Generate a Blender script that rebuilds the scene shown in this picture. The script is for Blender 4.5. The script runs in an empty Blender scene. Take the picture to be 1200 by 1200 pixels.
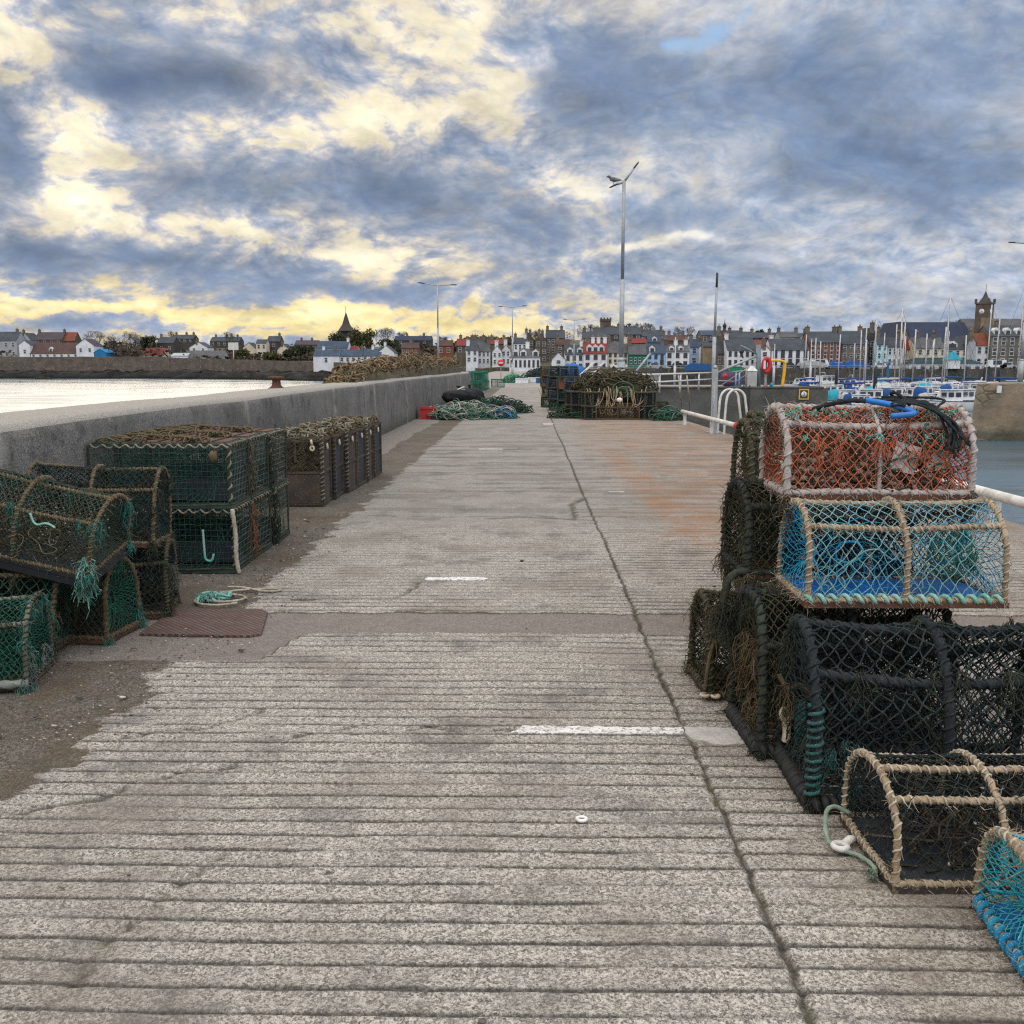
import bpy, math, random
import numpy as np
from mathutils import Vector, Matrix
rnd = random.Random(7)
scene = bpy.context.scene
COL = scene.collection
PI = math.pi
# ---------------------------------------------------------------- camera (eye 1.6 m above the pier deck, pier runs along +Y)
F = 1150.0; EYE = 1.6
PITCH = math.atan(173 / F); YAW = math.atan(20 / F * math.cos(PITCH))
_cp, _sp, _cy, _sy = math.cos(PITCH), math.sin(PITCH), math.cos(YAW), math.sin(YAW)
_R = (_cy, _sy, 0); _FW = (-_sy * _cp, _cy * _cp, -_sp); _UP = (-_sy * _sp, _cy * _sp, _cp)
def ray(px, py):
    a = (px - 600) / F; b = -(py - 600) / F
    return [_FW[i] + _R[i] * a + _UP[i] * b for i in range(3)]
def at(px, py, z=0.0):          # sight line met with the level z
    d = ray(px, py); t = (z - EYE) / d[2]
    return Vector((d[0] * t, d[1] * t, z))
def aty(px, py, Y):             # sight line met with the distance Y
    d = ray(px, py); t = Y / d[1]
    return Vector((d[0] * t, Y, EYE + d[2] * t))
cam = bpy.data.cameras.new('camera'); camo = bpy.data.objects.new('camera', cam); COL.objects.link(camo)
camo.location = (0, 0, EYE); camo.rotation_euler = (PI / 2 - PITCH, 0, YAW)
cam.sensor_width = 36; cam.lens = 36 * F / 1200; cam.clip_end = 8000; cam.clip_start = 0.05
scene.camera = camo

def srgb(r, g, b, a=1):
    f = lambda c: (c / 255 / 12.92) if c / 255 <= 0.04045 else ((c / 255 + 0.055) / 1.055) ** 2.4
    return (f(r), f(g), f(b), a)

# ---------------------------------------------------------------- value noise (numpy) for geometry
def _hash(ix, iy, seed):
    h = (ix * 374761393 + iy * 668265263 + seed * 974634777) & 0xFFFFFFFF
    h = ((h ^ (h >> 13)) * 1274126177) & 0xFFFFFFFF
    return ((h ^ (h >> 16)) & 0xFFFF) / 65535.0
def vnoise(x, y, seed=0):
    x = np.asarray(x, float); y = np.asarray(y, float)
    x, y = np.broadcast_arrays(x, y)
    ix = np.floor(x).astype(np.int64); iy = np.floor(y).astype(np.int64)
    fx = x - ix; fy = y - iy
    fx = fx * fx * (3 - 2 * fx); fy = fy * fy * (3 - 2 * fy)
    a = _hash(ix, iy, seed); b = _hash(ix + 1, iy, seed); c = _hash(ix, iy + 1, seed); d = _hash(ix + 1, iy + 1, seed)
    return (a + (b - a) * fx) * (1 - fy) + (c + (d - c) * fx) * fy
def fbm(x, y, seed=0, o=4):
    s = 0; a = 0.5; t = 0
    for k in range(o):
        s = s + a * vnoise(np.asarray(x) * 2 ** k, np.asarray(y) * 2 ** k, seed + k * 17); t += a; a *= 0.5
    return s / t
def sstep(a, b, x):
    t = np.clip((np.asarray(x, float) - a) / (b - a), 0, 1); return t * t * (3 - 2 * t)

# ---------------------------------------------------------------- mesh builder
class MB:
    def __init__(s):
        s.v = []; s.f = []; s.n = 0; s.attr = {}
    def add(s, V, Fs, mat=0, smooth=False):
        V = np.asarray(V, float).reshape(-1, 3)
        s.v.append(V)
        for Fa in (Fs if isinstance(Fs, list) else [Fs]):
            Fa = np.asarray(Fa, np.int64); Fa = Fa[None, :] if Fa.ndim == 1 and Fa.size else Fa
            if Fa.size: s.f.append((Fa + s.n, mat, smooth))
        s.n += len(V); return s
    def box(s, x0, x1, y0, y1, z0, z1, mat=0, M=None):
        V = np.array([(x, y, z) for z in (z0, z1) for y in (y0, y1) for x in (x0, x1)], float)
        if M is not None: V = V @ np.array(M.to_3x3()).T + np.array(M.translation)
        return s.add(V, [[0, 2, 3, 1], [4, 5, 7, 6], [0, 1, 5, 4], [2, 6, 7, 3], [0, 4, 6, 2], [1, 3, 7, 5]], mat)
    def bar(s, a, b, w, h, mat=0):     # rectangular bar from a to b
        a = Vector(a); b = Vector(b); d = (b - a); L = d.length; d.normalize()
        up = Vector((0, 0, 1)) if abs(d.z) < .95 else Vector((0, 1, 0))
        sx = d.cross(up).normalized(); u = sx.cross(d)
        M = Matrix((( sx.x, d.x, u.x, a.x), (sx.y, d.y, u.y, a.y), (sx.z, d.z, u.z, a.z), (0, 0, 0, 1)))
        return s.box(-w / 2, w / 2, 0, L, -h / 2, h / 2, mat, M)
    def segs(s, P0, P1, r, sides=3, mat=0, r1=None):
        P0 = np.asarray(P0, float).reshape(-1, 3); P1 = np.asarray(P1, float).reshape(-1, 3)
        n = len(P0)
        if n == 0: return s
        d = P1 - P0; l = np.linalg.norm(d, axis=1, keepdims=True); d = d / np.maximum(l, 1e-9)
        ref = np.where(np.abs(d[:, 2:3]) < .9, np.array([[0, 0, 1.]]), np.array([[1., 0, 0]]))
        a = np.cross(d, ref); a /= np.linalg.norm(a, axis=1, keepdims=True); b = np.cross(d, a)
        r = np.broadcast_to(np.asarray(r, float), (n,)); r1 = r if r1 is None else np.broadcast_to(np.asarray(r1, float), (n,))
        V = np.zeros((n, 2, sides, 3))
        for k in range(sides):
            t = 2 * PI * k / sides
            o = a * math.cos(t) + b * math.sin(t)
            V[:, 0, k] = P0 + o * r[:, None]; V[:, 1, k] = P1 + o * r1[:, None]
        base = np.arange(n)[:, None] * 2 * sides
        Fs = []
        for k in range(sides):
            k2 = (k + 1) % sides
            Fs.append(np.concatenate([base + k, base + k2, base + sides + k2, base + sides + k], 1))
        return s.add(V, np.concatenate(Fs), mat, True)
    def tube(s, P, r, sides=8, mat=0, lobes=0, lay=0.05, depth=.16, closed=False, caps=True, smooth=True):
        P = np.asarray(P, float); n = len(P)
        if n < 2: return s
        T = np.gradient(P, axis=0)
        if closed: T = np.roll(P, -1, 0) - np.roll(P, 1, 0)
        T /= np.maximum(np.linalg.norm(T, axis=1, keepdims=True), 1e-9)
        A = np.zeros((n, 3))
        ref = np.array([0, 0, 1.]) if abs(T[0, 2]) < .9 else np.array([1., 0, 0])
        a = np.cross(T[0], ref); a /= np.linalg.norm(a)
        for i in range(n):
            a = a - T[i] * a.dot(T[i]); q = np.linalg.norm(a)
            a = a / q if q > 1e-6 else np.cross(T[i], [0.3, .5, .8]); A[i] = a
        B = np.cross(T, A)
        L = np.concatenate([[0], np.cumsum(np.linalg.norm(np.diff(P, axis=0), axis=1))])
        ang = 2 * PI * np.arange(sides) / sides
        r = np.broadcast_to(np.asarray(r, float), (n,))
        R = r[:, None] * np.ones((1, sides))
        if lobes: R = R * (1 + depth * np.cos(lobes * ang[None, :] - 2 * PI * L[:, None] / lay))
        V = P[:, None, :] + R[..., None] * (A[:, None, :] * np.cos(ang)[None, :, None] + B[:, None, :] * np.sin(ang)[None, :, None])
        i = np.arange(n if closed else n - 1)[:, None]; k = np.arange(sides)[None, :]; k2 = (k + 1) % sides; i2 = (i + 1) % n
        Q = np.stack([i * sides + k, i * sides + k2, i2 * sides + k2, i2 * sides + k], -1).reshape(-1, 4)
        Fs = [Q]
        if caps and not closed:
            Fs += [np.arange(sides)[::-1][None, :], (np.arange(sides) + (n - 1) * sides)[None, :]]
        return s.add(V, Fs, mat, smooth)
    def lathe(s, prof, n=16, c=(0, 0, 0), mat=0, smooth=True):  # prof: (radius, z)
        prof = np.asarray(prof, float); m = len(prof)
        t = 2 * PI * np.arange(n) / n
        V = np.stack([prof[:, None, 0] * np.cos(t) + c[0], prof[:, None, 0] * np.sin(t) + c[1], prof[:, None, 1] + 0 * t + c[2]], -1)
        i = np.arange(m - 1)[:, None]; k = np.arange(n)[None, :]; k2 = (k + 1) % n
        Q = np.stack([i * n + k, i * n + k2, (i + 1) * n + k2, (i + 1) * n + k], -1).reshape(-1, 4)
        return s.add(V, [Q, np.arange(n)[::-1][None, :], (np.arange(n) + (m - 1) * n)[None, :]], mat, smooth)
    def prism(s, poly, axis, a, b, mat=0):     # polygon (p,q) extruded along axis 'x','y','z' from a to b
        n = len(poly)
        def pt(p, q, t): return {'x': (t, p, q), 'y': (p, t, q), 'z': (p, q, t)}[axis]
        V = [pt(p, q, a) for p, q in poly] + [pt(p, q, b) for p, q in poly]
        Fs = [np.array([list(range(n))[::-1]]), np.array([list(range(n, 2 * n))]), np.array([[i, (i + 1) % n, n + (i + 1) % n, n + i] for i in range(n)])]
        return s.add(V, Fs, mat)
    def grid(s, V, mat=0, smooth=True):        # V: (n,m,3)
        n, m = V.shape[:2]
        i = np.arange(n - 1)[:, None]; k = np.arange(m - 1)[None, :]
        Q = np.stack([i * m + k, i * m + k + 1, (i + 1) * m + k + 1, (i + 1) * m + k], -1).reshape(-1, 4)
        return s.add(V, Q, mat, smooth)
    def blob(s, c, r, n=10, m=7, jit=.15, mat=0, seed=0):
        rs = np.random.RandomState(seed)
        th = np.linspace(0, PI, m); ph = 2 * PI * np.arange(n) / n
        V = np.stack([np.sin(th)[:, None] * np.cos(ph), np.sin(th)[:, None] * np.sin(ph), np.cos(th)[:, None] + 0 * ph], -1)
        V = V * (1 + jit * (rs.rand(m, n, 1) - .5) * 2) * np.asarray(r) + np.asarray(c)
        i = np.arange(m - 1)[:, None]; k = np.arange(n)[None, :]; k2 = (k + 1) % n
        Q = np.stack([i * n + k, (i + 1) * n + k, (i + 1) * n + k2, i * n + k2], -1).reshape(-1, 4)
        return s.add(V, Q, mat, True)
    def mesh(s, name, mats):
        me = bpy.data.meshes.new(name)
        V = np.concatenate(s.v) if s.v else np.zeros((0, 3))
        nl = [f[0].shape[1] for f in s.f for _ in range(f[0].shape[0])]
        loops = np.concatenate([f[0].ravel() for f in s.f]) if s.f else np.zeros(0, int)
        tot = np.array(nl, np.int32)
        st = np.concatenate([[0], np.cumsum(tot)[:-1]]).astype(np.int32) if len(tot) else tot
        me.vertices.add(len(V)); me.vertices.foreach_set('co', V.astype(np.float32).ravel())
        me.loops.add(len(loops)); me.loops.foreach_set('vertex_index', loops.astype(np.int32))
        me.polygons.add(len(tot)); me.polygons.foreach_set('loop_start', st)
        me.polygons.foreach_set('material_index', np.concatenate([np.full(len(f[0]), f[1], np.int32) for f in s.f]))
        me.polygons.foreach_set('use_smooth', np.concatenate([np.full(len(f[0]), f[2], bool) for f in s.f]))
        for m in (mats if isinstance(mats, (list, tuple)) else [mats]): me.materials.append(m)
        for k, a in s.attr.items():
            at_ = me.attributes.new(k, 'FLOAT', 'POINT'); at_.data.foreach_set('value', np.asarray(a, np.float32).ravel())
        me.update(calc_edges=True); me.validate()
        return me
    def build(s, name, mats, parent=None, loc=None, rot=None):
        o = bpy.data.objects.new(name, s.mesh(name, mats)); COL.objects.link(o)
        if parent is not None: o.parent = parent
        if loc is not None: o.location = loc
        if rot is not None: o.rotation_euler = rot
        return o
def tag(o, label, cat, group=None, kind=None):
    if label: o['label'] = label
    if cat: o['category'] = cat
    if group: o['group'] = group
    if kind: o['kind'] = kind
    return o
def thing(name, label, cat, loc=(0, 0, 0), rot=(0, 0, 0), group=None):
    o = bpy.data.objects.new(name, None); COL.objects.link(o)
    o.empty_display_size = .2; o.location = loc; o.rotation_euler = rot
    return tag(o, label, cat, group)
def struct(o): o['kind'] = 'structure'; return o
def dup(root, label, loc, rot=None, group=None, scale=None, name=None):
    r = root.copy(); COL.objects.link(r); r.location = loc
    if rot is not None: r.rotation_euler = rot
    if scale is not None: r.scale = scale
    r['label'] = label
    if group: r['group'] = group
    if name: r.name = name
    for ch in list(root.children):
        c = ch.copy(); COL.objects.link(c); c.parent = r
        for g in list(ch.children):
            d = g.copy(); COL.objects.link(d); d.parent = c
    return r

# ---------------------------------------------------------------- materials
class NT:
    def __init__(s, tree): s.t = tree; s.L = tree.links
    def node(s, typ, **kw):
        n = s.t.nodes.new(typ)
        for k, v in kw.items(): setattr(n, k, v)
        return n
    def lk(s, a, b): s.L.new(a, b)
    def sock(s, inp, v):
        if isinstance(v, bpy.types.NodeSocket): s.L.new(v, inp)
        elif v is not None: inp.default_value = v
    def m(s, op, a, b=None, c=None, clamp=False):
        n = s.node('ShaderNodeMath', operation=op, use_clamp=clamp)
        s.sock(n.inputs[0], a)
        if b is not None: s.sock(n.inputs[1], b)
        if c is not None: s.sock(n.inputs[2], c)
        return n.outputs[0]
    def vm(s, op, a, b=None, scale=None):
        n = s.node('ShaderNodeVectorMath', operation=op); s.sock(n.inputs[0], a)
        if b is not None: s.sock(n.inputs[1], b)
        if scale is not None: s.sock(n.inputs['Scale'], scale)
        return n.outputs[0] if op not in ('LENGTH', 'DOT_PRODUCT') else n.outputs['Value']
    def noise(s, vec, scale, detail=4, rough=.55, dist=0):
        n = s.node('ShaderNodeTexNoise'); s.sock(n.inputs['Vector'], vec)
        n.inputs['Scale'].default_value = scale; n.inputs['Detail'].default_value = detail
        n.inputs['Roughness'].default_value = rough; n.inputs['Distortion'].default_value = dist
        return n.outputs['Fac']
    def ramp(s, f, stops, interp='LINEAR'):
        n = s.node('ShaderNodeValToRGB'); s.sock(n.inputs[0], f); cr = n.color_ramp; cr.interpolation = interp
        while len(cr.elements) < len(stops): cr.elements.new(.5)
        for e, (p, c) in zip(cr.elements, stops):
            e.position = p; e.color = c if isinstance(c, tuple) else (c, c, c, 1)
        return n.outputs[0]
    def mix(s, f, a, b, mode='MIX'):
        n = s.node('ShaderNodeMix', data_type='RGBA', blend_type=mode)
        s.sock(n.inputs[0], f); s.sock(n.inputs[6], a); s.sock(n.inputs[7], b); return n.outputs[2]
    def rng(s, v, a, b, c=0, d=1):
        n = s.node('ShaderNodeMapRange', interpolation_type='SMOOTHSTEP'); s.sock(n.inputs[0], v)
        for i, q in enumerate((a, b, c, d)): n.inputs[1 + i].default_value = q
        return n.outputs[0]
MATS = {}
def newmat(name):
    m = bpy.data.materials.new(name); m.use_nodes = True; m.node_tree.nodes.clear()
    T = NT(m.node_tree); out = T.node('ShaderNodeOutputMaterial'); b = T.node('ShaderNodeBsdfPrincipled')
    T.lk(b.outputs[0], out.inputs[0]); MATS[name] = m
    return m, T, b
def coords(T, world=False):
    if world: return T.node('ShaderNodeNewGeometry').outputs['Position']
    tc = T.node('ShaderNodeTexCoord').outputs['Object']
    oi = T.node('ShaderNodeObjectInfo').outputs['Random']
    return T.vm('ADD', tc, T.vm('SCALE', (31., 17., 23.), scale=oi))
def M(name, a, b=None, c=None, scale=6, fine=60, rough=.8, bump=0., metal=0, spec=.3, world=False, lo=.35, hi=.65, speck=None):
    """weathered surface: colour a to b in blotches, c in small specks"""
    if name in MATS: return MATS[name]
    m, T, bs = newmat(name); co = coords(T, world)
    b = b or tuple(x * .6 for x in a[:3]) + (1,)
    n1 = T.noise(co, scale, 5, .6); n2 = T.noise(co, fine, 3, .6)
    col = T.mix(T.rng(n1, lo, hi), a, b)
    if c: col = T.mix(T.rng(n2, *(speck or (.58, .68))), col, c)
    else: col = T.mix(T.m('MULTIPLY', T.rng(n2, .35, .7), .45), col, tuple(x * .55 for x in a[:3]) + (1,))
    T.lk(col, bs.inputs['Base Color'])
    bs.inputs['Roughness'].default_value = rough; bs.inputs['Metallic'].default_value = metal
    bs.inputs['Specular IOR Level'].default_value = spec
    if bump:
        bn = T.node('ShaderNodeBump'); bn.inputs['Strength'].default_value = bump; bn.inputs['Distance'].default_value = .01
        T.lk(n2, bn.inputs['Height']); T.lk(bn.outputs[0], bs.inputs['Normal'])
    return m

# ---------------------------------------------------------------- sky: Nishita sky behind procedural cloud decks, sun veiled low at front left
SUN_EL, SUN_AZ = math.radians(12), math.radians(-24)     # azimuth from +Y, to the left of the pier
w = bpy.data.worlds.new('World'); scene.world = w; w.use_nodes = True; w.node_tree.nodes.clear()
T = NT(w.node_tree)
out = T.node('ShaderNodeOutputWorld'); bg = T.node('ShaderNodeBackground'); T.lk(bg.outputs[0], out.inputs[0])
sky = T.node('ShaderNodeTexSky', sky_type='NISHITA', sun_disc=False)
sky.sun_elevation = SUN_EL; sky.sun_rotation = SUN_AZ; sky.dust_density = 1.0; sky.air_density = 1.0
d = T.node('ShaderNodeTexCoord').outputs['Generated']
sx = T.node('ShaderNodeSeparateXYZ'); T.lk(d, sx.inputs[0]); X, Y, Z = sx.outputs
az = T.m('MULTIPLY', T.m('ARCTAN2', X, Y), 180 / PI)
el = T.m('MULTIPLY', T.m('ARCSINE', Z), 180 / PI)
zc = T.m('ADD', T.m('MAXIMUM', Z, 0.0), .42)
cb = T.node('ShaderNodeCombineXYZ'); T.lk(T.m('DIVIDE', X, zc), cb.inputs[0]); T.lk(T.m('DIVIDE', Y, zc), cb.inputs[1]); plane = cb.outputs[0]
# domain warp
wn = T.node('ShaderNodeTexNoise'); T.lk(plane, wn.inputs['Vector']); wn.inputs['Scale'].default_value = 3.0; wn.inputs['Detail'].default_value = 5
warp = T.vm('SUBTRACT', wn.outputs['Color'], (.5, .5, .5))
pl2 = T.vm('ADD', plane, T.vm('SCALE', warp, scale=.16))
def puff(p):           # rounded heaps of cloud: two billowed octaves on a soft base
    a = T.noise(p, 6.0, 6, .54); b_ = T.noise(p, 14.0, 7, .6)
    bil = T.m('SUBTRACT', .5, T.m('MULTIPLY', T.m('ABSOLUTE', T.m('SUBTRACT', b_, .5)), 3.2))
    return T.m('ADD', T.m('MULTIPLY', T.m('SUBTRACT', a, .5), 1.9), T.m('MULTIPLY', bil, .60))
n1 = T.noise(pl2, 2.4, 5, .52)
n2 = T.noise(pl2, 6.5, 3, .56)
n3 = T.noise(pl2, 24.0, 6, .62)
pf_ = puff(pl2); pf_s = puff(T.vm('ADD', pl2, (-.022, .05, 0)))      # the same cloud a little nearer the sun
ws = T.node('ShaderNodeSeparateColor'); T.lk(wn.outputs['Color'], ws.inputs[0])
azw = T.m('ADD', az, T.m('MULTIPLY', T.m('SUBTRACT', ws.outputs[0], .5), 12.0))
elw = T.m('ADD', el, T.m('MULTIPLY', T.m('SUBTRACT', ws.outputs[1], .5), 5.0))
# cloud banks: azimuth, elevation, half-widths in degrees, weight (+ thick and dark, - thin and bright)
BANKS = [(-21.3, 14.8, 4.0, 1.9, 0.7), (-17.7, 15.9, 2.0, 1.25, 0.4), (-12.6, 16.9, 3.0, 1.4, 0.5), (-17.1, 14.0, 4.0, 1.25, 0.35), (-27.2, 10.0, 2.1, 2.5, 0.6), (-18.8, 9.9, 4.5, 1.5, 0.5), (-12.3, 9.8, 3.0, 1.25, 0.3), (-5.8, 8.8, 5.5, 1.75, 0.6), (-0.0, 8.4, 3.0, 1.5, 0.3), (3.3, 14.4, 5.5, 2.1, 0.75), (15.5, 15.6, 7.5, 3.0, 0.5), (21.7, 10.2, 7.5, 1.75, 0.55), (17.3, 13.4, 7.5, 2.5, 0.35), (13.3, 4.5, 10.0, 0.75, 0.35), (-21.9, 5.1, 8.5, 0.8, 0.7), (-12.5, 3.9, 7.0, 0.7, 0.65), (-24.6, 1.6, 4.5, 0.5, 0.6), (-1.0, 6.5, 3.0, 1.25, 0.4), (8.1, 7.4, 4.5, 1.25, 0.6), (13.9, 11.1, 4.0, 1.5, 0.5), (22.9, 3.4, 6.0, 0.5, 0.3), (19.7, 9.1, 7.5, 0.9, 0.3), (-24.6, 11.2, 1.7, 2.9, -0.8), (-23.3, 8.4, 2.25, 1.4, -0.75), (-26.3, 16.6, 2.0, 2.5, -0.5), (-15.0, 13.1, 7.5, 1.1, -0.5), (-2.9, 16.2, 3.5, 1.0, -0.25), (-5.7, 13.4, 4.5, 1.3, -0.42), (-10.3, 18.0, 6.0, 0.75, -0.3), (2.1, 9.9, 2.0, 0.9, -0.7), (-9.2, 6.0, 3.5, 0.6, -0.6), (-16.9, 7.8, 6.0, 0.45, -0.45), (-15.4, 2.6, 11.5, 0.45, -0.9), (-6.8, 1.9, 7.5, 0.4, -0.7), (7.9, 5.9, 4.0, 0.3, -0.9), (15.4, 8.5, 3.0, 0.6, -0.4), (1.4, 11.9, 2.5, 1.0, -0.3), (21.9, 6.4, 6.0, 1.0, -0.25), (3.7, 17.8, 3.0, 1.25, -0.4), (-26.5, 2.9, 3.0, 0.4, -0.6)]
HOLES = [(10.0, 17.7, 0.7, 0.65, 0.85), (8.9, 16.9, 1.0, 0.6, 0.9), (7.4, 16.3, 1.2, 0.45, 0.7), (7.0, 11.0, 0.9, 0.5, 0.55), (1.4, 17.8, 1.5, 0.4, 0.2), (-24.7, 10.1, 0.7, 0.4, 0.5), (-8.9, 16.9, 1.0, 0.3, 0.35)]
def gsum(lst):
    acc = None
    for (a, e, sa, se, k) in lst:
        p = T.m('DIVIDE', T.m('SUBTRACT', azw, a), sa); q = T.m('DIVIDE', T.m('SUBTRACT', elw, e), se)
        g = T.m('EXPONENT', T.m('MULTIPLY', T.m('ADD', T.m('MULTIPLY', p, p), T.m('MULTIPLY', q, q)), -1.0))
        acc = T.m('MULTIPLY', g, k) if acc is None else T.m('MULTIPLY_ADD', g, k, acc)
    return acc
dens = T.m('ADD', T.m('MULTIPLY', T.m('SUBTRACT', n1, .5), 1.0), T.m('MULTIPLY', gsum(BANKS), .80))
thin = T.rng(dens, .55, -.2, .42, 1.0)
dens = T.m('ADD', dens, T.m('MULTIPLY', T.m('ADD', pf_, T.m('MULTIPLY', T.m('SUBTRACT', n3, .5), 1.0)), thin))
dens = T.m('MULTIPLY_ADD', dens, .70, .385)
S = srgb
rampL = T.ramp(dens, [(.0, S(255, 250, 228)), (.18, S(253, 242, 210)), (.34, S(238, 228, 206)), (.47, S(196, 194, 196)), (.60, S(158, 166, 180)), (.76, S(126, 140, 162)), (1., S(98, 115, 144))])
rampR = T.ramp(dens, [(.0, S(240, 237, 230)), (.2, S(226, 225, 222)), (.36, S(204, 207, 213)), (.5, S(180, 187, 201)), (.62, S(158, 170, 188)), (.78, S(130, 147, 173)), (1., S(104, 125, 156))])
rampH = T.ramp(dens, [(.0, S(255, 243, 190)), (.22, S(253, 232, 168)), (.40, S(234, 217, 176)), (.52, S(182, 184, 188)), (.7, S(144, 158, 182)), (1., S(116, 136, 168))])
relief = T.m('MULTIPLY', T.m('SUBTRACT', pf_, pf_s), .55)
warm = T.rng(az, 14, -6, 0, 1)
low = T.m('MULTIPLY', T.rng(el, 6.5, 2.0, 0, 1), T.rng(az, 10, -4, 0, 1))
col = T.mix(warm, rampR, rampL); col = T.mix(low, col, rampH)
hole = T.m('MULTIPLY', gsum(HOLES), T.m('ADD', 1.0, T.m('ADD', T.m('MULTIPLY', T.m('SUBTRACT', n2, .5), 3.2), T.m('MULTIPLY', T.m('SUBTRACT', n3, .5), 1.6))))
hole = T.m('MULTIPLY', T.rng(hole, .25, 1.1), .9)
skyc = T.vm('SCALE', sky.outputs[0], scale=.10)                       # Nishita at strength 0.10
skyc = T.mix(.72, skyc, S(150, 192, 238))
col = T.vm('SCALE', col, scale=T.m('MAXIMUM', T.m('ADD', 1.0, relief), .6))
col = T.mix(hole, col, skyc)
# unseen sky overhead and behind the camera is brightened to light deck and facades
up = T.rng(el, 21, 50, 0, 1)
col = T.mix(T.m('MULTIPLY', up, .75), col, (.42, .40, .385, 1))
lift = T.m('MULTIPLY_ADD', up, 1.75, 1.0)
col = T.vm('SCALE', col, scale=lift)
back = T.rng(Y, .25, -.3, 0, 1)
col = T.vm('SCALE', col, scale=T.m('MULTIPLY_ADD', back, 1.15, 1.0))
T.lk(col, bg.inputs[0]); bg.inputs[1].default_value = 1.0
sun = bpy.data.lights.new('sun', 'SUN'); sun.energy = 0.62; sun.angle = math.radians(34); sun.color = (1, .86, .66)
so = bpy.data.objects.new('sun', sun); COL.objects.link(so); so.location = (-40, 60, 40)
sd = Vector((math.sin(SUN_AZ) * math.cos(SUN_EL), math.cos(SUN_AZ) * math.cos(SUN_EL), math.sin(SUN_EL)))
so.rotation_euler = sd.to_track_quat('Z', 'Y').to_euler()
scene.view_settings.view_transform = 'Standard'; scene.view_settings.look = 'None'; scene.view_settings.exposure = 0.12; scene.view_settings.gamma = 1
scene.view_settings.use_curve_mapping = False

scene.cycles.max_bounces = 5; scene.cycles.diffuse_bounces = 2; scene.cycles.glossy_bounces = 2; scene.cycles.transmission_bounces = 3; scene.cycles.transparent_max_bounces = 6
scene.cycles.caustics_reflective = False; scene.cycles.caustics_refractive = False
scene.cycles.use_denoising = False; scene.cycles.pixel_filter_type = 'BLACKMAN_HARRIS'; scene.cycles.filter_width = 1.25

# ---------------------------------------------------------------- pier deck
WATER = -4.0
def edge(Y):      # harbour-side edge of the deck
    return np.interp(Y, [-20, 10, 22, 30, 68], [5.05, 4.96, 4.67, 4.45, 4.3])
RIB = 0.1035
# concrete material: reads the vertex attributes that say where which surface lies
m, T, bs = newmat('deck_concrete'); P = coords(T, True)
A = lambda n: T.node('ShaderNodeAttribute', attribute_name=n).outputs['Fac']
zone, rib, rust, crack, wet = A('zone'), A('rib'), A('rust'), A('crack'), A('worn')
g1 = T.noise(P, 175, 2, .75); g2 = T.noise(P, 420, 2, .7); big = T.noise(P, 1.1, 6, .62); mid = T.noise(P, 6.5, 5, .65)
vor = T.node('ShaderNodeTexVoronoi'); T.lk(P, vor.inputs['Vector']); vor.inputs['Scale'].default_value = 125
vc = T.node('ShaderNodeSeparateColor'); T.lk(vor.outputs['Color'], vc.inputs[0])
agg = T.m('ADD', T.m('MULTIPLY', g1, .62), T.m('MULTIPLY', g2, .55))
agg = T.m('ADD', agg, T.m('MULTIPLY', T.m('SUBTRACT', vc.outputs[0], .5), .22))
light = T.ramp(agg, [(.38, (.045, .041, .036, 1)), (.49, (.150, .137, .117, 1)), (.585, (.305, .281, .241, 1)), (.71, (.56, .52, .45, 1))])
smooth = T.ramp(agg, [(.36, (.10, .092, .082, 1)), (.55, (.195, .181, .160, 1)), (.74, (.33, .308, .272, 1))])
ligh = T.mix(T.m('MULTIPLY', wet, .9), light, smooth)
ligh = T.mix(T.m('MULTIPLY', T.rng(mid, .45, .75), .35), ligh, (.17, .16, .15, 1))
ligh = T.mix(T.m('MULTIPLY', T.rng(big, .46, .66), .55), ligh, (.16, .135, .108, 1))
ligh = T.mix(T.m('MULTIPLY', T.rng(T.noise(P, 1.7, 7, .72), .50, .66), .6), ligh, (.095, .088, .08, 1))
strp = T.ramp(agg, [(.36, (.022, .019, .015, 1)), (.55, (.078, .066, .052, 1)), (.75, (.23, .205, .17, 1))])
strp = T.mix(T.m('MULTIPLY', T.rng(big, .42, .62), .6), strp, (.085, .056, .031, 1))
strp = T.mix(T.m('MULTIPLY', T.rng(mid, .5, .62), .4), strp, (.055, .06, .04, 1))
band = T.ramp(agg, [(.36, (.085, .073, .062, 1)), (.55, (.165, .142, .122, 1)), (.75, (.27, .24, .21, 1))])
band = T.mix(T.m('MULTIPLY', T.rng(mid, .45, .7), .5), band, (.13, .112, .098, 1))
zn = T.m('ADD', zone, T.m('MULTIPLY', T.m('SUBTRACT', T.noise(P, 28, 5, .7), .5), 1.1))
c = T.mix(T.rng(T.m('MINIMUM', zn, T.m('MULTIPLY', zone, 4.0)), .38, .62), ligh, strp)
c = T.mix(T.rng(zone, 1.25, 1.75), c, band)
rs_ = T.m('MULTIPLY', rust, T.rng(T.noise(P, 2.2, 6, .65), .3, .62))
c = T.mix(T.m('MULTIPLY', rs_, .75), c, (.255, .135, .07, 1))
gd = T.m('MULTIPLY', rib, T.m('ADD', .30, T.m('MULTIPLY', T.noise(P, 60, 3, .7), 1.15)), clamp=True)
c = T.mix(T.m('MULTIPLY', gd, .93), c, (.032, .029, .025, 1))
moss = T.mix(T.rng(mid, .48, .62), (.035, .029, .022, 1), (.065, .062, .026, 1))
c = T.mix(T.m('MULTIPLY', crack, .92), c, moss)
T.lk(c, bs.inputs['Base Color']); bs.inputs['Roughness'].default_value = .88; bs.inputs['Specular IOR Level'].default_value = .25
bn = T.node('ShaderNodeBump'); bn.inputs['Strength'].default_value = .75; bn.inputs['Distance'].default_value = .006
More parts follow.
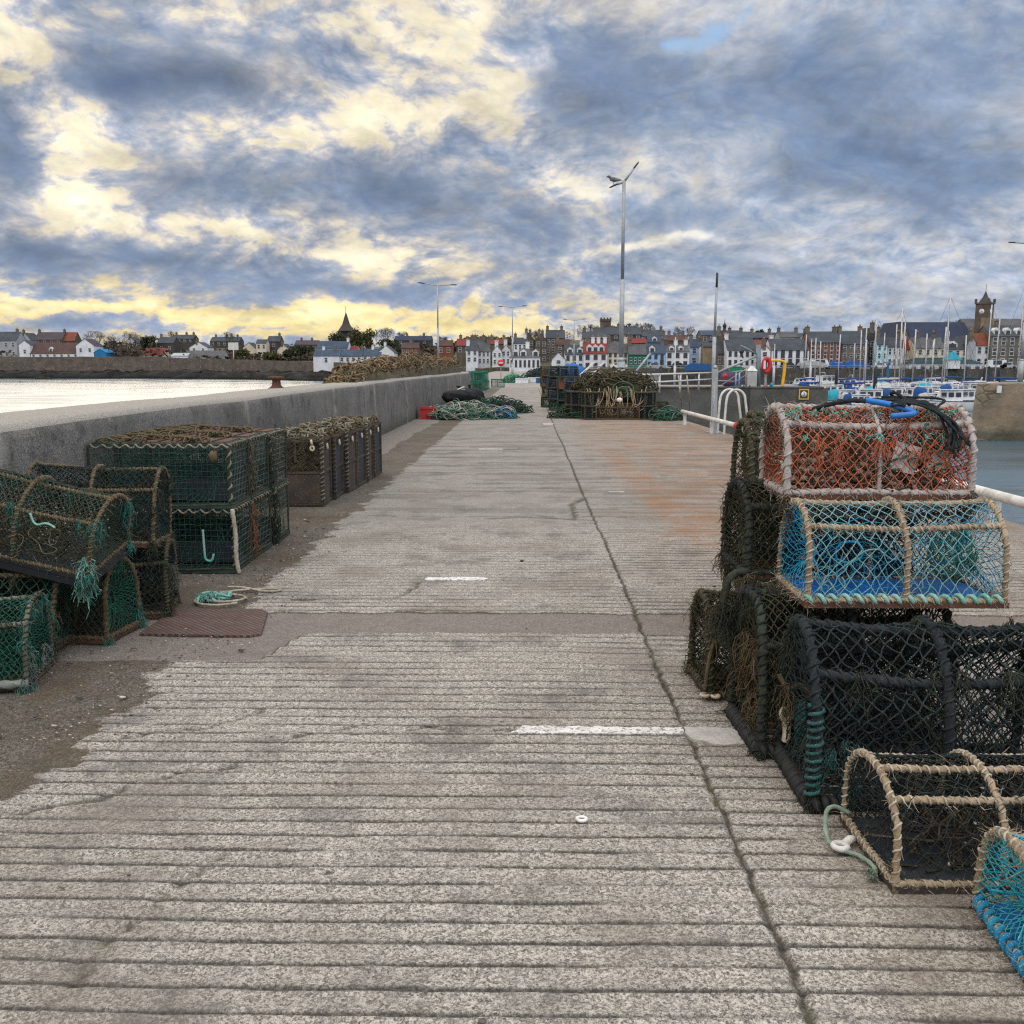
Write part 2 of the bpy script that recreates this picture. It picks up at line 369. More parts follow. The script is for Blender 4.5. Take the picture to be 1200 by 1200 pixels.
T.lk(T.m('ADD', agg, T.m('MULTIPLY', vor.outputs['Distance'], .5)), bn.inputs['Height']); T.lk(bn.outputs[0], bs.inputs['Normal'])
DECK = m

def left_edge(Y):     # ragged left edge of the ribbed slab
    k = np.floor(Y / RIB)
    jag = (vnoise(k * .61, 3.3, 5) - .5) * .20 + (vnoise(k * 1.7, 8.1, 6) - .5) * .10
    return -1.93 + jag * sstep(40, 6, Y) + (fbm(Y * 9, Y * 0 + 2., 9) - .5) * .05
CRACKS = []
def crack_path(pts, wdt, seed):
    CRACKS.append((np.array(pts, float), wdt, seed))
crack_path([(-1.86, 3.30), (-1.62, 3.42), (-1.45, 3.62), (-1.2, 3.74)], .012, 1)
crack_path([(-1.75, 4.05), (-1.35, 4.22), (-1.15, 4.48)], .011, 2)
crack_path([(-1.25, 2.05), (-1.20, 2.35), (-1.12, 2.75), (-1.0, 3.0)], .009, 3)
crack_path([(-.75, 4.1), (-.45, 4.16), (-.06, 4.13)], .009, 4)
crack_path([(-1.1, 4.0), (-.9, 4.1), (-.78, 4.22)], .010, 5)
crack_path([(.66, 10.1), (.50, 10.15), (.49, 11.2), (.62, 11.6), (.68, 11.75)], .030, 6)
crack_path([(-.4, 10.18), (.1, 10.25), (.49, 10.15)], .03, 7)
crack_path([(-3.3, 10.35), (-1, 10.3), (.66, 10.36), (4.9, 10.3)], .016, 8)
crack_path([(-1.9, 18.5), (.66, 18.6), (4.9, 18.5)], .025, 9)
crack_path([(1.62, 2.05), (1.45, 2.4), (1.38, 2.75)], .007, 11)
crack_path([(1.08, 2.9), (1.25, 3.02), (1.5, 3.0)], .007, 12)
crack_path([(-1.62, 6.55), (-.9, 6.62), (-.77, 7.2)], .012, 13)
crack_path([(-3.3, 26.5), (.66, 26.6), (4.5, 26.5)], .03, 14)
def seg_dist(x, y, pts, seed):
    xx = x + (fbm(x * 9, y * 9, 40 + seed) - .5) * .10; yy = y + (fbm(x * 9 + 50, y * 9, 60 + seed) - .5) * .10
    dm = np.full(x.shape, 9.)
    for a, b in zip(pts[:-1], pts[1:]):
        d = b - a; t = np.clip(((xx - a[0]) * d[0] + (yy - a[1]) * d[1]) / (d @ d), 0, 1)
        dm = np.minimum(dm, np.hypot(xx - a[0] - t * d[0], yy - a[1] - t * d[1]))
    return dm
rows = [-20., -8.]
k0 = -10
for k in range(-10, 97):
    for o in (-.044, -.030, -.018, -.011, -.005, 0, .005, .011, .018, .030): rows.append(k * RIB + RIB * .5 + o)
rows = [r for r in rows if r < 9.95]
y = 9.95
while y < 30: rows.append(y); y += .04 + (y - 9.9) * .006
while y < 68: rows.append(y); y += .4
rows.append(68.); rows = np.array(rows)
nc = 250
# columns denser around the joint at x = .69
s = np.concatenate([np.linspace(-3.42, .62, 122)[:-1], np.linspace(.62, .76, 13), np.linspace(.76, 5.0, 108)[1:]])
Yg, Xg = np.meshgrid(rows, s, indexing='ij')
ex = edge(Yg); Xg = np.where(Xg > .76, .76 + (Xg - .76) / (5.0 - .76) * (ex - .76), Xg)
jx = .70 + .022 * (vnoise(Yg * .8, Yg * 0, 21) - .5) - .0012 * (Yg - 2)
jw = .006 + .011 * fbm(Yg * 4, Yg * 0, 22)
crack = sstep(1.4, .5, np.abs(Xg - jx + (fbm(Xg * 0, Yg * 14, 23) - .5) * .03) / np.where(Yg > 12, jw * 1.25, jw))
for pts, wdt, sd_ in CRACKS:
    sel = (Xg > pts[:, 0].min() - .3) & (Xg < pts[:, 0].max() + .3) & (Yg > pts[:, 1].min() - .3) & (Yg < pts[:, 1].max() + .3)
    if sel.any():
        dd = seg_dist(Xg[sel], Yg[sel], pts, sd_)
        wv = wdt * (.5 + fbm(Xg[sel] * 7, Yg[sel] * 7, sd_ + 80))
        crack[sel] = np.maximum(crack[sel], .85 * sstep(1.7, .4, dd / wv))
# zones: 0 ribbed concrete, 1 dark strip under the wall, 2 plain band across
le = left_edge(Yg)
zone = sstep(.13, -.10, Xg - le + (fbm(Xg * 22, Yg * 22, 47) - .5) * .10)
pale = sstep(.1, -.1, Xg + 2.62 + (fbm(Yg * .8, Xg, 31) - .5) * .4) * sstep(15, 18, Yg)
zone = np.maximum(zone, 0) + 0
nb = (fbm(Xg * 5, Yg * 5, 32) - .5) * .07
b0 = np.where(Xg < -1.42, 5.17, 5.73) + nb * .6 - .42 * sstep(-1.42, -1.44, Xg) * 0
b0 = 5.73 - .55 * sstep(-1.32, -1.50, Xg) + nb * .5
inb = sstep(-.015, .015, Yg - b0) * sstep(.02, -.02, Yg - 6.22 - nb)
zone = np.where(inb > .02, zone * (1 - inb) + inb * 2.0, zone)
zone = np.where(pale > .5, 2.0, zone)
isrib = sstep(.75, .25, zone)
# ribs
off = np.where(Xg > jx, .035, 0.0)
gw = (fbm(Xg * 3.1, np.round(Yg / RIB) * 5.7, 33) - .5) * .010
tt = (Yg + .0035 * Xg + off * sstep(2, 6, Yg) + gw) / RIB
t = (tt - np.floor(tt) - .5) * RIB
fade = sstep(11.0, 6.0, Yg) * .5 + .5 * sstep(10.4, 9.3, Yg)
patch = sstep(.36, .50, fbm(Xg * .9, Yg * .7, 34)) * .55 + .45
gapn = .30 + .70 * sstep(.30, .46, fbm(Xg * 1.9 + 7 * np.floor(tt), np.floor(tt) * 3.7, 48))
depth = .0085 * fade * gapn * np.where(Yg > 5, patch, .35 + .65 * np.minimum(1, patch + .25)) * (.6 + .8 * fbm(Xg * 12, np.floor(tt) * 3.3, 35))
wv = .0042 + .0075 * fbm(Xg * 10, np.floor(tt) * 7.1, 36)
g = np.exp(-(t / wv) ** 2) * isrib
z = -depth * g + isrib * .0035 * fade * np.cos(t / RIB * 2 * PI)
z += (fbm(Xg * 28, Yg * 28, 37, 3) - .5) * .0045 + (fbm(Xg * 1.2, Yg * .8, 38) - .5) * .018
z -= .012 * crack + .010 * sstep(.3, .9, zone)
ribd = np.clip(g * depth / .0085 * 1.55, 0, 1)
# faint transverse tamping lines farther out
ribf = sstep(9.5, 11, Yg) * sstep(34, 16, Yg) * (vnoise(Xg * .6, np.floor(Yg / .12) * 3.1, 39) > .62) * .35 * isrib
ribd = np.maximum(ribd, ribf)
rust = sstep(1.1, 2.2, Xg + (fbm(Xg * .7, Yg * .25, 41) - .5) * 1.6) * sstep(8.0, 11.5, Yg) * sstep(34, 26, Yg)
streak = sstep(.42, .05, np.abs(Xg - (1.55 + .03 * (14 - Yg)) + (fbm(Xg * 2, Yg, 42) - .5) * .4)) * sstep(7.6, 9.5, Yg) * sstep(22, 15, Yg)
rust = np.clip(rust * .62 + streak * 1.0 + .15 * sstep(.75, 1.1, Xg), 0, 1)
worn = sstep(8.8, 10.5, Yg) * .8 + .2 * sstep(4.5, 8, Yg) + .15 * fbm(Xg, Yg, 44)
b = MB(); b.grid(np.stack([Xg, Yg, z], -1)); b.attr = dict(zone=zone, rib=ribd, rust=rust, crack=crack, worn=np.clip(worn, 0, 1))
struct(b.build('pier_deck', DECK))
# quay wall faces of the pier, and the land end of it
stone = M('quay_stone', (.13, .115, .10, 1), (.07, .062, .052, 1), (.2, .18, .15, 1), scale=1.3, fine=14, bump=.6, world=True)
b = MB()
ys = np.array([-20, 10, 22, 30, 68.])
V = np.stack([np.stack([edge(ys), ys, ys * 0 + q], -1) for q in (-.012, WATER - 2)], 1); b.grid(V, smooth=False)
struct(b.build('pier_face', stone))
# ---------------------------------------------------------------- water: one sheet to the horizon
m, T, bs = newmat('sea_water'); P = coords(T, True)
bs.inputs['Base Color'].default_value = (.055, .095, .12, 1); T.lk(T.rng(T.noise(T.vm('MULTIPLY', P, (.35, 1.0, 1.0)), .11, 5, .65), .35, .65, .10, .36), bs.inputs['Roughness']); bs.inputs['IOR'].default_value = 1.333
bs.inputs['Specular IOR Level'].default_value = .7
mp = T.node('ShaderNodeMapping'); T.lk(P, mp.inputs[0]); mp.inputs['Scale'].default_value = (.55, 1.7, 1)
wa = T.noise(mp.outputs[0], 1.5, 4, .6, .4); wb = T.noise(mp.outputs[0], .30, 4, .6)
hh = T.m('ADD', T.m('MULTIPLY', wa, .5), T.m('MULTIPLY', wb, 1.6))
bn = T.node('ShaderNodeBump'); bn.inputs['Strength'].default_value = .35; bn.inputs['Distance'].default_value = .16
T.lk(hh, bn.inputs['Height']); T.lk(bn.outputs[0], bs.inputs['Normal'])
b = MB(); b.grid(np.array([[(-4000, -300, WATER), (4000, -300, WATER)], [(-4000, 3500, WATER), (4000, 3500, WATER)]], float), smooth=False)
struct(b.build('water', m))
# ---------------------------------------------------------------- parapet wall along the sea side
m, T, bs = newmat('parapet_concrete'); P = coords(T, True)
n1 = T.noise(P, 1.4, 6, .65); n2 = T.noise(P, 90, 3, .7)
mp = T.node('ShaderNodeMapping'); T.lk(P, mp.inputs[0]); mp.inputs['Scale'].default_value = (1, 1.6, .22)
n3 = T.noise(mp.outputs[0], 1.3, 5, .65)
c = T.ramp(n2, [(.35, (.055, .052, .048, 1)), (.5, (.16, .152, .14, 1)), (.68, (.30, .285, .262, 1))])
c = T.mix(T.m('MULTIPLY', T.rng(n1, .4, .7), .6), c, (.075, .073, .066, 1))
c = T.mix(T.m('MULTIPLY', T.rng(n3, .60, .70), .45), c, (.27, .255, .23, 1))
c = T.mix(T.m('MULTIPLY', T.rng(n3, .44, .34), .35), c, (.05, .052, .045, 1))
c = T.mix(T.m('MULTIPLY', T.rng(T.noise(P, 4.5, 6, .7), .52, .66), .65), c, (.05, .047, .04, 1))
c = T.mix(T.m('MULTIPLY', T.rng(T.noise(P, 7, 6, .75), .60, .70), .5), c, (.30, .275, .235, 1))
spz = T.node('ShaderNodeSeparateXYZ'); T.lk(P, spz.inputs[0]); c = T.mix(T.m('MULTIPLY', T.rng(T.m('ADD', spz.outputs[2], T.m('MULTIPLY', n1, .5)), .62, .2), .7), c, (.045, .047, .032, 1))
lim = T.node('ShaderNodeAttribute', attribute_name='lime').outputs['Fac']; c = T.mix(T.m('MULTIPLY', T.m('MULTIPLY', lim, lim), T.rng(T.noise(P, 3.5, 4, .6), .35, .6, 0, .75)), c, (.36, .34, .30, 1))
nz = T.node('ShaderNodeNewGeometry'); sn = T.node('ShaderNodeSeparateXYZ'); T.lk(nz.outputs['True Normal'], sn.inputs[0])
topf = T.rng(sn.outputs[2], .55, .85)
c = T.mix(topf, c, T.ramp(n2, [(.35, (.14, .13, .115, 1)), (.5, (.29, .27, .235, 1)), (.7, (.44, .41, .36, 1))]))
T.lk(c, bs.inputs['Base Color']); bs.inputs['Roughness'].default_value = .9; bs.inputs['Specular IOR Level'].default_value = .2
bn = T.node('ShaderNodeBump'); bn.inputs['Strength'].default_value = .7; bn.inputs['Distance'].default_value = .01
T.lk(T.m('ADD', n2, T.m('MULTIPLY', T.noise(P, 12, 4, .6), 1.5)), bn.inputs['Height']); T.lk(bn.outputs[0], bs.inputs['Normal'])
PARA = m
b = MB()
lime = []
def wx(Y): return float(np.interp(Y, [-20, 28, 40, 50], [-3.37, -3.37, -3.15, -2.95]))
joints = [-20, -6, 0.5, 6.2, 11.8, 17.2, 21.7, 27.3, 33, 39, 44.5, 50]
for ya, yb in zip(joints[:-1], joints[1:]):
    yy = np.concatenate([[ya + .006, ya + .03, ya + .10], np.linspace(ya + .3, yb - .3, 10), [yb - .10, yb - .03, yb - .006]])
    rowsV = []
    for Yq in yy:
        x0 = wx(Yq); q = (vnoise(Yq * .7, 0.0, 51) - .5) * .02; h = 1.22 + (vnoise(Yq * .5, 1.0, 52) - .5) * .02
        sec = [(x0, -.3), (x0, .3), (x0 - .015 + q, .8), (x0 - .03 + q, h - .11), (x0 - .05, h - .05), (x0 - .10, h - .012), (x0 - .17, h), (x0 - .45, h + .012), (x0 - .78, h), (x0 - .86, h - .04), (x0 - .9, h - .15), (x0 - .93, 0), (x0 - 1.0, WATER - 1)]
        rowsV.append([(a, Yq, zq) for a, zq in sec])
    b.grid(np.array(rowsV)[:, ::-1]); lime += [max(0, 1 - min(Yq - ya, yb - Yq) / .22) for Yq in yy for _ in rowsV[0]]
    for e in (0, -1):
        n = len(rowsV[e]); lime += [1.0] * n; b.add(rowsV[e], [np.arange(n)[None, :] if e else np.arange(n)[::-1][None, :]])
b.attr = dict(lime=lime)
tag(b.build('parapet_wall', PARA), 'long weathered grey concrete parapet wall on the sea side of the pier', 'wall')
# iron plate set in the strip, white paint, odd bits on the deck
m, T, bs = newmat('rusty_plate'); P = coords(T, True)
vr = T.node('ShaderNodeTexVoronoi'); mp = T.node('ShaderNodeMapping'); T.lk(P, mp.inputs[0]); mp.inputs['Rotation'].default_value = (0, 0, .785); T.lk(mp.outputs[0], vr.inputs['Vector']); vr.inputs['Scale'].default_value = 34; vr.inputs['Randomness'].default_value = 0
n1 = T.noise(P, 9, 5, .6)
c = T.mix(T.rng(n1, .38, .6), (.12, .052, .038, 1), (.15, .105, .078, 1)); c = T.mix(T.rng(vr.outputs['Distance'], .5, .3), (.05, .03, .025, 1), c)
T.lk(c, bs.inputs['Base Color']); bs.inputs['Roughness'].default_value = .8
bn = T.node('ShaderNodeBump'); bn.inputs['Strength'].default_value = 1; bn.inputs['Distance'].default_value = .006; bn.invert = True
T.lk(vr.outputs['Distance'], bn.inputs['Height']); T.lk(bn.outputs[0], bs.inputs['Normal'])
b = MB()
pl = [(-2.33, 5.66), (-1.66, 5.63), (-1.60, 5.68), (-1.70, 6.2), (-1.76, 6.27), (-2.33, 6.28)]
b.prism(pl, 'z', -.03, .007)
tag(b.build('access_cover', m), 'rusty brown chequered iron cover set flush in the deck', 'cover')
paint = M('white_paint', (.66, .65, .62, 1), (.50, .48, .45, 1), (.24, .22, .2, 1), scale=9, fine=55, rough=.75, world=True, speck=(.53, .60), bump=.5)
grey_patch = M('mortar_patch', (.46, .44, .41, 1), (.36, .34, .31, 1), None, scale=8, fine=50, world=True, bump=.4)
worn_paint = M('worn_paint', (.42, .40, .37, 1), (.30, .28, .26, 1), (.22, .2, .18, 1), scale=6, fine=30, rough=.8, world=True)
def ragged(pts, seed, amp=.008):
    r2 = random.Random(seed); o = []
    for i, p in enumerate(pts):
        q = pts[(i + 1) % len(pts)]; n = max(2, int(math.hypot(q[0] - p[0], q[1] - p[1]) / .03))
        for k in range(n):
            f = k / n; o.append((p[0] + (q[0] - p[0]) * f + r2.uniform(-amp, amp), p[1] + (q[1] - p[1]) * f + r2.uniform(-amp, amp)))
    return o
def mark(name, pts, mat, seed, z=.008, amp=.008):
    b = MB(); b.prism(ragged(pts, seed, amp), 'z', -.02, z); return struct(b.build(name, mat))
mark('road_marking', [(-.07, 4.10), (.68, 4.10), (.68, 4.175), (-.02, 4.185)], paint, 1)
mark('road_patch', [(.69, 4.06), (.80, 3.98), (1.08, 3.99), (1.06, 4.12), (.88, 4.17), (.69, 4.18)], grey_patch, 2)
mark('road_marking', [(-.77, 7.17), (-.34, 7.17), (-.30, 7.22), (-.35, 7.27), (-.77, 7.27)], paint, 3)
for i, (x, yq, l, w_) in enumerate([(-.95, 18.5, .45, .22), (.38, 26.2, .28, .7), (-.7, 34, .5, .3), (-.15, 38, .7, .3), (-.6, 44, 1.0, .4), (1.0, 12.3, .2, .07)]):
    mark('road_marking', [(x, yq), (x + l, yq), (x + l, yq + w_), (x, yq + w_)], worn_paint, 10 + i, .010, .02)
m_ring = M('white_plastic', (.74, .72, .68, 1), (.5, .48, .42, 1), None, scale=20, rough=.45)
b = MB(); tt_ = np.linspace(0, 2 * PI, 18, endpoint=False)
b.tube(np.stack([.017 * np.cos(tt_), .015 * np.sin(tt_), 0 * tt_], -1), .0065, 8, closed=True)
tag(b.build('plastic_ring', m_ring, loc=(.19, 3.27, .012)), 'small white plastic ring lying alone on the ribbed concrete', 'ring')
# small litter on the strip: shells, weed scraps (uncountable)
shell = M('shell_bits', (.62, .58, .48, 1), (.35, .25, .12, 1), None, scale=3, world=True)
b = MB(); r2 = np.random.RandomState(5)
for i in range(1700):
    Yq = 4.0 + r2.rand() ** 1.5 * 7; Xq = -3.3 + r2.rand() * 1.35
    if r2.rand() < .12: Xq = -1.8 + r2.rand() * 6; Yq = 2 + r2.rand() * 6
    q = r2.uniform(.002, .0065) if r2.rand() < .93 else r2.uniform(.006, .014)
    if r2.rand() < .35: Xq = -1.93 + r2.randn() * .16
    b.blob((Xq, Yq, q * .3), (q * r2.uniform(.8, 1.8), q, q * .5), 5, 4, .4, mat=int(r2.rand() < .72), seed=i)
tag(b.build('shell_litter', [shell, M('dark_grit', (.07, .062, .05, 1), (.14, .12, .1, 1), None, scale=3, world=True)]), 'scattered shell fragments and grit on the deck by the wall', 'shell litter', kind='stuff')

# ---------------------------------------------------------------- lobster creels
def fibre(name, a, b, c=None, **k): return M(name, a, b, c, scale=k.get('scale', 9), fine=k.get('fine', 160), rough=.95, bump=.5, spec=.12, lo=.3, hi=.7)
ROPE_BEIGE = fibre('rope_beige', (.36, .27, .175, 1), (.20, .145, .09, 1), (.45, .38, .28, 1))
ROPE_PALE = fibre('rope_pale', (.48, .43, .35, 1), (.27, .23, .17, 1), (.10, .16, .13, 1))
ROPE_GREY = fibre('rope_grey', (.40, .38, .36, 1), (.27, .20, .17, 1), (.52, .48, .44, 1), scale=14)
ROPE_BROWN = fibre('rope_brown', (.13, .095, .055, 1), (.07, .06, .035, 1), (.22, .17, .10, 1))
ROPE_GREEN = fibre('rope_dark_green', (.05, .06, .042, 1), (.03, .03, .022, 1), (.10, .095, .06, 1))
ROPE_BLACK = fibre('rope_black', (.028, .033, .034, 1), (.016, .02, .022, 1), (.06, .072, .07, 1))
ROPE_TEAL = fibre('rope_teal', (.04, .21, .17, 1), (.06, .11, .09, 1), (.25, .36, .29, 1))
ROPE_SEA = fibre('rope_sea_green', (.10, .36, .28, 1), (.25, .42, .36, 1), (.5, .55, .48, 1))
NET_RED = fibre('net_orange', (.50, .115, .05, 1), (.36, .13, .085, 1), (.55, .28, .18, 1), scale=7)
NET_BLUE = fibre('net_blue', (.10, .31, .40, 1), (.24, .36, .32, 1), (.46, .48, .40, 1), scale=6)
NET_BLUEBRIGHT = fibre('net_bright_blue', (.02, .23, .50, 1), (.03, .38, .45, 1), (.3, .45, .45, 1), scale=8)
NET_BLACK = fibre('net_black', (.030, .042, .040, 1), (.018, .024, .026, 1), (.075, .085, .078, 1), scale=7)
NET_GREEN = fibre('net_green', (.022, .115, .078, 1), (.02, .06, .042, 1), (.13, .22, .16, 1), scale=6)
NET_OLIVE = fibre('net_olive', (.06, .056, .033, 1), (.035, .04, .026, 1), (.13, .12, .075, 1), scale=6)
NET_BROWN = fibre('net_brown', (.11, .082, .048, 1), (.055, .05, .032, 1), (.22, .19, .13, 1), scale=6)
WIRE_GREEN = M('coated_wire', (.020, .055, .042, 1), (.015, .03, .026, 1), (.05, .075, .06, 1), scale=7, rough=.5, spec=.4)
WIRE_PALE = M('worn_wire', (.12, .155, .13, 1), (.04, .075, .058, 1), (.2, .22, .18, 1), scale=9, rough=.55, spec=.4)
RUST = M('rusty_steel', (.115, .05, .03, 1), (.06, .032, .022, 1), (.19, .09, .045, 1), scale=9, fine=90, rough=.9, bump=.5)
RUBBER = M('black_rubber', (.014, .015, .016, 1), (.022, .022, .02, 1), None, scale=12, rough=.7, spec=.35)
SLAT = M('weathered_slat', (.075, .055, .04, 1), (.04, .033, .028, 1), (.14, .115, .08, 1), scale=4, fine=50, rough=.85, bump=.4)
DARKBOARD = M('dark_plastic_board', (.020, .025, .034, 1), (.03, .033, .036, 1), (.075, .06, .045, 1), scale=3, fine=30, rough=.7, speck=(.6, .7))
BLUE_SHEET = M('blue_plastic_sheet', (.01, .13, .42, 1), (.012, .09, .30, 1), (.12, .22, .34, 1), scale=5, fine=40, rough=.5, speck=(.62, .72))
BLUE_PIPE = M('blue_plastic_pipe', (.02, .17, .52, 1), (.03, .13, .40, 1), None, scale=9, rough=.4)
BONE = M('pale_plastic_fitting', (.55, .48, .35, 1), (.42, .36, .25, 1), None, scale=20, rough=.5)
WEED = M('dried_weed', (.06, .06, .04, 1), (.11, .085, .05, 1), (.30, .27, .2, 1), scale=8, fine=70, rough=1, bump=.5, speck=(.6, .7))
SHELLS = M('shell_crust', (.42, .36, .30, 1), (.20, .13, .09, 1), (.6, .55, .48, 1), scale=20, fine=80, rough=.9)

def chaikin(P, n=2):
    P = np.array(P, float)
    for _ in range(n):
        Q = [P[0]]
        for a, b in zip(P[:-1], P[1:]): Q += [a * .75 + b * .25, a * .25 + b * .75]
        Q.append(P[-1]); P = np.array(Q)
    return P
class Prof:
    def __init__(s, W, H, kind):
        if kind == 'arch':
            t = np.linspace(PI, 0, 26)
            y = W / 2 + W / 2 * np.sign(np.cos(t)) * np.abs(np.cos(t)) ** .75
            P = np.stack([y, H * np.sin(t) ** .72], -1)
        elif kind == 'box': P = np.array([(0, 0), (0, H), (W, H), (W, 0)], float)
        else: P = chaikin([(0, 0), (0, .35 * H), (.02 * W, .68 * H), (.30 * W, H), (.70 * W, H), (.98 * W, .68 * H), (W, .35 * H), (W, 0)], 1)
        s.P = P; s.W = W; s.H = H
        s.L = np.concatenate([[0], np.cumsum(np.linalg.norm(np.diff(P, axis=0), axis=1))]); s.S = s.L[-1]
    def __call__(s, q):
        q = np.asarray(q, float)
        return np.interp(q, s.L, s.P[:, 0]), np.interp(q, s.L, s.P[:, 1])
def path_resample(P, step):
    P = np.asarray(P, float); L = np.concatenate([[0], np.cumsum(np.linalg.norm(np.diff(P, axis=0), axis=1))])
    n = max(2, int(L[-1] / step) + 1); q = np.linspace(0, L[-1], n)
    return np.stack([np.interp(q, L, P[:, k]) for k in range(3)], -1)
def helix(P, r, pitch, rs, per=9, jit=.25):
    """turns of binding line round a path"""
    P = path_resample(P, pitch / per); n = len(P)
    Tn = np.gradient(P, axis=0); Tn /= np.maximum(np.linalg.norm(Tn, axis=1, keepdims=True), 1e-9)
    ref = np.array([.31, .52, .80]); a = ref - Tn * (Tn @ ref)[:, None]; a /= np.linalg.norm(a, axis=1, keepdims=True); b = np.cross(Tn, a)
    ph = 2 * PI * np.arange(n) / per + np.cumsum(rs.randn(n)) * jit * .25
    rr = r * (1 + .12 * np.sin(np.arange(n) * .37 + rs.rand() * 6))
    return P + (a * np.cos(ph)[:, None] + b * np.sin(ph)[:, None]) * rr[:, None]
def wander(rs, lo, hi, n, step):
    p = rs.uniform(lo, hi); d = rs.randn(3); out = []
    for _ in range(n):
        d = d * .8 + rs.randn(3) * .55; d /= np.linalg.norm(d); p = p + d * step
        for k in range(3):
            if p[k] < lo[k] or p[k] > hi[k]: d[k] *= -1; p[k] = min(max(p[k], lo[k]), hi[k])
        out.append(p.copy())
    return np.array(out)
def frame_rope(bm, P, r, rs, detail, mat=0, sag=0.0):
    st = .008 if detail > 1 else (.02 if detail else .06)
    P = path_resample(P, st); n = len(P)
    wob = np.cumsum(rs.randn(n, 3), 0); wob -= np.linspace(0, 1, n)[:, None] * wob[-1]
    P = P + wob * st * .06
    P[:, 2] -= sag * np.sin(np.linspace(0, PI, n))
    if detail > 1: bm.tube(P, r, 9, mat, lobes=3, lay=.048, depth=.27)
    elif detail: bm.tube(P, r, 6, mat, lobes=2, lay=.07, depth=.15)
    else: bm.tube(P, r, 4, mat)
    return P
def fuzz(bm, P, rs, n, ln, mat=0, r=.0013):
    i = rs.randint(0, len(P), n); p = P[i] + rs.randn(n, 3) * .006; d = rs.randn(n, 3) * ln; d[:, 2] -= ln * .5
    q = p + d * .6; e = q + d * .4 + rs.randn(n, 3) * ln * .35
    bm.segs(p, q, r, 3, mat); bm.segs(q, e, r, 3, mat, r1=r * .4)

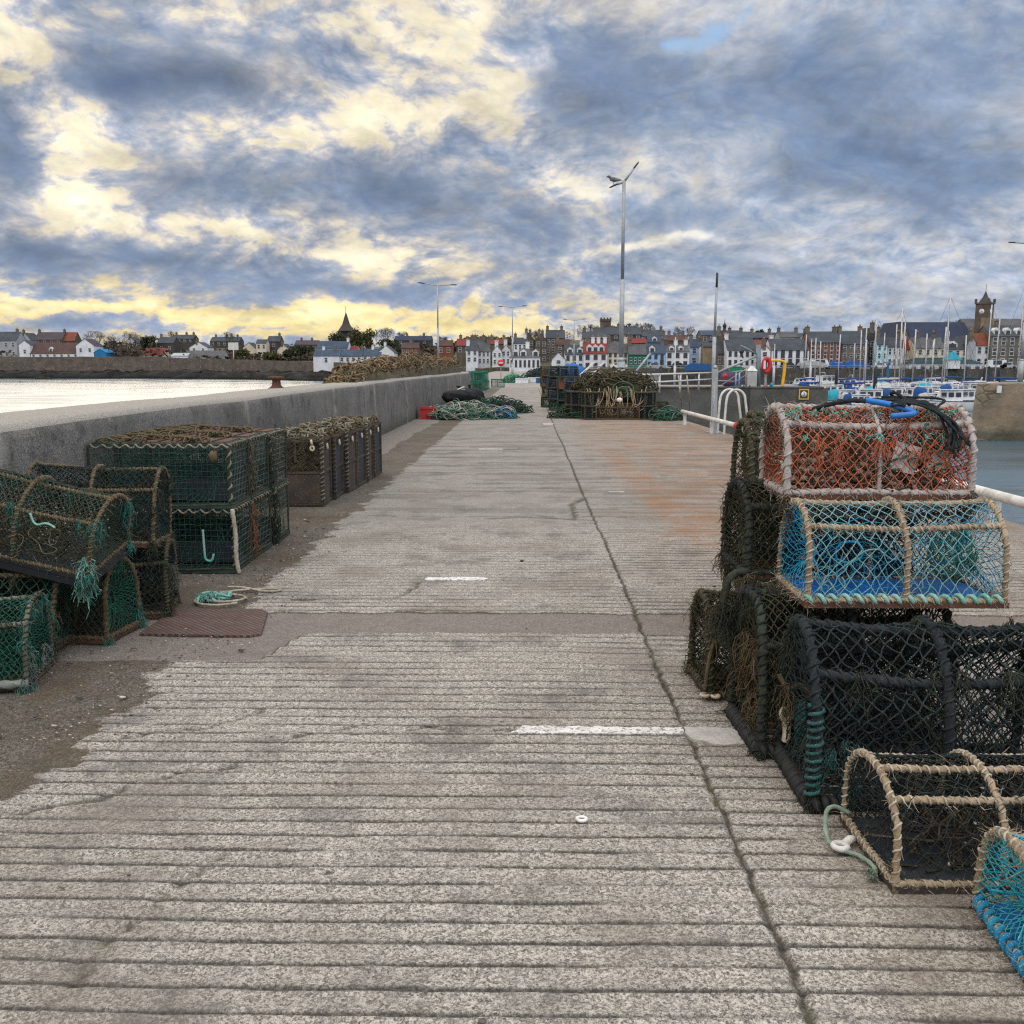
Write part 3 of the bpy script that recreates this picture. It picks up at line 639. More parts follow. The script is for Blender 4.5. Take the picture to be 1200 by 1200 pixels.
def fringe(bm, c, n, ln, rs, r=.0022, drop=.6):
    """frayed rope end hanging from c"""
    p = np.repeat(np.array([c], float), n, 0) + rs.randn(n, 3) * .008
    for k in range(4):
        d = rs.randn(n, 3) * ln * .10; d[:, 2] -= ln * .25 * drop * (1 + .4 * rs.rand(n)); q = p + d; bm.segs(p, q, r * (1 - .15 * k), 3); p = q
def make_creel(name, label, group=None, L=.75, W=.42, H=.38, kind='trap', net=None, rope=None, bind=None, ends=None, base=None, cell=.05, sr=.0016, rr=.013, hoops=3,
               detail=2, seed=1, floor=None, tangle=None, ntangle=14, sag=.015, tyre=False, open_front=False, binds=True, funnel=True, wire=False, hairs=1500, grime=0, sticks=90, midr=1.0, ribs=(.30, .5, .70), lean=0, backing=None):
    rs = np.random.RandomState(seed)
    root = thing(name, label, 'creel', group=group)
    pf = Prof(W, H, kind); S = pf.S
    x0, x1 = -L / 2, L / 2
    def pt(u, s): yv, zv = pf(s); return np.stack([np.broadcast_to(u, np.shape(yv)), yv - W / 2, zv + .02], -1)
    # --- base: two runners, cross bars and slats
    bm = MB()
    for yv in (-W / 2, W / 2 - .0): bm.bar((x0 - .012, yv, .012), (x1 + .012, yv, .012), .026, .022)
    for xv in np.linspace(x0, x1, 2): bm.bar((xv, -W / 2 + .012, .011), (xv, W / 2 - .012, .011), .024, .018)
    for k in range(5):
        yv = -W / 2 + W * (k + 1) / 6; bm.bar((x0 + .01, yv, .008), (x1 - .01, yv, .008), .035, .010)
    bm.build('base_frame', base or RUST, root)
    if floor:
        f = MB(); f.box(x0 + .02, x1 - .02, -W / 2 + .018, W / 2 - .018, .020, .026); f.build('floor_sheet', floor, root)
    if tyre:
        t = MB()
        for yv in (-W / 2, W / 2):
            t.tube(helix([(x0, yv, .03), (x1, yv, .03)], .024, .034, rs, 8), .015, 6)
        for xv in (x0, x1): t.tube(helix([(xv, -W / 2, .03), (xv, W / 2, .03)], .024, .034, rs, 8), .015, 6)
        t.build('rubber_binding', RUBBER, root)
    # --- frame: hoops and long bars, roped
    fr = MB(); bd = MB(); paths = []
    sq = np.linspace(0, S, 40)
    for k in range(hoops):
        u = x0 + L * k / (hoops - 1); tiltx = (rs.rand() - .5) * .012
        P = pt(u, sq); P[:, 0] += tiltx * P[:, 2] / H; paths.append(P)
    for s_ in [S * q for q in ribs]:
        P = pt(np.linspace(x0, x1, 12), np.full(12, s_)); paths.append(P)
    for yv in (-W / 2, W / 2): paths.append(np.array([(x0, yv, .028), (x1, yv, .028)]))
    for xv in (x0, x1): paths.append(np.array([(xv, -W / 2, .028), (xv, W / 2, .028)]))
    for i, P in enumerate(paths):
        mr = midr if 0 < i < hoops - 1 else 1.0; Q = frame_rope(fr, P, rr * mr, rs, detail, sag=(sag if hoops <= i < hoops + len(ribs) else 0))
        if binds and (detail > 0 or i < hoops):
            bd.tube(helix(Q, rr * mr * 1.12, rr * rs.uniform(1.9, 3.6), rs, 8 if detail > 1 else 6, .6), rr * mr * .36, 5 if detail > 1 else 4, smooth=True)
        if hairs: fuzz(fr if rs.rand() < .5 or not binds else bd, Q, rs, hairs // len(paths), .022)
    fr.build('frame', rope, root)
    if binds: bd.build('rope_binding', bind or rope, root)
    # --- net over the sides and top
    nt = MB(); kn_p = []
    if wire:
        P0, P1 = [], []
        for s_ in np.arange(0, S + 1e-6, cell):
            q = np.linspace(x0, x1, 9); a = pt(q, np.full(9, s_)); a[:, 1:] += rs.randn(9, 2) * .0025; P0.append(a[:-1]); P1.append(a[1:])
        for u in np.arange(x0, x1 + 1e-6, cell * .9):
            q = np.unique(np.concatenate([np.linspace(0, S, 24), pf.L])); a = pt(u, q); a[:, 0] += rs.randn() * .002; P0.append(a[:-1]); P1.append(a[1:])
        nt.segs(np.concatenate(P0), np.concatenate(P1), sr, 3)
    else:
        nu = max(3, int(round(L / cell))); ns = max(6, int(round(S / cell / .62))) ; du = L / nu; ds = S / ns
        j = np.arange(ns + 1)[:, None]; i = np.arange(nu + 1)[None, :]
        U = x0 + (i + .5 * (j % 2)) * du + 0 * j; U = U + rs.randn(*U.shape) * du * .09
        Sv = j * ds + 0. * i + rs.randn(*U.shape) * ds * .12; Sv[0] = 0; Sv[-1] = S
        Uc = np.clip(U, x0, x1); yv, zv = pf(np.clip(Sv, 0, S))
        e = np.clip(np.abs(np.sin((Uc - x0) / L * PI * (hoops - 1))), 0, 1)
        ms = np.clip(np.sin(np.clip(Sv, 0, S) / S * PI * (len(ribs) + 1)) ** 2, 0, 1)
        pull = sag * 1.1 * e * (.35 + ms) * (.5 + fbm(Uc * 6, Sv * 5, seed))
        cy = yv - W / 2; cz = zv - H * .4; ln = np.maximum(np.hypot(cy, cz), 1e-3)
        V = np.stack([Uc, cy - cy / ln * pull, zv + .02 - cz / ln * pull], -1)
        a = V[:-1]; 
        ii = np.arange(nu + 1)
        P0, P1 = [], []
        for jj in range(ns):
            for off in (0, 1):
                tgt = ii + (off if jj % 2 else off - 1)
                ok = (tgt >= 0) & (tgt <= nu)
                drop = rs.rand(len(ii)) < .012
                ok &= ~drop
                P0.append(V[jj][ii[ok]]); P1.append(V[jj + 1][tgt[ok]])
        P0 = np.concatenate(P0); P1 = np.concatenate(P1); keep = np.linalg.norm(P1 - P0, axis=1) > .004
        P0, P1 = P0[keep], P1[keep]
        if detail > 1:
            md = (P0 + P1) / 2 + rs.randn(len(P0), 3) * .0022
            nt.segs(P0, md, sr, 4); nt.segs(md, P1, sr, 4)
            K = V.reshape(-1, 3); d3 = rs.randn(len(K), 3); d3 /= np.linalg.norm(d3, axis=1, keepdims=True)
            nt.segs(K - d3 * sr * 1.6, K + d3 * sr * 1.6, sr * 1.75, 5)
        else: nt.segs(P0, P1, sr, 3)
    nt.build('wire_mesh' if wire else 'net', net, root)
    if backing:      # close dark netting laced inside the back, roof and far end
        bk_ = MB(); S0 = S * .56; cs = .022; nu = int(L / cs); ns = int((S - S0) / cs / .8); j = np.arange(ns + 1)[:, None]; i = np.arange(nu + 1)[None, :]
        U = np.clip(x0 + (i + .5 * (j % 2)) * L / nu + rs.randn(ns + 1, nu + 1) * .002, x0, x1); yv, zv = pf(S0 + (S - S0) * j / ns + 0 * i); V = np.stack([U, (yv - W / 2) * .95, zv * .97 + .02], -1) + rs.randn(ns + 1, nu + 1, 3) * .002
        ii = np.arange(nu + 1)
        for jj in range(ns):
            for off in (0, 1):
                tg = ii + (off if jj % 2 else off - 1); ok = (tg >= 0) & (tg <= nu); bk_.segs(V[jj][ii[ok]], V[jj + 1][tg[ok]], .0026, 3)
        bk_.build('backing_net', backing, root)
    # --- end nets gathered in towards an eye
    for sgn, xe in ((-1, x0), (1, x1)):
        en = MB()
        if wire:
            P0, P1 = [], []
            for yv in np.arange(0, W + 1e-6, cell): P0.append((xe, yv - W / 2, .02)); P1.append((xe, yv - W / 2, H + .02))
            for zv in np.arange(0, H + 1e-6, cell): P0.append((xe, -W / 2, zv + .02)); P1.append((xe, W / 2, zv + .02))
            en.segs(np.array(P0, float), np.array(P1, float), sr, 3)
        else:
            nk = max(12, int((S + W) / cell * 1.15)); nr = 8
            q = np.linspace(0, 1, nk, endpoint=False) * (S + W)
            yv, zv = pf(np.minimum(q, S)); yv = np.where(q > S, W - (q - S), yv); zv = np.where(q > S, 0, zv)
            cy0, cz0 = W * (.5 + .1 * (rs.rand() - .5)), H * .45
            V = []
            for r_ in range(nr + 1):
                f_ = 1 - r_ / nr * .80; k_ = np.arange(nk); sh = .5 * (r_ % 2)
                yq = np.interp((k_ + sh) % nk, np.arange(nk + 1), np.append(yv, yv[0])); zq = np.interp((k_ + sh) % nk, np.arange(nk + 1), np.append(zv, zv[0]))
                V.append(np.stack([xe - sgn * (.11 * (1 - f_) ** 1.4 - .004) + rs.randn(nk) * .003, cy0 + (yq - cy0) * f_ - W / 2, cz0 + (zq - cz0) * f_ + .02], -1) + rs.randn(nk, 3) * .0025)
            for r_ in range(nr):
                k_ = np.arange(nk)
                for off in (0, 1):
                    tg = (k_ + (off if r_ % 2 else off - 1)) % nk
                    en.segs(V[r_], V[r_ + 1][tg], sr, 3)
            en.tube(V[-1], rr * .35, 5, closed=True)
        en.build('end_net', ends or net, root)
    if grime:        # weed and frayed twine hanging on the frame
        gm = MB()
        for k in range(grime):
            P = paths[rs.randint(0, len(paths))]; c_ = P[rs.randint(0, len(P))] + rs.randn(3) * .006; fringe(gm, c_, rs.randint(8, 26), rs.uniform(.05, .17), rs, rs.uniform(.0016, .003))
        gm.build('hanging_weed', ROPE_TEAL if seed in (31, 33, 36) else WEED if rs.rand() < .5 else ROPE_GREEN, root)['kind'] = 'stuff'
    # --- entrance funnel inside
    if funnel and detail:
        for cx in ([-.25 * L, .25 * L] if L > .6 else [0]):
            fu = MB()
            V = []
            for r_ in range(7):
                f_ = r_ / 6; ang = 2 * PI * (np.arange(12) + .5 * (r_ % 2)) / 12; rad = .16 * (1 - f_) + .055
                V.append(np.stack([cx + rad * np.cos(ang) * 1.0 + f_ * .04, -W / 2 + .02 + f_ * W * .5 + 0 * ang, H * .42 + rad * .85 * np.sin(ang) + .02], -1) + rs.randn(12, 3) * .004)
            for r_ in range(6):
                for off in (0, 1):
                    fu.segs(V[r_], V[r_ + 1][(np.arange(12) + (off if r_ % 2 else off - 1)) % 12], sr * .9, 3)
            fu.tube(V[-1], .006, 5, closed=True)
            fu.build('funnel_net', ends or net, root)
    # --- line and weed left inside
    if ntangle and detail:
        tg = MB()
        for k in range(ntangle):
            P = wander(rs, np.array([x0 + .05, -W / 2 + .04, .04]), np.array([x1 - .05, W / 2 - .04, H * .72]), rs.randint(14, 40), .035)
            tg.tube(path_resample(P, .02), rs.choice([.0016, .0022, .0032]), 4)
        n = sticks
        c = np.stack([rs.uniform(x0 + .04, x1 - .04, n), rs.uniform(-W / 2 + .03, W / 2 - .03, n), .03 + rs.rand(n) ** 2 * .09], -1)
        d = rs.randn(n, 3) * .035; d[:, 2] *= .3
        if n: tg.segs(c - d, c + d, .005, 4)
        tg.build('line_tangle', tangle or ROPE_BROWN, root)
    return root
def slack_rope(name, label, pts, r, mat, detail=2, seed=0, lobes=3, cat='rope', parent=None):
    b = MB(); P = path_resample(chaikin(pts, 3), .012)
    b.tube(P, r, 8, lobes=lobes, lay=r * 5, depth=.17); o = b.build(name, mat, parent)
    if parent is None: tag(o, label, cat)
    return o
def ring_toggle(bm, c, R, r, ax='y'):
    t = np.linspace(0, 2 * PI, 16, endpoint=False); z0 = 0 * t
    P = {'y': np.stack([R * np.cos(t), z0, 1.25 * R * np.sin(t)], -1), 'z': np.stack([R * np.cos(t), R * np.sin(t), z0], -1), 'x': np.stack([z0, R * np.cos(t), 1.25 * R * np.sin(t)], -1)}[ax] + np.array(c)
    bm.tube(P, r, 7, closed=True)
def place(o, x, y, z=0.0, rz=0.0, rx=0.0, ry=0.0):
    o.location = (x, y, z); o.rotation_euler = (math.radians(rx), math.radians(ry), math.radians(rz)); return o

# ---------------------------------------------------------------- stack of creels on the right
GR = 'creels stacked on the right of the pier'
# big black creel on the deck
c = make_creel('lobster_creel', 'big black netted creel on the deck under the blue one, rubber bound base', GR, L=.95, W=.50, H=.62, net=NET_BLACK, rope=ROPE_BLACK, bind=ROPE_BLACK, cell=.058, sr=.0034, rr=.0165, tyre=True, seed=11, backing=NET_BLACK, grime=40, sag=.04, tangle=NET_OLIVE, ntangle=10, base=RUBBER, ribs=(.33, .5, .67))
place(c, 1.03 + .475, 3.36 + .25, 0, -1)
bk = c
b = MB(); rs = np.random.RandomState(4)
for (p0, p1) in (((-.475, -.25, .06), (-.475, -.25, .40)),): b.tube(helix([p0, p1], .024, .030, rs, 8, .8), .0075, 6, lobes=2, lay=.03)
for k in range(10): fringe(b, (-.475 + .2 * rs.rand(), -.26, .05 + .3 * rs.rand()), 12, .08, rs, .002)
b.build('corner_lashing', fibre('rope_deep_teal', (.03, .11, .10, 1), (.03, .06, .06, 1), (.14, .24, .2, 1)), c)['kind'] = 'stuff'
c = make_creel('lobster_creel', 'dark green creel with black rubber bound base left of the big black one', GR, L=.78, W=.50, H=.62, kind='arch', net=NET_OLIVE, rope=ROPE_GREEN, bind=ROPE_BLACK, cell=.042, sr=.003, rr=.017, tyre=True, seed=12, backing=NET_BLACK, grime=60, tangle=ROPE_GREEN, ntangle=26, hairs=3000)
place(c, .945 + .39, 3.86 + .26, 0, 2)
b = MB(); rs = np.random.RandomState(3)        # toggle, tag and rope fringe on its face
ring_toggle(b, (-.30, -.285, .20), .020, .012); b.tube(chaikin([(-.30, -.285, .17), (-.295, -.287, .12), (-.30, -.287, .085)], 2), .017, 8); b.build('toggle', BONE, c)
b = MB(); b.bar((-.25, -.285, .26), (-.245, -.29, .13), .045, .012); fringe(b, (-.245, -.29, .13), 60, .12, rs, .003); b.build('tag_strip', ROPE_TEAL, c)
b = MB(); b.tube(path_resample(chaikin([(-.33, -.26, .36), (-.30, -.30, .30), (-.26, -.30, .34), (-.20, -.30, .28), (-.17, -.30, .18)], 3), .01), .011, 8, lobes=3, lay=.05); fringe(b, (-.30, -.29, .32), 70, .16, rs, .0025); b.build('lashing', ROPE_BROWN, c)
b = MB()
for k in range(8): fringe(b, (-.38 + .03 * rs.rand(), -.24 + .4 * rs.rand(), .5 - .35 * rs.rand()), 40, .17, rs, .003)
b.build('frayed_rope', ROPE_BROWN, c)
c = make_creel('lobster_creel', 'small mossy creel at the stack foot with two white rings at its corner', GR, L=.72, W=.42, H=.46, kind='arch', net=NET_OLIVE, rope=ROPE_GREEN, bind=ROPE_BROWN, cell=.04, sr=.003, rr=.015, seed=13, backing=NET_OLIVE, grime=50, tangle=ROPE_GREEN, ntangle=20, hairs=3000)
place(c, .86 + .36, 4.55 + .24, 0, 3, 0, 0)
b = MB(); ring_toggle(b, (-.385, -.225, .03), .018, .008, 'z'); ring_toggle(b, (-.335, -.235, .028), .018, .008, 'z'); b.build('ring', BONE, c)
b = MB(); b.tube(path_resample(chaikin([(-.34, -.2, .30), (-.37, -.22, .2), (-.385, -.225, .05)], 3), .01), .009, 8, lobes=3, lay=.05); fringe(b, (-.32, -.18, .44), 80, .2, rs, .003); b.build('lashing', ROPE_BROWN, c)
# second storey
c = make_creel('lobster_creel', 'dark mossy creel with pale toggle and rope tail, on top of the rubber based one', GR, L=.72, W=.44, H=.39, net=NET_OLIVE, rope=ROPE_GREEN, bind=ROPE_BLACK, cell=.042, sr=.003, rr=.015, seed=14, backing=NET_BLACK, grime=50, tangle=ROPE_GREEN, ntangle=30, base=RUST, hairs=3000)
place(c, .965 + .36, 4.30 + .22, .655, 2, 0, 0)
b = MB(); ring_toggle(b, (-.20, -.245, .20), .020, .012); b.tube(chaikin([(-.205, -.245, .225), (-.20, -.248, .26), (-.195, -.245, .285)], 2), .017, 8); b.build('toggle', BONE, c)
b = MB(); b.tube(path_resample(chaikin([(-.36, -.22, .04), (-.44, -.24, .03), (-.47, -.25, -.06), (-.475, -.25, -.16), (-.455, -.25, -.2)], 3), .01), .017, 9, lobes=3, lay=.07)
b.tube(path_resample(chaikin([(-.33, -.22, .02), (-.36, -.25, -.05), (-.385, -.26, -.15), (-.40, -.25, -.24), (-.36, -.24, -.3)], 3), .01), .016, 9, lobes=3, lay=.07)
fringe(b, (-.475, -.25, -.10), 120, .17, rs, .0028); fringe(b, (-.39, -.25, -.2), 120, .2, rs, .0028); b.build('rope_tail', ROPE_GREEN, c)
blue = make_creel('lobster_creel', 'blue netted creel with beige roped frame and blue floor sheet, below the orange one', GR, L=.78, W=.43, H=.375, net=NET_BLUE, ends=NET_BLUEBRIGHT, rope=ROPE_BEIGE, bind=ROPE_PALE, cell=.050, sr=.0019, rr=.0105, seed=15, backing=fibre('net_dark_blue', (.012, .05, .10, 1), (.012, .03, .05, 1), (.05, .11, .13, 1)), floor=BLUE_SHEET, tangle=NET_BLUE, ntangle=5, sticks=0, sag=.012, base=RUST, ribs=(.315, .5, .685))
place(blue, 1.105 + .39, 3.82 + .215, .645, 0.5)
b = MB()
for yv in (-.215,): b.tube(helix([(-.40, yv, .035), (.40, yv, .035)], .016, .05, rs, 8), .009, 6)
b.build('floor_lacing', ROPE_SEA, blue)
b = MB()      # a small net bag tied in its right half
V = []
for r_ in range(9):
    f_ = r_ / 8; ang = 2 * PI * (np.arange(14) + .5 * (r_ % 2)) / 14; rad = .09 * math.sin(.35 + 2.5 * f_)
    V.append(np.stack([.22 + rad * np.cos(ang), -.10 + rad * np.sin(ang), .30 - .22 * f_ + 0 * ang], -1) + rs.randn(14, 3) * .006)
for r_ in range(8):
    for off in (0, 1): b.segs(V[r_], V[r_ + 1][(np.arange(14) + (off if r_ % 2 else off - 1)) % 14], .0022, 3)
for k in range(10): b.tube(path_resample(wander(rs, np.array([.12, -.17, .12]), np.array([.30, -.02, .28]), 20, .03), .02), .003, 4)
b.build('bait_bag', ROPE_TEAL, blue)
# top storey: orange
org = make_creel('lobster_creel', 'orange netted creel with grey roped frame, full of shells, topmost of its stack', GR, L=.77, W=.44, H=.36, net=NET_RED, rope=ROPE_GREY, bind=ROPE_GREY, cell=.042, sr=.0021, rr=.0135, midr=.55, seed=16, backing=fibre('net_pink', (.33, .14, .10, 1), (.20, .10, .08, 1), (.42, .3, .24, 1)), grime=26, tangle=ROPE_BROWN, ntangle=34, sag=.012, base=RUST, hairs=1500, ribs=(.32, .5, .68))
place(org, 1.09 + .385, 4.13 + .22, 1.035, 0)
b = MB()
for k in range(420):
    q = rs.uniform(.006, .022); p = (rs.uniform(-.36, .36), rs.uniform(-.17, .17), .03 + rs.rand() ** 1.8 * .26 * (.45 + .55 * abs(math.sin(k))))
    b.blob(p, (q, q * .8, q * .6), 6, 5, .4, seed=k)
b.build('shell_heap', SHELLS, org)['kind'] = 'stuff'
b = MB()
for k in range(10): b.tube(path_resample(wander(rs, np.array([.0, -.19, .12]), np.array([.36, -.05, .32]), 26, .03), .015), .0055, 6, lobes=2, lay=.03)
b.build('green_cord', ROPE_TEAL, org)['kind'] = 'stuff'
b = MB(); b.box(-.055, .055, -.004, .004, -.06, .06, 0, Matrix.Translation((.13, -.15, .17)) @ Matrix.Rotation(.25, 4, 'Y')); b.box(-.05, .05, -.004, .004, -.045, .045, 0, Matrix.Translation((.27, -.13, .16)) @ Matrix.Rotation(-.2, 4, 'Y')); b.build('plastic_plate', m_ring, org)
b = MB()
for k in range(7): b.tube(path_resample(wander(rs, np.array([.18, -.2, .08]), np.array([.38, -.06, .28]), 26, .025), .015), .004, 5)
for k in range(16): fringe(b, (rs.uniform(-.4, .4), -.225, .24 + .03 * rs.randn()), 8, .08, rs, .002)
b.build('orange_cord', NET_RED, org)['kind'] = 'stuff'
b = MB()
for k in range(70):
    a_ = rs.rand(); p = np.array([-.4 + .8 * rs.rand(), -.21 + rs.rand() * .3, .0]); 
    p[2] = .27 if p[1] < -.18 else .37
    fringe(b, p, 5, .05, rs, .003, .3)
b.build('rope_ends', ROPE_SEA, org)
# blue pipe hook with black line lying on it
hook = thing('pipe_hook', 'bent blue plastic pipe hook tangled in black line, lying on the orange creel', 'hook', (1.55, 4.23, 1.425), (math.radians(14), 0, math.radians(8)))
b = MB(); P = chaikin([(-.115, .02, .02), (-.02, -.01, .010), (.045, -.055, .0), (.055, -.09, -.005), (.03, -.11, -.005), (-.06, -.115, -.01)], 3); b.tube(path_resample(P, .008), .0125, 10); b.build('pipe', BLUE_PIPE, hook)
b = MB()
b.tube(path_resample(chaikin([(-.11, .02, .015), (-.17, .05, .012), (-.23, .08, -.01), (-.30, .12, -.05)], 3), .01), .010, 8, lobes=3, lay=.05)
for k in range(11): b.tube(path_resample(chaikin([(.0 + .04 * rs.randn(), .05 * rs.randn(), .015), (.10 + .05 * rs.randn(), .05 * rs.randn(), .03), (.15, .04 * rs.randn() - .08, .005), (.20 + .03 * rs.uniform(-1, 1), -.15 + .03 * rs.uniform(-1, 1), -.04), (.21 + .06 * rs.uniform(-1, 1), -.205, -.12 + .07 * rs.uniform(-1, 1))], 3), .012), .0055, 6, lobes=2, lay=.04)
b.tube(path_resample(chaikin([(.06, -.03, .01), (.03, .04, .05), (.02, .09, .03), (.10, .12, -.02)], 3), .01), .007, 6, lobes=2, lay=.04)
b.build('black_line', ROPE_BLACK, hook)
# deck level in front: beige roped creel and the turquoise one at its side
c = make_creel('lobster_creel', 'low beige roped creel on the deck before the big black one, white toggle by it', GR, L=.66, W=.46, H=.31, net=NET_BLACK, ends=NET_BLACK, rope=ROPE_BEIGE, bind=ROPE_PALE, floor=DARKBOARD, cell=.050, sr=.0015, rr=.0102, seed=17, backing=NET_BLACK, grime=6, sticks=60, hairs=500, tangle=fibre('line_dark', (.07, .055, .035, 1), (.03, .03, .025, 1), (.18, .15, .1, 1)), ntangle=34, sag=.006, base=SLAT, ribs=(.30, .44, .70))
place(c, 1.12 + .33, 2.82 + .235, 0, 1)
b = MB(); b.tube(path_resample(chaikin([(-.33, .18, .06), (-.40, .17, .10), (-.44, .12, .08), (-.45, .05, .02), (-.42, .0, .015), (-.37, -.03, .02), (-.34, -.12, .015), (-.38, -.17, .015)], 3), .01), .0075, 9, lobes=3, lay=.04)
fringe(b, (-.38, -.17, .03), 30, .05, rs, .002, .1); b.build('rope_tail', fibre('rope_pale_green', (.27, .34, .27, 1), (.16, .21, .16, 1), (.45, .46, .38, 1)), c)
b = MB(); ring_toggle(b, (-.415, .02, .022), .022, .011, 'z'); b.tube([(-.40, .03, .022), (-.37, .06, .026), (-.355, .07, .022)], .014, 8); b.build('toggle', m_ring, c)
b = MB()
for k in range(14): q = rs.uniform(.004, .009); b.blob((rs.uniform(-.3, .3), rs.uniform(-.15, .2), .03 + .2 * rs.rand() ** 2), (q * 1.4, q, q * .6), 6, 5, .4, seed=k)
b.build('shell_heap', m_ring, c)['kind'] = 'stuff'
c = make_creel('lobster_creel', 'bright turquoise netted creel with arched end, turned sideways in the near corner', GR, L=.62, W=.42, H=.29, kind='arch', net=NET_BLUEBRIGHT, ends=fibre('net_turquoise', (.03, .36, .40, 1), (.05, .27, .30, 1), (.2, .5, .48, 1)), rope=ROPE_BEIGE, bind=ROPE_PALE, cell=.038, sr=.0022, rr=.0115, seed=18, floor=BLUE_SHEET, tangle=NET_BLUEBRIGHT, ntangle=30, base=RUST, sag=.01)
place(c, 1.32 + .31, 2.28 + .225, 0, -4)
b = MB()
for yv in (-.21,): b.tube(helix([(-.31, yv, .03), (.31, yv, .03)], .017, .04, rs, 8), .010, 6)
b.tube(helix([(-.31, -.21, .03), (-.31, .21, .03)], .017, .04, rs, 8), .010, 6)
b.build('floor_lacing', fibre('rope_blue', (.02, .17, .36, 1), (.03, .27, .38, 1), (.4, .45, .4, 1)), c)
# smaller stack behind: arched creels three high in two ranks
src = make_creel('lobster_creel', 'bottom arched creel of the small stack behind the mossy ones', GR, L=.70, W=.44, H=.40, kind='arch', net=NET_OLIVE, rope=ROPE_GREEN, bind=ROPE_BROWN, cell=.045, sr=.0024, rr=.016, seed=19, tangle=ROPE_GREEN, ntangle=10, detail=1, hairs=300)
place(src, 1.24 + .35, 5.85, 0, 3)
for lab, x, yq, zq, rz in [('middle arched creel of the small stack behind the mossy ones', 1.25, 5.86, .425, -2), ('top arched creel of the small stack behind the mossy ones', 1.27, 5.84, .85, 2),
        ('bottom arched creel of the farther stack, behind the small stack of arched ones', 1.50, 6.75, 0, -2), ('middle arched creel of the farther stack, behind the small stack of arched ones', 1.52, 6.72, .425, 3), ('top arched creel of the farther stack, just left of the orange creel', 1.53, 6.78, .85, 0)]:
    dup(src, lab, (x + .35, yq, zq), (0, 0, math.radians(rz)), name='lobster_creel')

# ---------------------------------------------------------------- creels against the wall on the left
GL = 'creels heaped against the parapet wall'
rs = np.random.RandomState(21)
c = make_creel('lobster_creel', 'dark green arched creel with pale rope foot in the near corner of the heap', GL, L=.78, W=.44, H=.40, kind='arch', net=NET_GREEN, rope=fibre('rope_grey_green', (.16, .17, .13, 1), (.09, .10, .075, 1), (.30, .30, .25, 1)), bind=ROPE_GREEN, cell=.034, sr=.0024, rr=.012, seed=31, grime=40, backing=NET_GREEN, tangle=NET_GREEN, ntangle=26)
place(c, -2.53 - .39, 4.60 + .2, 0, 11)
b = MB()
for k in range(7): fringe(b, (.38 + .03 * rs.rand(), -.2 + .4 * rs.rand(), .05 + .14 * rs.rand()), 14, .08, rs, .0024)
b.tube(path_resample(chaikin([(.40, -.22, .03), (.25, -.25, .035), (.05, -.25, .03), (-.3, -.26, .03)], 3), .01), .022, 9, lobes=3, lay=.08); b.build('foot_rope', fibre('rope_slate', (.22, .23, .20, 1), (.10, .12, .10, 1), (.36, .36, .32, 1)), c)
c = make_creel('lobster_creel', 'green netted creel with thick green end ropes, under the tilted brown one', GL, L=.80, W=.42, H=.56, kind='arch', net=fibre('net_dull_green', (.04, .11, .075, 1), (.03, .06, .04, 1), (.13, .16, .11, 1), scale=6), ends=NET_GREEN, rope=ROPE_BROWN, bind=ROPE_GREEN, cell=.055, sr=.0026, rr=.0135, seed=32, grime=40, backing=NET_GREEN, tangle=ROPE_GREEN, ntangle=14)
place(c, -2.64 - .40, 5.10 + .2, .05, 9, -7, 4)
b = MB()
for k in range(12): fringe(b, (.3 + .1 * rs.rand(), -.22 + .3 * rs.rand(), .05 + .25 * rs.rand()), 26, .14, rs, .0032)
for k in range(5): b.tube(path_resample(wander(rs, np.array([.15, -.3, -.02]), np.array([.42, -.2, .2]), 16, .05), .015), .012, 7, lobes=3, lay=.06)
b.build('frayed_rope', ROPE_GREEN, c)['kind'] = 'stuff'
c = make_creel('lobster_creel', 'creel on the deck with brown roped green end, right of the green netted one', GL, L=.74, W=.40, H=.44, net=NET_OLIVE, ends=NET_GREEN, rope=ROPE_BROWN, bind=ROPE_BROWN, cell=.045, sr=.0022, rr=.013, seed=33, grime=30, backing=NET_GREEN, tangle=ROPE_GREEN, ntangle=14)
place(c, -2.42 - .37, 5.50 + .2, 0, -5)
c = make_creel('lobster_creel', 'dark arched creel on the deck beside the iron cover', GL, L=.74, W=.42, H=.44, kind='arch', net=NET_BLACK, ends=NET_BLACK, rope=ROPE_GREEN, bind=ROPE_BROWN, cell=.045, sr=.0022, rr=.012, seed=34, grime=30, backing=NET_BLACK, tangle=ROPE_GREEN, ntangle=14)
place(c, -2.34 - .37, 6.0 + .2, 0, 12)
b = MB()
for k in range(5): fringe(b, (.37, -.2 + .42 * rs.rand(), .3 - .2 * rs.rand()), 14, .10, rs, .0024)
b.build('frayed_rope', MATS['rope_grey_green'], c)['kind'] = 'stuff'
up = make_creel('lobster_creel', 'pale roped arched creel lying on the dark one beside the iron cover', GL, L=.78, W=.44, H=.47, kind='arch', net=NET_BLACK, rope=ROPE_BROWN, bind=fibre('rope_drab', (.17, .145, .10, 1), (.09, .085, .06, 1), (.28, .25, .19, 1)), cell=.045, sr=.0022, rr=.0105, seed=35, grime=40, backing=NET_GREEN, tangle=ROPE_GREEN, ntangle=14, hairs=1200)
place(up, -2.40 - .39, 6.02 + .22, .46, 7, -3, 3)
FLECK = M('pale_crust', (.42, .42, .36, 1), (.25, .24, .18, 1), None, scale=9)
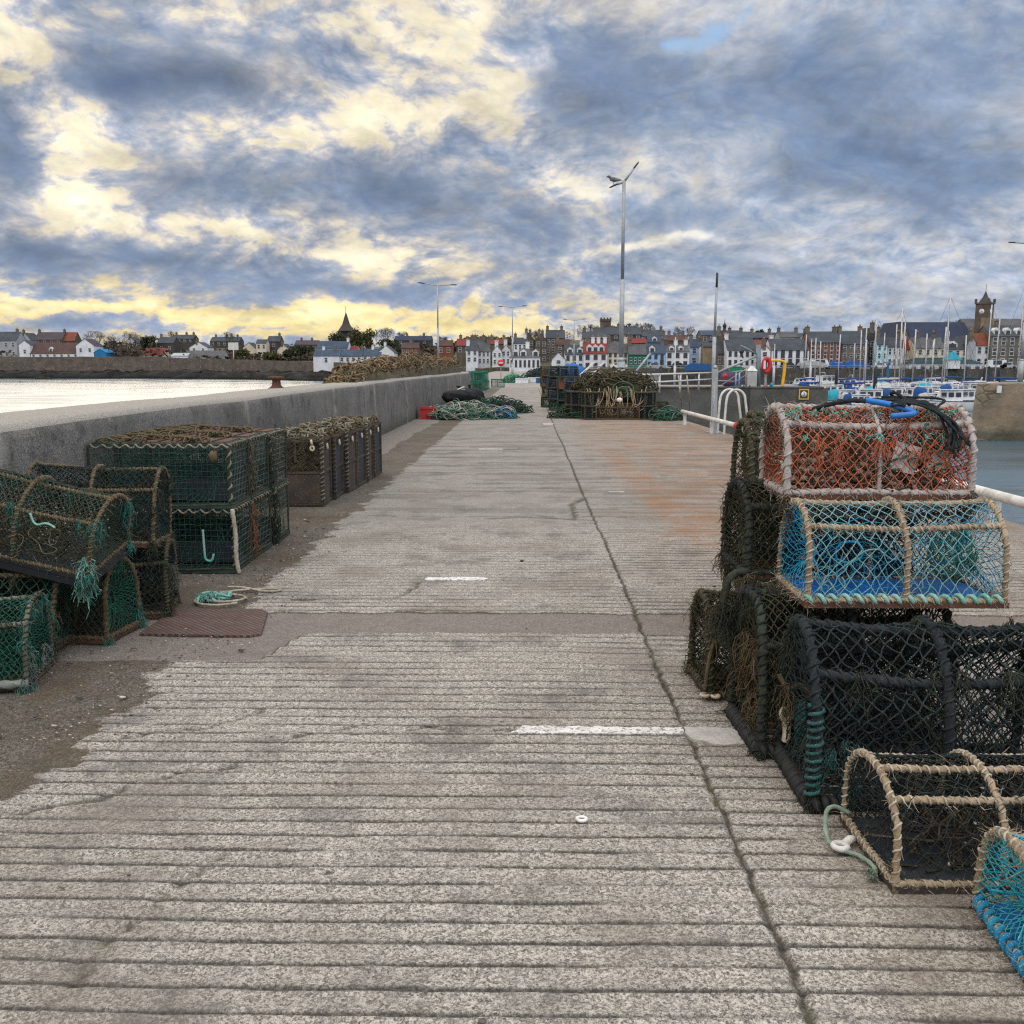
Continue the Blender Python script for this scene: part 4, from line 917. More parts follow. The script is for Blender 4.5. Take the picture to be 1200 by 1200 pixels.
tl = make_creel('lobster_creel', 'brown netted creel tilted on top of the heap with its dark board underneath showing', GL, L=.84, W=.46, H=.38, net=fibre('net_dull_green2', (.05, .085, .06, 1), (.045, .045, .03, 1), (.20, .24, .18, 1), scale=6), rope=ROPE_BROWN, bind=fibre('rope_dull', (.20, .16, .11, 1), (.11, .09, .06, 1), (.3, .26, .2, 1)), cell=.032, sr=.0018, rr=.010, seed=36, grime=60, backing=NET_BLACK, tangle=ROPE_BROWN, ntangle=40, floor=DARKBOARD, base=DARKBOARD, hairs=1500)
place(tl, -2.78, 5.40, .59, -2, 14, 13)
b = MB(); b.box(-.43, .43, -.24, .24, -.045, -.002); b.build('bottom_board', DARKBOARD, tl)
b = MB()
for k in range(4): fringe(b, (.40, -.22 + .01 * k, .12 - .05 * k), 60, .15, rs, .0028)
b.tube(path_resample(chaikin([(.1, -.24, .33), (.14, -.26, .27), (.2, -.26, .31), (.25, -.26, .29)], 3), .01), .006, 6)
b.build('rope_tuft', ROPE_SEA, tl)
b = MB()
for k in range(7): p = (rs.uniform(-.38, .3), -.235, rs.uniform(.05, .24)); b.tube(path_resample(wander(rs, np.array(p) - (.12, .02, .1), np.array(p) + (.12, .02, .1), 14, .03), .012), .0022, 5)
b.build('loose_line', MATS['rope_dull'], tl)
b = MB()
for k in range(240): q = rs.uniform(.003, .008); b.blob((rs.uniform(-.4, .4), rs.uniform(-.20, .2), rs.uniform(.04, .33)), (q, q, q * .7), 5, 4, .4, seed=k)
b.build('crust_flecks', FLECK, tl)['kind'] = 'stuff'
fr_ = make_creel('lobster_creel', 'dark creel at the wall end of the heap, behind the tilted one', GL, L=.7, W=.42, H=.42, kind='arch', net=NET_GREEN, rope=ROPE_BROWN, bind=ROPE_GREEN, cell=.05, detail=1, sr=.0022, rr=.014, seed=37, ntangle=8)
place(fr_, -2.98, 6.55 + .15, 0, 0)
# coil of turquoise and white rope by the iron cover
coil = thing('rope_coil', 'loose turquoise and white rope lying by the iron cover', 'rope', (-2.15, 6.52, .0))
b = MB()
for k, (cx, cy_, R_, e) in enumerate([(.05, -.02, .17, .9), (.08, .0, .13, .8)]):
    t = np.linspace(.2 + k, 2 * PI * .9 + k, 40); b.tube(np.stack([cx + R_ * np.cos(t), cy_ + R_ * e * np.sin(t), .012 + .006 * k + 0 * t], -1), .0085, 8, lobes=3, lay=.05)
b.tube(path_resample(chaikin([(-.02, .18, .012), (.15, .30, .012), (.36, .32, .012), (.40, .25, .012), (.28, .22, .012), (.1, .33, .02), (-.02, .36, .012)], 3), .012), .0085, 8, lobes=3, lay=.05)
b.build('white_rope', ROPE_PALE, coil)
b = MB()
for k in range(16): fringe(b, (-.10 + .17 * rs.rand(), -.08 + .14 * rs.rand(), .03), 14, .08, rs, .0035, .05)
for k in range(6): b.tube(path_resample(wander(rs, np.array([-.12, -.1, .008]), np.array([.1, .08, .04]), 12, .05), .012), .0075, 7, lobes=3, lay=.05)
b.build('turquoise_rope', ROPE_SEA, coil)
# ---- square wire cages, two high, three deep
GC = 'square wire cages in two tiers by the wall'
def cage(seed, label, rust=False):
    r = make_creel('wire_cage', label, GC, L=1.06, W=.54, H=.475, kind='box', net=WIRE_GREEN, ends=WIRE_PALE, rope=ROPE_GREEN, bind=ROPE_PALE, base=WIRE_GREEN, cell=.045, sr=.0019, rr=.010, hoops=2, seed=seed, wire=True, funnel=False, ntangle=0, ribs=(), hairs=0, detail=1, binds=False)
    r['category'] = 'cage'
    q = np.random.RandomState(seed)
    b = MB()
    for P in ([(-.53, -.27, .48), (.53, -.27, .48)], [(.53, -.27, .48), (.53, .27, .48)], [(.53, -.27, .02), (.53, -.27, .48)]):
        b.tube(helix(P, .013, .075 + .02 * q.rand(), q, 8, .9), .0075, 6, lobes=2, lay=.04)
    b.build('rope_lacing', fibre('rope_weathered', (.25, .22, .16, 1), (.12, .12, .085, 1), (.38, .35, .28, 1)), r)
    for cx in (-.25, .2):           # inner net funnels, dark green
        b = MB(); V = []
        for r_ in range(9):
            f_ = r_ / 8; ang = 2 * PI * (np.arange(18) + .5 * (r_ % 2)) / 18; rad = .20 * (1 - f_) + .06
            V.append(np.stack([cx + rad * np.cos(ang), -.26 + f_ * .34 + 0 * ang, .24 + rad * np.sin(ang)], -1) + q.randn(18, 3) * .005)
        for r_ in range(8):
            for off in (0, 1): b.segs(V[r_], V[r_ + 1][(np.arange(18) + (off if r_ % 2 else off - 1)) % 18], .0022, 3)
        b.build('funnel_net', NET_GREEN, r)
    b = MB(); P0 = []; P1 = []
    for k in range(220):
        p = np.array([q.uniform(-.47, .47), q.uniform(-.1, .22), q.uniform(.06, .44)]); P0.append(p); P1.append(p + q.randn(3) * .06)
    b.segs(np.array(P0), np.array(P1), .002, 3); b.build('inner_net', NET_GREEN, r)['kind'] = 'stuff'
    b = MB(); b.box(-.52, .52, -.02, .24, .03, .036); b.bar((-.52, .0, .12), (.52, .0, .12), .01, .16); b.build('bait_shelf', DARKBOARD, r)
    if rust:
        b = MB(); b.box(-.22, .47, -.10, .25, .496, .502)
        for k in range(5): b.bar((-.20 + .14 * k, -.10, .508), (-.20 + .14 * k, .25, .508), .012, .006)
        b.build('rusty_lid', RUST, r); b = MB()
        for k in range(9): b.tube(path_resample(wander(q, np.array([-.5, -.25, .50]), np.array([.5, .26, .54]), 18, .06), .02), .007, 6, lobes=2, lay=.04)
        b.build('loose_rope', ROPE_BROWN, r)['kind'] = 'stuff'
    return r
c1 = cage(41, 'front wire cage of the lower tier, turquoise hook hanging inside its mesh'); place(c1, -2.29 - .53, 7.42 + .27, 0, 2)
b = MB(); b.tube(path_resample(chaikin([(.30, -.285, .34), (.305, -.285, .15), (.31, -.285, .10), (.36, -.285, .09), (.375, -.285, .15)], 3), .008), .009, 8); b.build('hook', ROPE_SEA, c1)
b = MB(); b.tube(path_resample(chaikin([(.53, -.285, .5), (.555, -.29, .3), (.545, -.29, .12), (.57, -.3, -.0)], 3), .01), .016, 9, lobes=3, lay=.07); b.build('rope_tail', ROPE_PALE, c1)
c2 = cage(42, 'front wire cage of the upper tier with a rusty lid', True); place(c2, -2.30 - .53, 7.43 + .27, .502, 1.5)
b = MB(); b.blob((.42, -.29, .40), (.035, .03, .045), 8, 6, .3); b.build('knot', ROPE_BROWN, c2)
for lab, src_, x, yq, zq in [('middle wire cage of the lower tier', c1, -2.30, 8.04, 0), ('middle wire cage of the upper tier with a rusty lid', c2, -2.31, 8.05, .502), ('rear wire cage of the lower tier next to the standing crates', c1, -2.29, 8.68, 0), ('rear wire cage of the upper tier next to the standing crates', c2, -2.30, 8.67, .502)]:
    n = dup(src_, lab, (x - .53, yq + .27, zq), (0, 0, math.radians(rs.uniform(-1, 2))), name='wire_cage')
    for ch in list(n.children):
        if ch.name.startswith(('hook', 'rope_tail', 'knot')): bpy.data.objects.remove(ch)
    b = MB()
    for k in range(3): fringe(b, (.535, -.28, .45 - .15 * k), 22, .22, rs, .003)
    b.build('frayed_rope', (fibre('rope_rusty', (.22, .10, .045, 1), (.13, .07, .04, 1), (.3, .2, .12, 1)) if zq == 0 else ROPE_BROWN) if yq < 8.2 else ROPE_GREEN, n)
# ---- row of tall creels standing on end, dark boards below, shelled tags on top
GB = 'creels standing on end in a row by the wall'
def upright(seed, label, group=None, Wd=.56, L=.62, Hh=.76, board=DARKBOARD):
    q = np.random.RandomState(seed); r = thing('upright_creel', label, 'creel', group=group)
    b = MB()
    for xv in (-L / 2, L / 2):
        for yv in (-Wd / 2 + .02, Wd / 2 - .02): b.bar((xv, yv, 0), (xv, yv, Hh), .035, .035)
    for zv in (.02, Hh * .5, Hh - .02):
        for yv in (-Wd / 2 + .02, Wd / 2 - .02): b.bar((-L / 2 + .02, yv, zv), (L / 2 - .02, yv, zv), .026, .026)
        for xv in (-L / 2, L / 2): b.bar((xv, -Wd / 2 + .04, zv), (xv, Wd / 2 - .04, zv), .026, .026)
    b.build('frame', SLAT, r)
    b = MB(); b.box(-L / 2 + .02, L / 2 - .02, -Wd / 2 + .005, -Wd / 2 + .013, .03, Hh * .47); b.box(L / 2 - .012, L / 2 - .004, -Wd / 2 + .05, Wd / 2 - .05, .03, Hh * .93); b.build('board', board, r)
    b = MB(); P0 = []; P1 = []
    for face in range(3):
        n = 260; a_ = q.rand(n); zz = q.uniform(Hh * .47, Hh, n)
        if face == 0: p = np.stack([(a_ - .5) * L, np.full(n, -Wd / 2 + .01), zz], -1)
        elif face == 1: p = np.stack([np.full(n, -L / 2), (a_ - .5) * Wd, zz], -1)
        else: p = np.stack([(a_ - .5) * L, (q.rand(n) - .5) * Wd, np.full(n, Hh)], -1)
        d = np.sign(q.randn(n, 3)) * .035; d += q.randn(n, 3) * .008
        d[:, 1 if face == 0 else (0 if face == 1 else 2)] *= .1; P0.append(p - d); P1.append(p + d)
    b.segs(np.concatenate(P0), np.concatenate(P1), .0026, 3); b.build('net', NET_BROWN, r)
    b = MB()
    for k in range(12): b.tube(path_resample(wander(q, np.array([-L / 2, -Wd / 2, Hh - .02]), np.array([L / 2, Wd / 2, Hh + .10]), 16, .06), .03), .010, 5, lobes=2, lay=.06)
    for xv in (-L / 2, L / 2): b.tube(helix([(xv, -Wd / 2, .05), (xv, -Wd / 2, Hh)], .02, .05, q, 6, .9), .0065, 5)
    b.build('rope_heap', MATS['rope_weathered'] if seed % 2 else ROPE_BROWN, r)
    b = MB(); ring_toggle(b, (L / 2 - .1, -Wd / 2 - .02, Hh - .10), .02, .011); b.tube([(L / 2 - .1, -Wd / 2 - .02, Hh - .07), (L / 2 - .11, -Wd / 2 - .02, Hh + .0)], .014, 7); ring_toggle(b, (L / 2 + .02, 0, Hh - .1), .022, .011, 'x'); b.build('toggle', BONE, r)
    return r
labs = ['nearest of the row of tall creels standing on end, next to the cages', 'second of the tall creels standing on end, counted from the cages', 'third of the tall creels standing on end, counted from the cages', 'fourth of the tall creels standing on end, counted from the cages', 'fifth of the tall creels standing on end, counted from the cages', 'last of the tall creels standing on end, farthest from the cages']
u1 = upright(51, labs[0], GB, board=SLAT); u2 = upright(52, labs[1], GB)
place(u1, -2.36 - .31, 11.05 + .28, 0, 2); place(u2, -2.33 - .31, 11.64 + .28, 0, 1)
for k in range(2, 6): dup(u1 if k % 2 == 0 else u2, labs[k], (-2.31 - .31 + .02 * k, 11.05 + .585 * k + .28, 0), (0, 0, math.radians(rs.uniform(-3, 3))), name='upright_creel')

# ---------------------------------------------------------------- farther along the pier
rs = np.random.RandomState(61)
GALV = M('galvanised_steel', (.33, .35, .36, 1), (.24, .26, .27, 1), (.42, .43, .43, 1), scale=3, rough=.55, metal=.3, spec=.5)
WHITEPAINT = M('painted_white_steel', (.62, .61, .58, 1), (.45, .43, .39, 1), (.3, .2, .12, 1), scale=5, fine=40, rough=.6, speck=(.64, .72))
DARKIRON = M('dark_iron', (.03, .03, .032, 1), (.05, .045, .04, 1), None, scale=5, rough=.6)
BUOY = M('red_plastic', (.55, .03, .035, 1), (.42, .03, .03, 1), None, scale=4, rough=.45)
YELLOW = M('yellow_paint', (.72, .43, .02, 1), (.6, .35, .03, 1), None, scale=4, rough=.5)
TARP_BLUE = M('blue_tarpaulin', (.01, .09, .36, 1), (.02, .13, .42, 1), None, scale=2, rough=.6)
TARP_TEAL = M('turquoise_fabric', (.02, .30, .38, 1), (.02, .24, .33, 1), None, scale=2, rough=.7)
GREEN_PLASTIC = M('green_plastic', (.02, .22, .11, 1), (.015, .15, .08, 1), None, scale=3, rough=.5)
CRATE_BLUE = M('blue_crate_plastic', (.015, .07, .19, 1), (.02, .10, .26, 1), None, scale=3, rough=.55)
WHITE_GRP = M('white_gelcoat', (.70, .71, .72, 1), (.58, .59, .60, 1), None, scale=2, rough=.3, spec=.5)
FENDER = M('black_fender', (.012, .012, .014, 1), (.02, .02, .02, 1), None, scale=5, rough=.6)
# bollard on the wall
b = MB(); b.lathe([(.30, 0), (.30, .04), (.24, .07), (.17, .16), (.15, .30), (.17, .38), (.29, .42), (.31, .47), (.28, .51), (0.02, .53)], 22)
_bl = b.build('mooring_bollard', RUST, loc=(aty(324, 450, 15.6).x, 15.6, 1.215)); _bl.scale = (.42, .42, .38); tag(_bl, 'rusty iron mooring bollard standing on top of the parapet wall', 'bollard')
# ---- tangle of ropes and dead weed along the wall top, uncountable
b = MB()
n = 1500
for k in range(n):
    f_ = rs.rand() ** 1.1; Yq = 20.6 + f_ * 27; hmax = .34 + .30 * min(1, (Yq - 20.6) / 12) * (.7 + .5 * vnoise(Yq * .9, 0., 3)); hmax *= sstep(20.4, 22.5, Yq)
    xq = wx(Yq) - .92 + rs.rand() * .62; prof_ = math.sin(PI * min(1, max(0, (xq - wx(Yq) + .98) / .78))) ** .4
    zq = 1.21 + hmax * prof_ * (.25 + .75 * rs.rand() ** .5)
    R_ = rs.uniform(.06, .22); t = np.linspace(0, rs.uniform(2.5, 7), 12) + rs.rand() * 6
    e1 = rs.randn(3); e1 /= np.linalg.norm(e1); e2 = np.cross(e1, rs.randn(3)); e2 /= np.linalg.norm(e2)
    P = np.array([xq, Yq, zq]) + R_ * (np.cos(t)[:, None] * e1 + np.sin(t)[:, None] * e2) * np.array([.8, 1.2, .7]); P[:, 2] = np.maximum(P[:, 2], 1.215)
    b.tube(P, rs.uniform(.012, .024), 4, mat=int(rs.choice([0, 1, 2, 3], p=[.36, .30, .24, .10])))
Vc = []
for Yq in np.linspace(20.7, 47.5, 70):
    hm = (.30 + .26 * min(1, (Yq - 20.6) / 12)) * float(sstep(20.4, 22.5, Yq)); row = []
    for a_ in np.linspace(0, PI, 9): row.append((wx(Yq) - .62 - .36 * math.cos(a_) + .03 * rs.randn(), Yq + .1 * rs.randn(), 1.20 + hm * math.sin(a_) ** .6 * (.8 + .3 * rs.rand())))
    Vc.append(row)
b.grid(np.array(Vc), mat=3)
tag(b.build('rope_heap', [ROPE_BROWN, fibre('rope_straw', (.27, .19, .11, 1), (.15, .10, .06, 1), (.36, .30, .2, 1)), fibre('rope_tan', (.20, .12, .06, 1), (.10, .07, .04, 1), (.3, .2, .12, 1)), WEED]), 'long heap of brown rope and dry weed along the top of the wall', 'rope heap', kind='stuff')
# ---- red crate, green net heap, black sacks
def fish_crate(name, label, mat, sz, loc, rz=0, group=None):
    r = thing(name, label, 'crate', loc, (0, 0, math.radians(rz)), group); L, W, H = sz
    b = MB(); t = .03
    b.box(-L / 2, L / 2, -W / 2, W / 2, 0, .03)
    for s_ in (-1, 1):
        b.box(s_ * L / 2 - (t if s_ > 0 else 0), s_ * L / 2 + (0 if s_ > 0 else t), -W / 2, W / 2, .03, H)
        b.box(-L / 2 + t, L / 2 - t, s_ * W / 2 - (t if s_ > 0 else 0), s_ * W / 2 + (0 if s_ > 0 else t), .03, H)
    b.build('crate_body', mat, r)
    b = MB()
    for s_ in (-1, 1):
        b.box(-L / 2 - .02, L / 2 + .02, s_ * (W / 2 + .012) - .012, s_ * (W / 2 + .012) + .012, H - .05, H + .012)
        b.box(s_ * (L / 2 + .012) - .012, s_ * (L / 2 + .012) + .012, -W / 2, W / 2, H - .05, H + .010)
    for k in (-.3, 0, .3): b.box(k * L - .015, k * L + .015, -W / 2 - .012, -W / 2 - .001, .03, H - .05)
    b.build('rim', mat, r); return r
fish_crate('fish_crate', 'small red plastic crate on the deck at the foot of the wall', BUOY, (.42, .36, .34), (-3.02, 29.3, 0), 4)
def heap(name, label, cat, loc, size, mats, n, r0, seed, R=(.1, .3), kind=None, core=None):
    q = np.random.RandomState(seed); b = MB(); sx_, sy_, sz_ = size
    b.blob((0, 0, 0), (sx_ * .93, sy_ * .93, sz_ * .9), 18, 9, .10, mat=len(mats) - 1, seed=seed)
    for k in range(n):
        a_ = q.rand() * 2 * PI; f_ = math.sqrt(q.rand()); p = np.array([sx_ * f_ * math.cos(a_), sy_ * f_ * math.sin(a_), sz_ * math.sqrt(max(0, 1 - f_ * f_)) * q.uniform(.55, 1.05)])
        Rq = q.uniform(*R); t = np.linspace(0, q.uniform(2, 6.5), 12) + q.rand() * 6; e1 = q.randn(3); e1[2] *= .5; e1 /= np.linalg.norm(e1); e2 = np.cross(e1, q.randn(3)); e2[2] *= .5; e2 /= np.linalg.norm(e2)
        P = p + Rq * (np.cos(t)[:, None] * e1 + np.sin(t)[:, None] * e2); P[:, 2] = np.maximum(P[:, 2], .015)
        b.tube(P, r0 * q.uniform(.7, 1.3), 4, mat=int(q.randint(0, len(mats))))
    return tag(b.build(name, mats, loc=loc), label, cat, kind=kind)
heap('net_heap', 'low heap of pale green netting and rope beside the red crate', 'net', (-1.95, 29.4, 0), (1.0, .7, .34), [fibre('net_pale_green', (.20, .30, .24, 1), (.12, .18, .15, 1), (.42, .46, .40, 1)), ROPE_PALE, fibre('net_grey_green', (.11, .17, .14, 1), (.06, .10, .08, 1), (.3, .36, .3, 1)), NET_GREEN], 520, .013, 71)
heap('line_heap', 'small blue and white line heap at the end of the green netting', 'net', (-.85, 29.7, 0), (.36, .45, .15), [ROPE_PALE, fibre('line_blue', (.05, .13, .3, 1), (.1, .2, .35, 1)), NET_GREEN], 130, .014, 72)
heap('net_heap', 'low heap of dark green netting beyond the pale green one', 'net', (-1.25, 33.0, 0), (1.2, .9, .36), [NET_GREEN, NET_BLACK, ROPE_GREEN], 300, .016, 73)
BAG = M('black_polythene', (.010, .011, .013, 1), (.02, .02, .022, 1), None, scale=3, fine=12, rough=.6, spec=.15, bump=.8)
def sack(name, label, loc, size, mat, seed, tie=True):
    r = thing(name, label, 'sack', loc)
    b = MB(); q = np.random.RandomState(seed); n, m_ = 22, 12; V = []
    for i in range(m_ + 1):
        th = PI * i / m_; row = []
        for k in range(n):
            a_ = 2 * PI * k / n; w_ = 1 + .10 * math.sin(3 * a_ + seed) + .08 * math.sin(7 * a_ + 3 * th) + .05 * q.randn() * math.sin(th)
            ex_ = lambda v: math.copysign(abs(v) ** .7, v)
            row.append((size[0] * ex_(math.cos(a_)) * math.sin(th) ** .6 * w_, size[1] * ex_(math.sin(a_)) * math.sin(th) ** .6 * w_, size[2] * (1 - math.cos(th)) / 2 * 1.0))
        row.append(row[0]); V.append(row)
    b.grid(np.array(V)[:, ::-1]); b.build('sack_body', mat, r)
    b = MB()
    if tie: b.lathe([(.05, 0), (.03, .05), (.09, .14), (.02, .12)], 9, (0, 0, size[2] - .03)); b.build('tied_neck', mat, r)
    return r
sack('black_sack', 'wide black drum-like sack standing by the wall beyond the green netting', (-2.3, 32.3, .30), (.55, .45, .50), BAG, 1)
sack('black_sack', 'flattened black sack lying under the standing one', (-2.0, 32.2, 0), (.85, .6, .36), BAG, 2, False)
sack('black_sack', 'black sack farther along the wall with white strip at its foot', (-2.2, 36.5, 0), (.55, .5, .75), BAG, 3)
b = MB(); b.blob((0, 0, .1), (.3, .2, .12), 10, 6, .3, seed=2); tag(b.build('crumpled_sheet', m_ring, loc=(-1.35, 34.6, 0)), 'crumpled white plastic sheet on the dark netting', 'sheet')
b = MB()
for k in range(5): b.segs(np.array([(-.1, 0, 0.)]), np.array([(.1 + .1 * rs.rand(), .1 * rs.randn(), .3 * rs.rand())]), .03, 4, r1=.005)
tag(b.build('folded_sheet', m_ring, loc=(-2.25, 32.2, .77)), 'scrap of white sheeting on the standing black sack', 'sheet')
# ---- the big heap of creels, right, about thirty metres along
GP = 'creels in the big heap along the pier'
far_src = make_creel('lobster_creel', 'rusty framed creel lying at the front of the big heap, below the loops of line', GP, L=1.25, W=.5, H=.45, kind='arch', net=NET_BROWN, rope=RUST, bind=ROPE_BROWN, cell=.08, sr=.004, rr=.018, detail=1, seed=62, hairs=0, ntangle=8)
place(far_src, 2.58, 28.95, 0, 0)
pa = make_creel('lobster_creel', 'dark green creel standing on end at the left front of the big heap', GP, L=.78, W=.60, H=.42, kind='trap', net=NET_BLACK, rope=ROPE_GREEN, bind=ROPE_BROWN, cell=.06, sr=.006, rr=.024, detail=1, seed=63, grime=20, hairs=0, ntangle=10, floor=DARKBOARD)
place(pa, 1.86, 29.2, .40, 0, 0, 90); pa.rotation_euler = (0, math.radians(-90), math.radians(90))
pb = dup(pa, 'dark creel standing on end at the right front of the big heap', (3.42, 29.2, .40), (0, math.radians(-90), math.radians(84)), name='lobster_creel')
pc = dup(pa, 'dark green creel standing on end just behind the left front one', (1.42, 29.9, .40), (0, math.radians(-90), math.radians(100)), name='lobster_creel')
blk = make_creel('lobster_creel', 'bottom creel in the middle of the big heap, behind the rusty framed one', GP, L=.8, W=.5, H=.45, kind='arch', net=NET_OLIVE, rope=ROPE_GREEN, bind=ROPE_BROWN, cell=.075, sr=.005, rr=.022, detail=1, seed=64, hairs=0, ntangle=12)
place(blk, 2.3, 29.75, 0, 3)
for lab, x, yq, zq in [('bottom creel at the middle right of the big heap', 3.0, 29.9, 0), ('upper creel in the middle of the big heap under the brown netting', 2.4, 29.9, .48), ('upper creel at the right of the big heap under the brown netting', 3.15, 30.0, .48),
                       ('outermost bottom creel of the big heap beside the white pipe', 3.85, 30.3, 0)]:
    dup(blk, lab, (x, yq, zq), (0, 0, rs.uniform(-.15, .15)), name='lobster_creel')
heap('net_heap', 'mound of brown and green netting on top of the big heap of creels', 'net', (2.6, 30.2, .82), (1.15, .75, .52), [NET_OLIVE, ROPE_BROWN, NET_BROWN, NET_OLIVE], 420, .016, 74)
loops = thing('line_loops', 'pale line hanging in loops over the front of the big heap', 'rope', (2.6, 28.9, 0))
b = MB()
for k in range(13):
    x = rs.uniform(-.75, .75); w_ = rs.uniform(.12, .32); top_ = rs.uniform(.75, 1.05); dr = rs.uniform(.3, .7)
    b.tube(chaikin([(x - w_, .4, top_ - .1), (x - w_ * .8, -.02 + .05 * rs.randn(), top_), (x - w_ * .6, -.12, top_ - dr), (x, -.14, top_ - dr - .08), (x + w_ * .6, -.12, top_ - dr * .8), (x + w_ * .8, 0, top_), (x + w_, .4, top_ - .1)], 2), .011, 5)
b.build('pale_line', ROPE_BEIGE, loops)
b = MB()
for k in range(4):
    R_ = .14 + .06 * k + .02 * rs.randn(); t = np.linspace(-.7 - .5 * rs.rand(), 3.4 + .6 * rs.rand(), 16); b.tube(np.stack([.12 + .04 * rs.randn() + R_ * np.cos(t), -.05 + .03 * k + .03 * np.sin(3 * t), .84 + .04 * rs.randn() + R_ * .7 * np.sin(t)], -1), .009, 5)
b.build('green_line', fibre('line_green', (.06, .19, .14, 1), (.09, .15, .11, 1), (.25, .33, .26, 1)), loops)
b = MB(); b.blob((0, 0, 0), (.09, .07, .07), 10, 8, .05); tag(b.build('pot_buoy', m_ring, loc=(2.62, 28.62, .58)), 'small white float resting on the rusty framed creel', 'buoy')
# stacks of creels to the left of the heap, receding along the pier
GS = 'stacks of creels receding along the pier'
cols = [NET_BLUE, NET_OLIVE, NET_GREEN, NET_RED, NET_BLACK]
stk = {}
for i, (nm, net_, rope_) in enumerate([('blue grey', NET_BLACK, fibre('rope_blue_grey', (.05, .085, .105, 1), (.03, .05, .06, 1), (.16, .2, .2, 1))), ('brown', NET_BROWN, ROPE_BROWN), ('dark green', NET_GREEN, ROPE_GREEN), ('orange', NET_RED, ROPE_BROWN)]):
    o = make_creel('lobster_creel', 'x', GS, L=.62, W=.46, H=.36, kind='arch', net=net_, rope=rope_, bind=rope_, cell=.055, sr=.006, rr=.022, detail=1, seed=80 + i, hairs=150, ntangle=16, funnel=False, grime=16); stk[nm] = [o, False]
def put(nm, lab, x, yq, zq):
    o, used = stk[nm]
    if not used: o.location = (x, yq, zq); o['label'] = lab; stk[nm][1] = True; return o
    return dup(o, lab, (x, yq, zq), (0, 0, rs.uniform(-.2, .2)), name='lobster_creel')
tiers = ['bottom', 'second', 'third', 'top']
for nm_c, x, yq, kinds in [('nearest stack left of the big heap', 1.45, 30.9, ['dark green', 'dark green', 'blue grey']), ('stack behind the nearest one left of the big heap', 1.30, 33.2, ['dark green', 'blue grey', 'orange', 'blue grey']),
                           ('stack with an orange creel third up', 1.0, 34.6, ['dark green', 'blue grey', 'blue grey', 'blue grey']), ('brown stack farthest left', .78, 37.2, ['dark green', 'brown', 'brown', 'brown']), ('stack in the gap behind the brown one', 1.55, 38.5, ['dark green', 'blue grey', 'dark green'])]:
    if 'orange creel' in nm_c: nm_c = 'blue stack beside the brown one'
    for k, kd in enumerate(kinds): put(kd, f'{tiers[k]} creel of the {nm_c}, {kd}', x + rs.uniform(-.05, .05), yq + rs.uniform(-.05, .05), .385 * k)
heap('net_heap', 'green net scraps on the deck at the foot of the receding stacks', 'net', (1.25, 30.0, 0), (.55, .5, .2), [NET_GREEN, ROPE_GREEN, NET_OLIVE], 120, .014, 75)
heap('net_heap', 'pale green net scraps by the end of the white pipe', 'net', (4.0, 28.6, 0), (.4, .5, .18), [MATS['net_grey_green'], NET_GREEN, NET_OLIVE], 110, .014, 76)
# ---- street lamps
GLM = 'lamps along the pier'
def lamp(label, base, H, arm, rz, spread=(1, 1), rise=(.0, .0), thick=.075, ls=1.0):
    r = thing('street_lamp', label, 'lamp', base, (0, 0, rz), GLM)
    b = MB(); b.tube(np.array([(0, 0, 0), (0, 0, 1.7)]), thick * 1.75, 12); b.lathe([(thick * 2.2, 0), (thick * 2.2, .05), (thick * 1.75, .08)], 14); b.lathe([(thick * 1.75, 1.7), (thick, 1.85)], 12)
    b.tube(np.array([(0, 0, 1.8), (0, 0, 4.6)]), thick, 12); b.tube(np.array([(0, 0, 4.6), (0, 0, H)]), thick * .72, 12); b.build('pole', GALV, r)
    for k, s_ in enumerate((-1, 1)):
        if not spread[k]: continue
        b = MB(); e = (s_ * arm * spread[k], 0, H + rise[k]); b.tube(np.array([(0, 0, H - .04), e]), thick * .5, 8); a_ = b.build('lamp_arm', GALV, r)
        b = MB(); d = Vector((s_ * spread[k] * arm, 0, rise[k])).normalized(); M_ = Matrix.Translation(Vector(e)) @ Matrix.Rotation(-math.atan2(d.z, d.x), 4, 'Y') @ Matrix.Scale(ls, 4)
        V = [(-.08, -.05, -.04), (.0, -.09, -.05), (.38, -.08, -.045), (.46, -.03, -.02)]
        pr = [(-.10, 0.05), (.05, .10), (.36, .09), (.47, .03)]
        rowsV = []
        for xq, w_ in pr: rowsV.append([tuple(M_ @ Vector((xq, w_ * math.cos(t), .05 * w_ / .1 * math.sin(t)))) for t in np.linspace(0, 2 * PI, 9)])
        b.grid(np.array(rowsV)); b.build('lantern', DARKIRON, a_)
    return r
lamp('tall lamp behind the big creel heap, one arm raised, gull on the other', tuple(aty(727.5, 440, 36.0).xy) + (0,), 8.0, .80, math.radians(0), (.32, .42), (-.12, .42), .085, .62)
gb = thing('gull', 'gull perched on the lower arm of the tall lamp', 'bird', (aty(727.5, 440, 36.0).x - .34, 36.0, 7.86), (0, 0, math.radians(180)))
b = MB(); pth = np.array([(-.26, 0, .16), (-.14, 0, .17), (0, 0, .18), (.10, 0, .20), (.15, 0, .26), (.19, 0, .285), (.23, 0, .28), (.29, 0, .265)])
b.tube(path_resample(pth, .02), np.interp(np.linspace(0, 1, len(path_resample(pth, .02))), [0, .2, .45, .62, .72, .82, .9, 1], [.012, .05, .085, .075, .05, .05, .03, .006]), 12)
b.tube([(.02, .03, .13), (.02, .03, .0)], .008, 5); b.tube([(.02, -.03, .13), (.02, -.03, .0)], .008, 5); b.build('bird_body', M('gull_feathers', (.20, .20, .21, 1), (.06, .06, .065, 1), None, scale=6, rough=.8), gb)
p = aty(513.5, 415, 82); lamp('lamp rising behind the rope heap on the wall', (p.x, 82, 0), 8.0, 1.15, 0, (1, 1), (.16, .03))
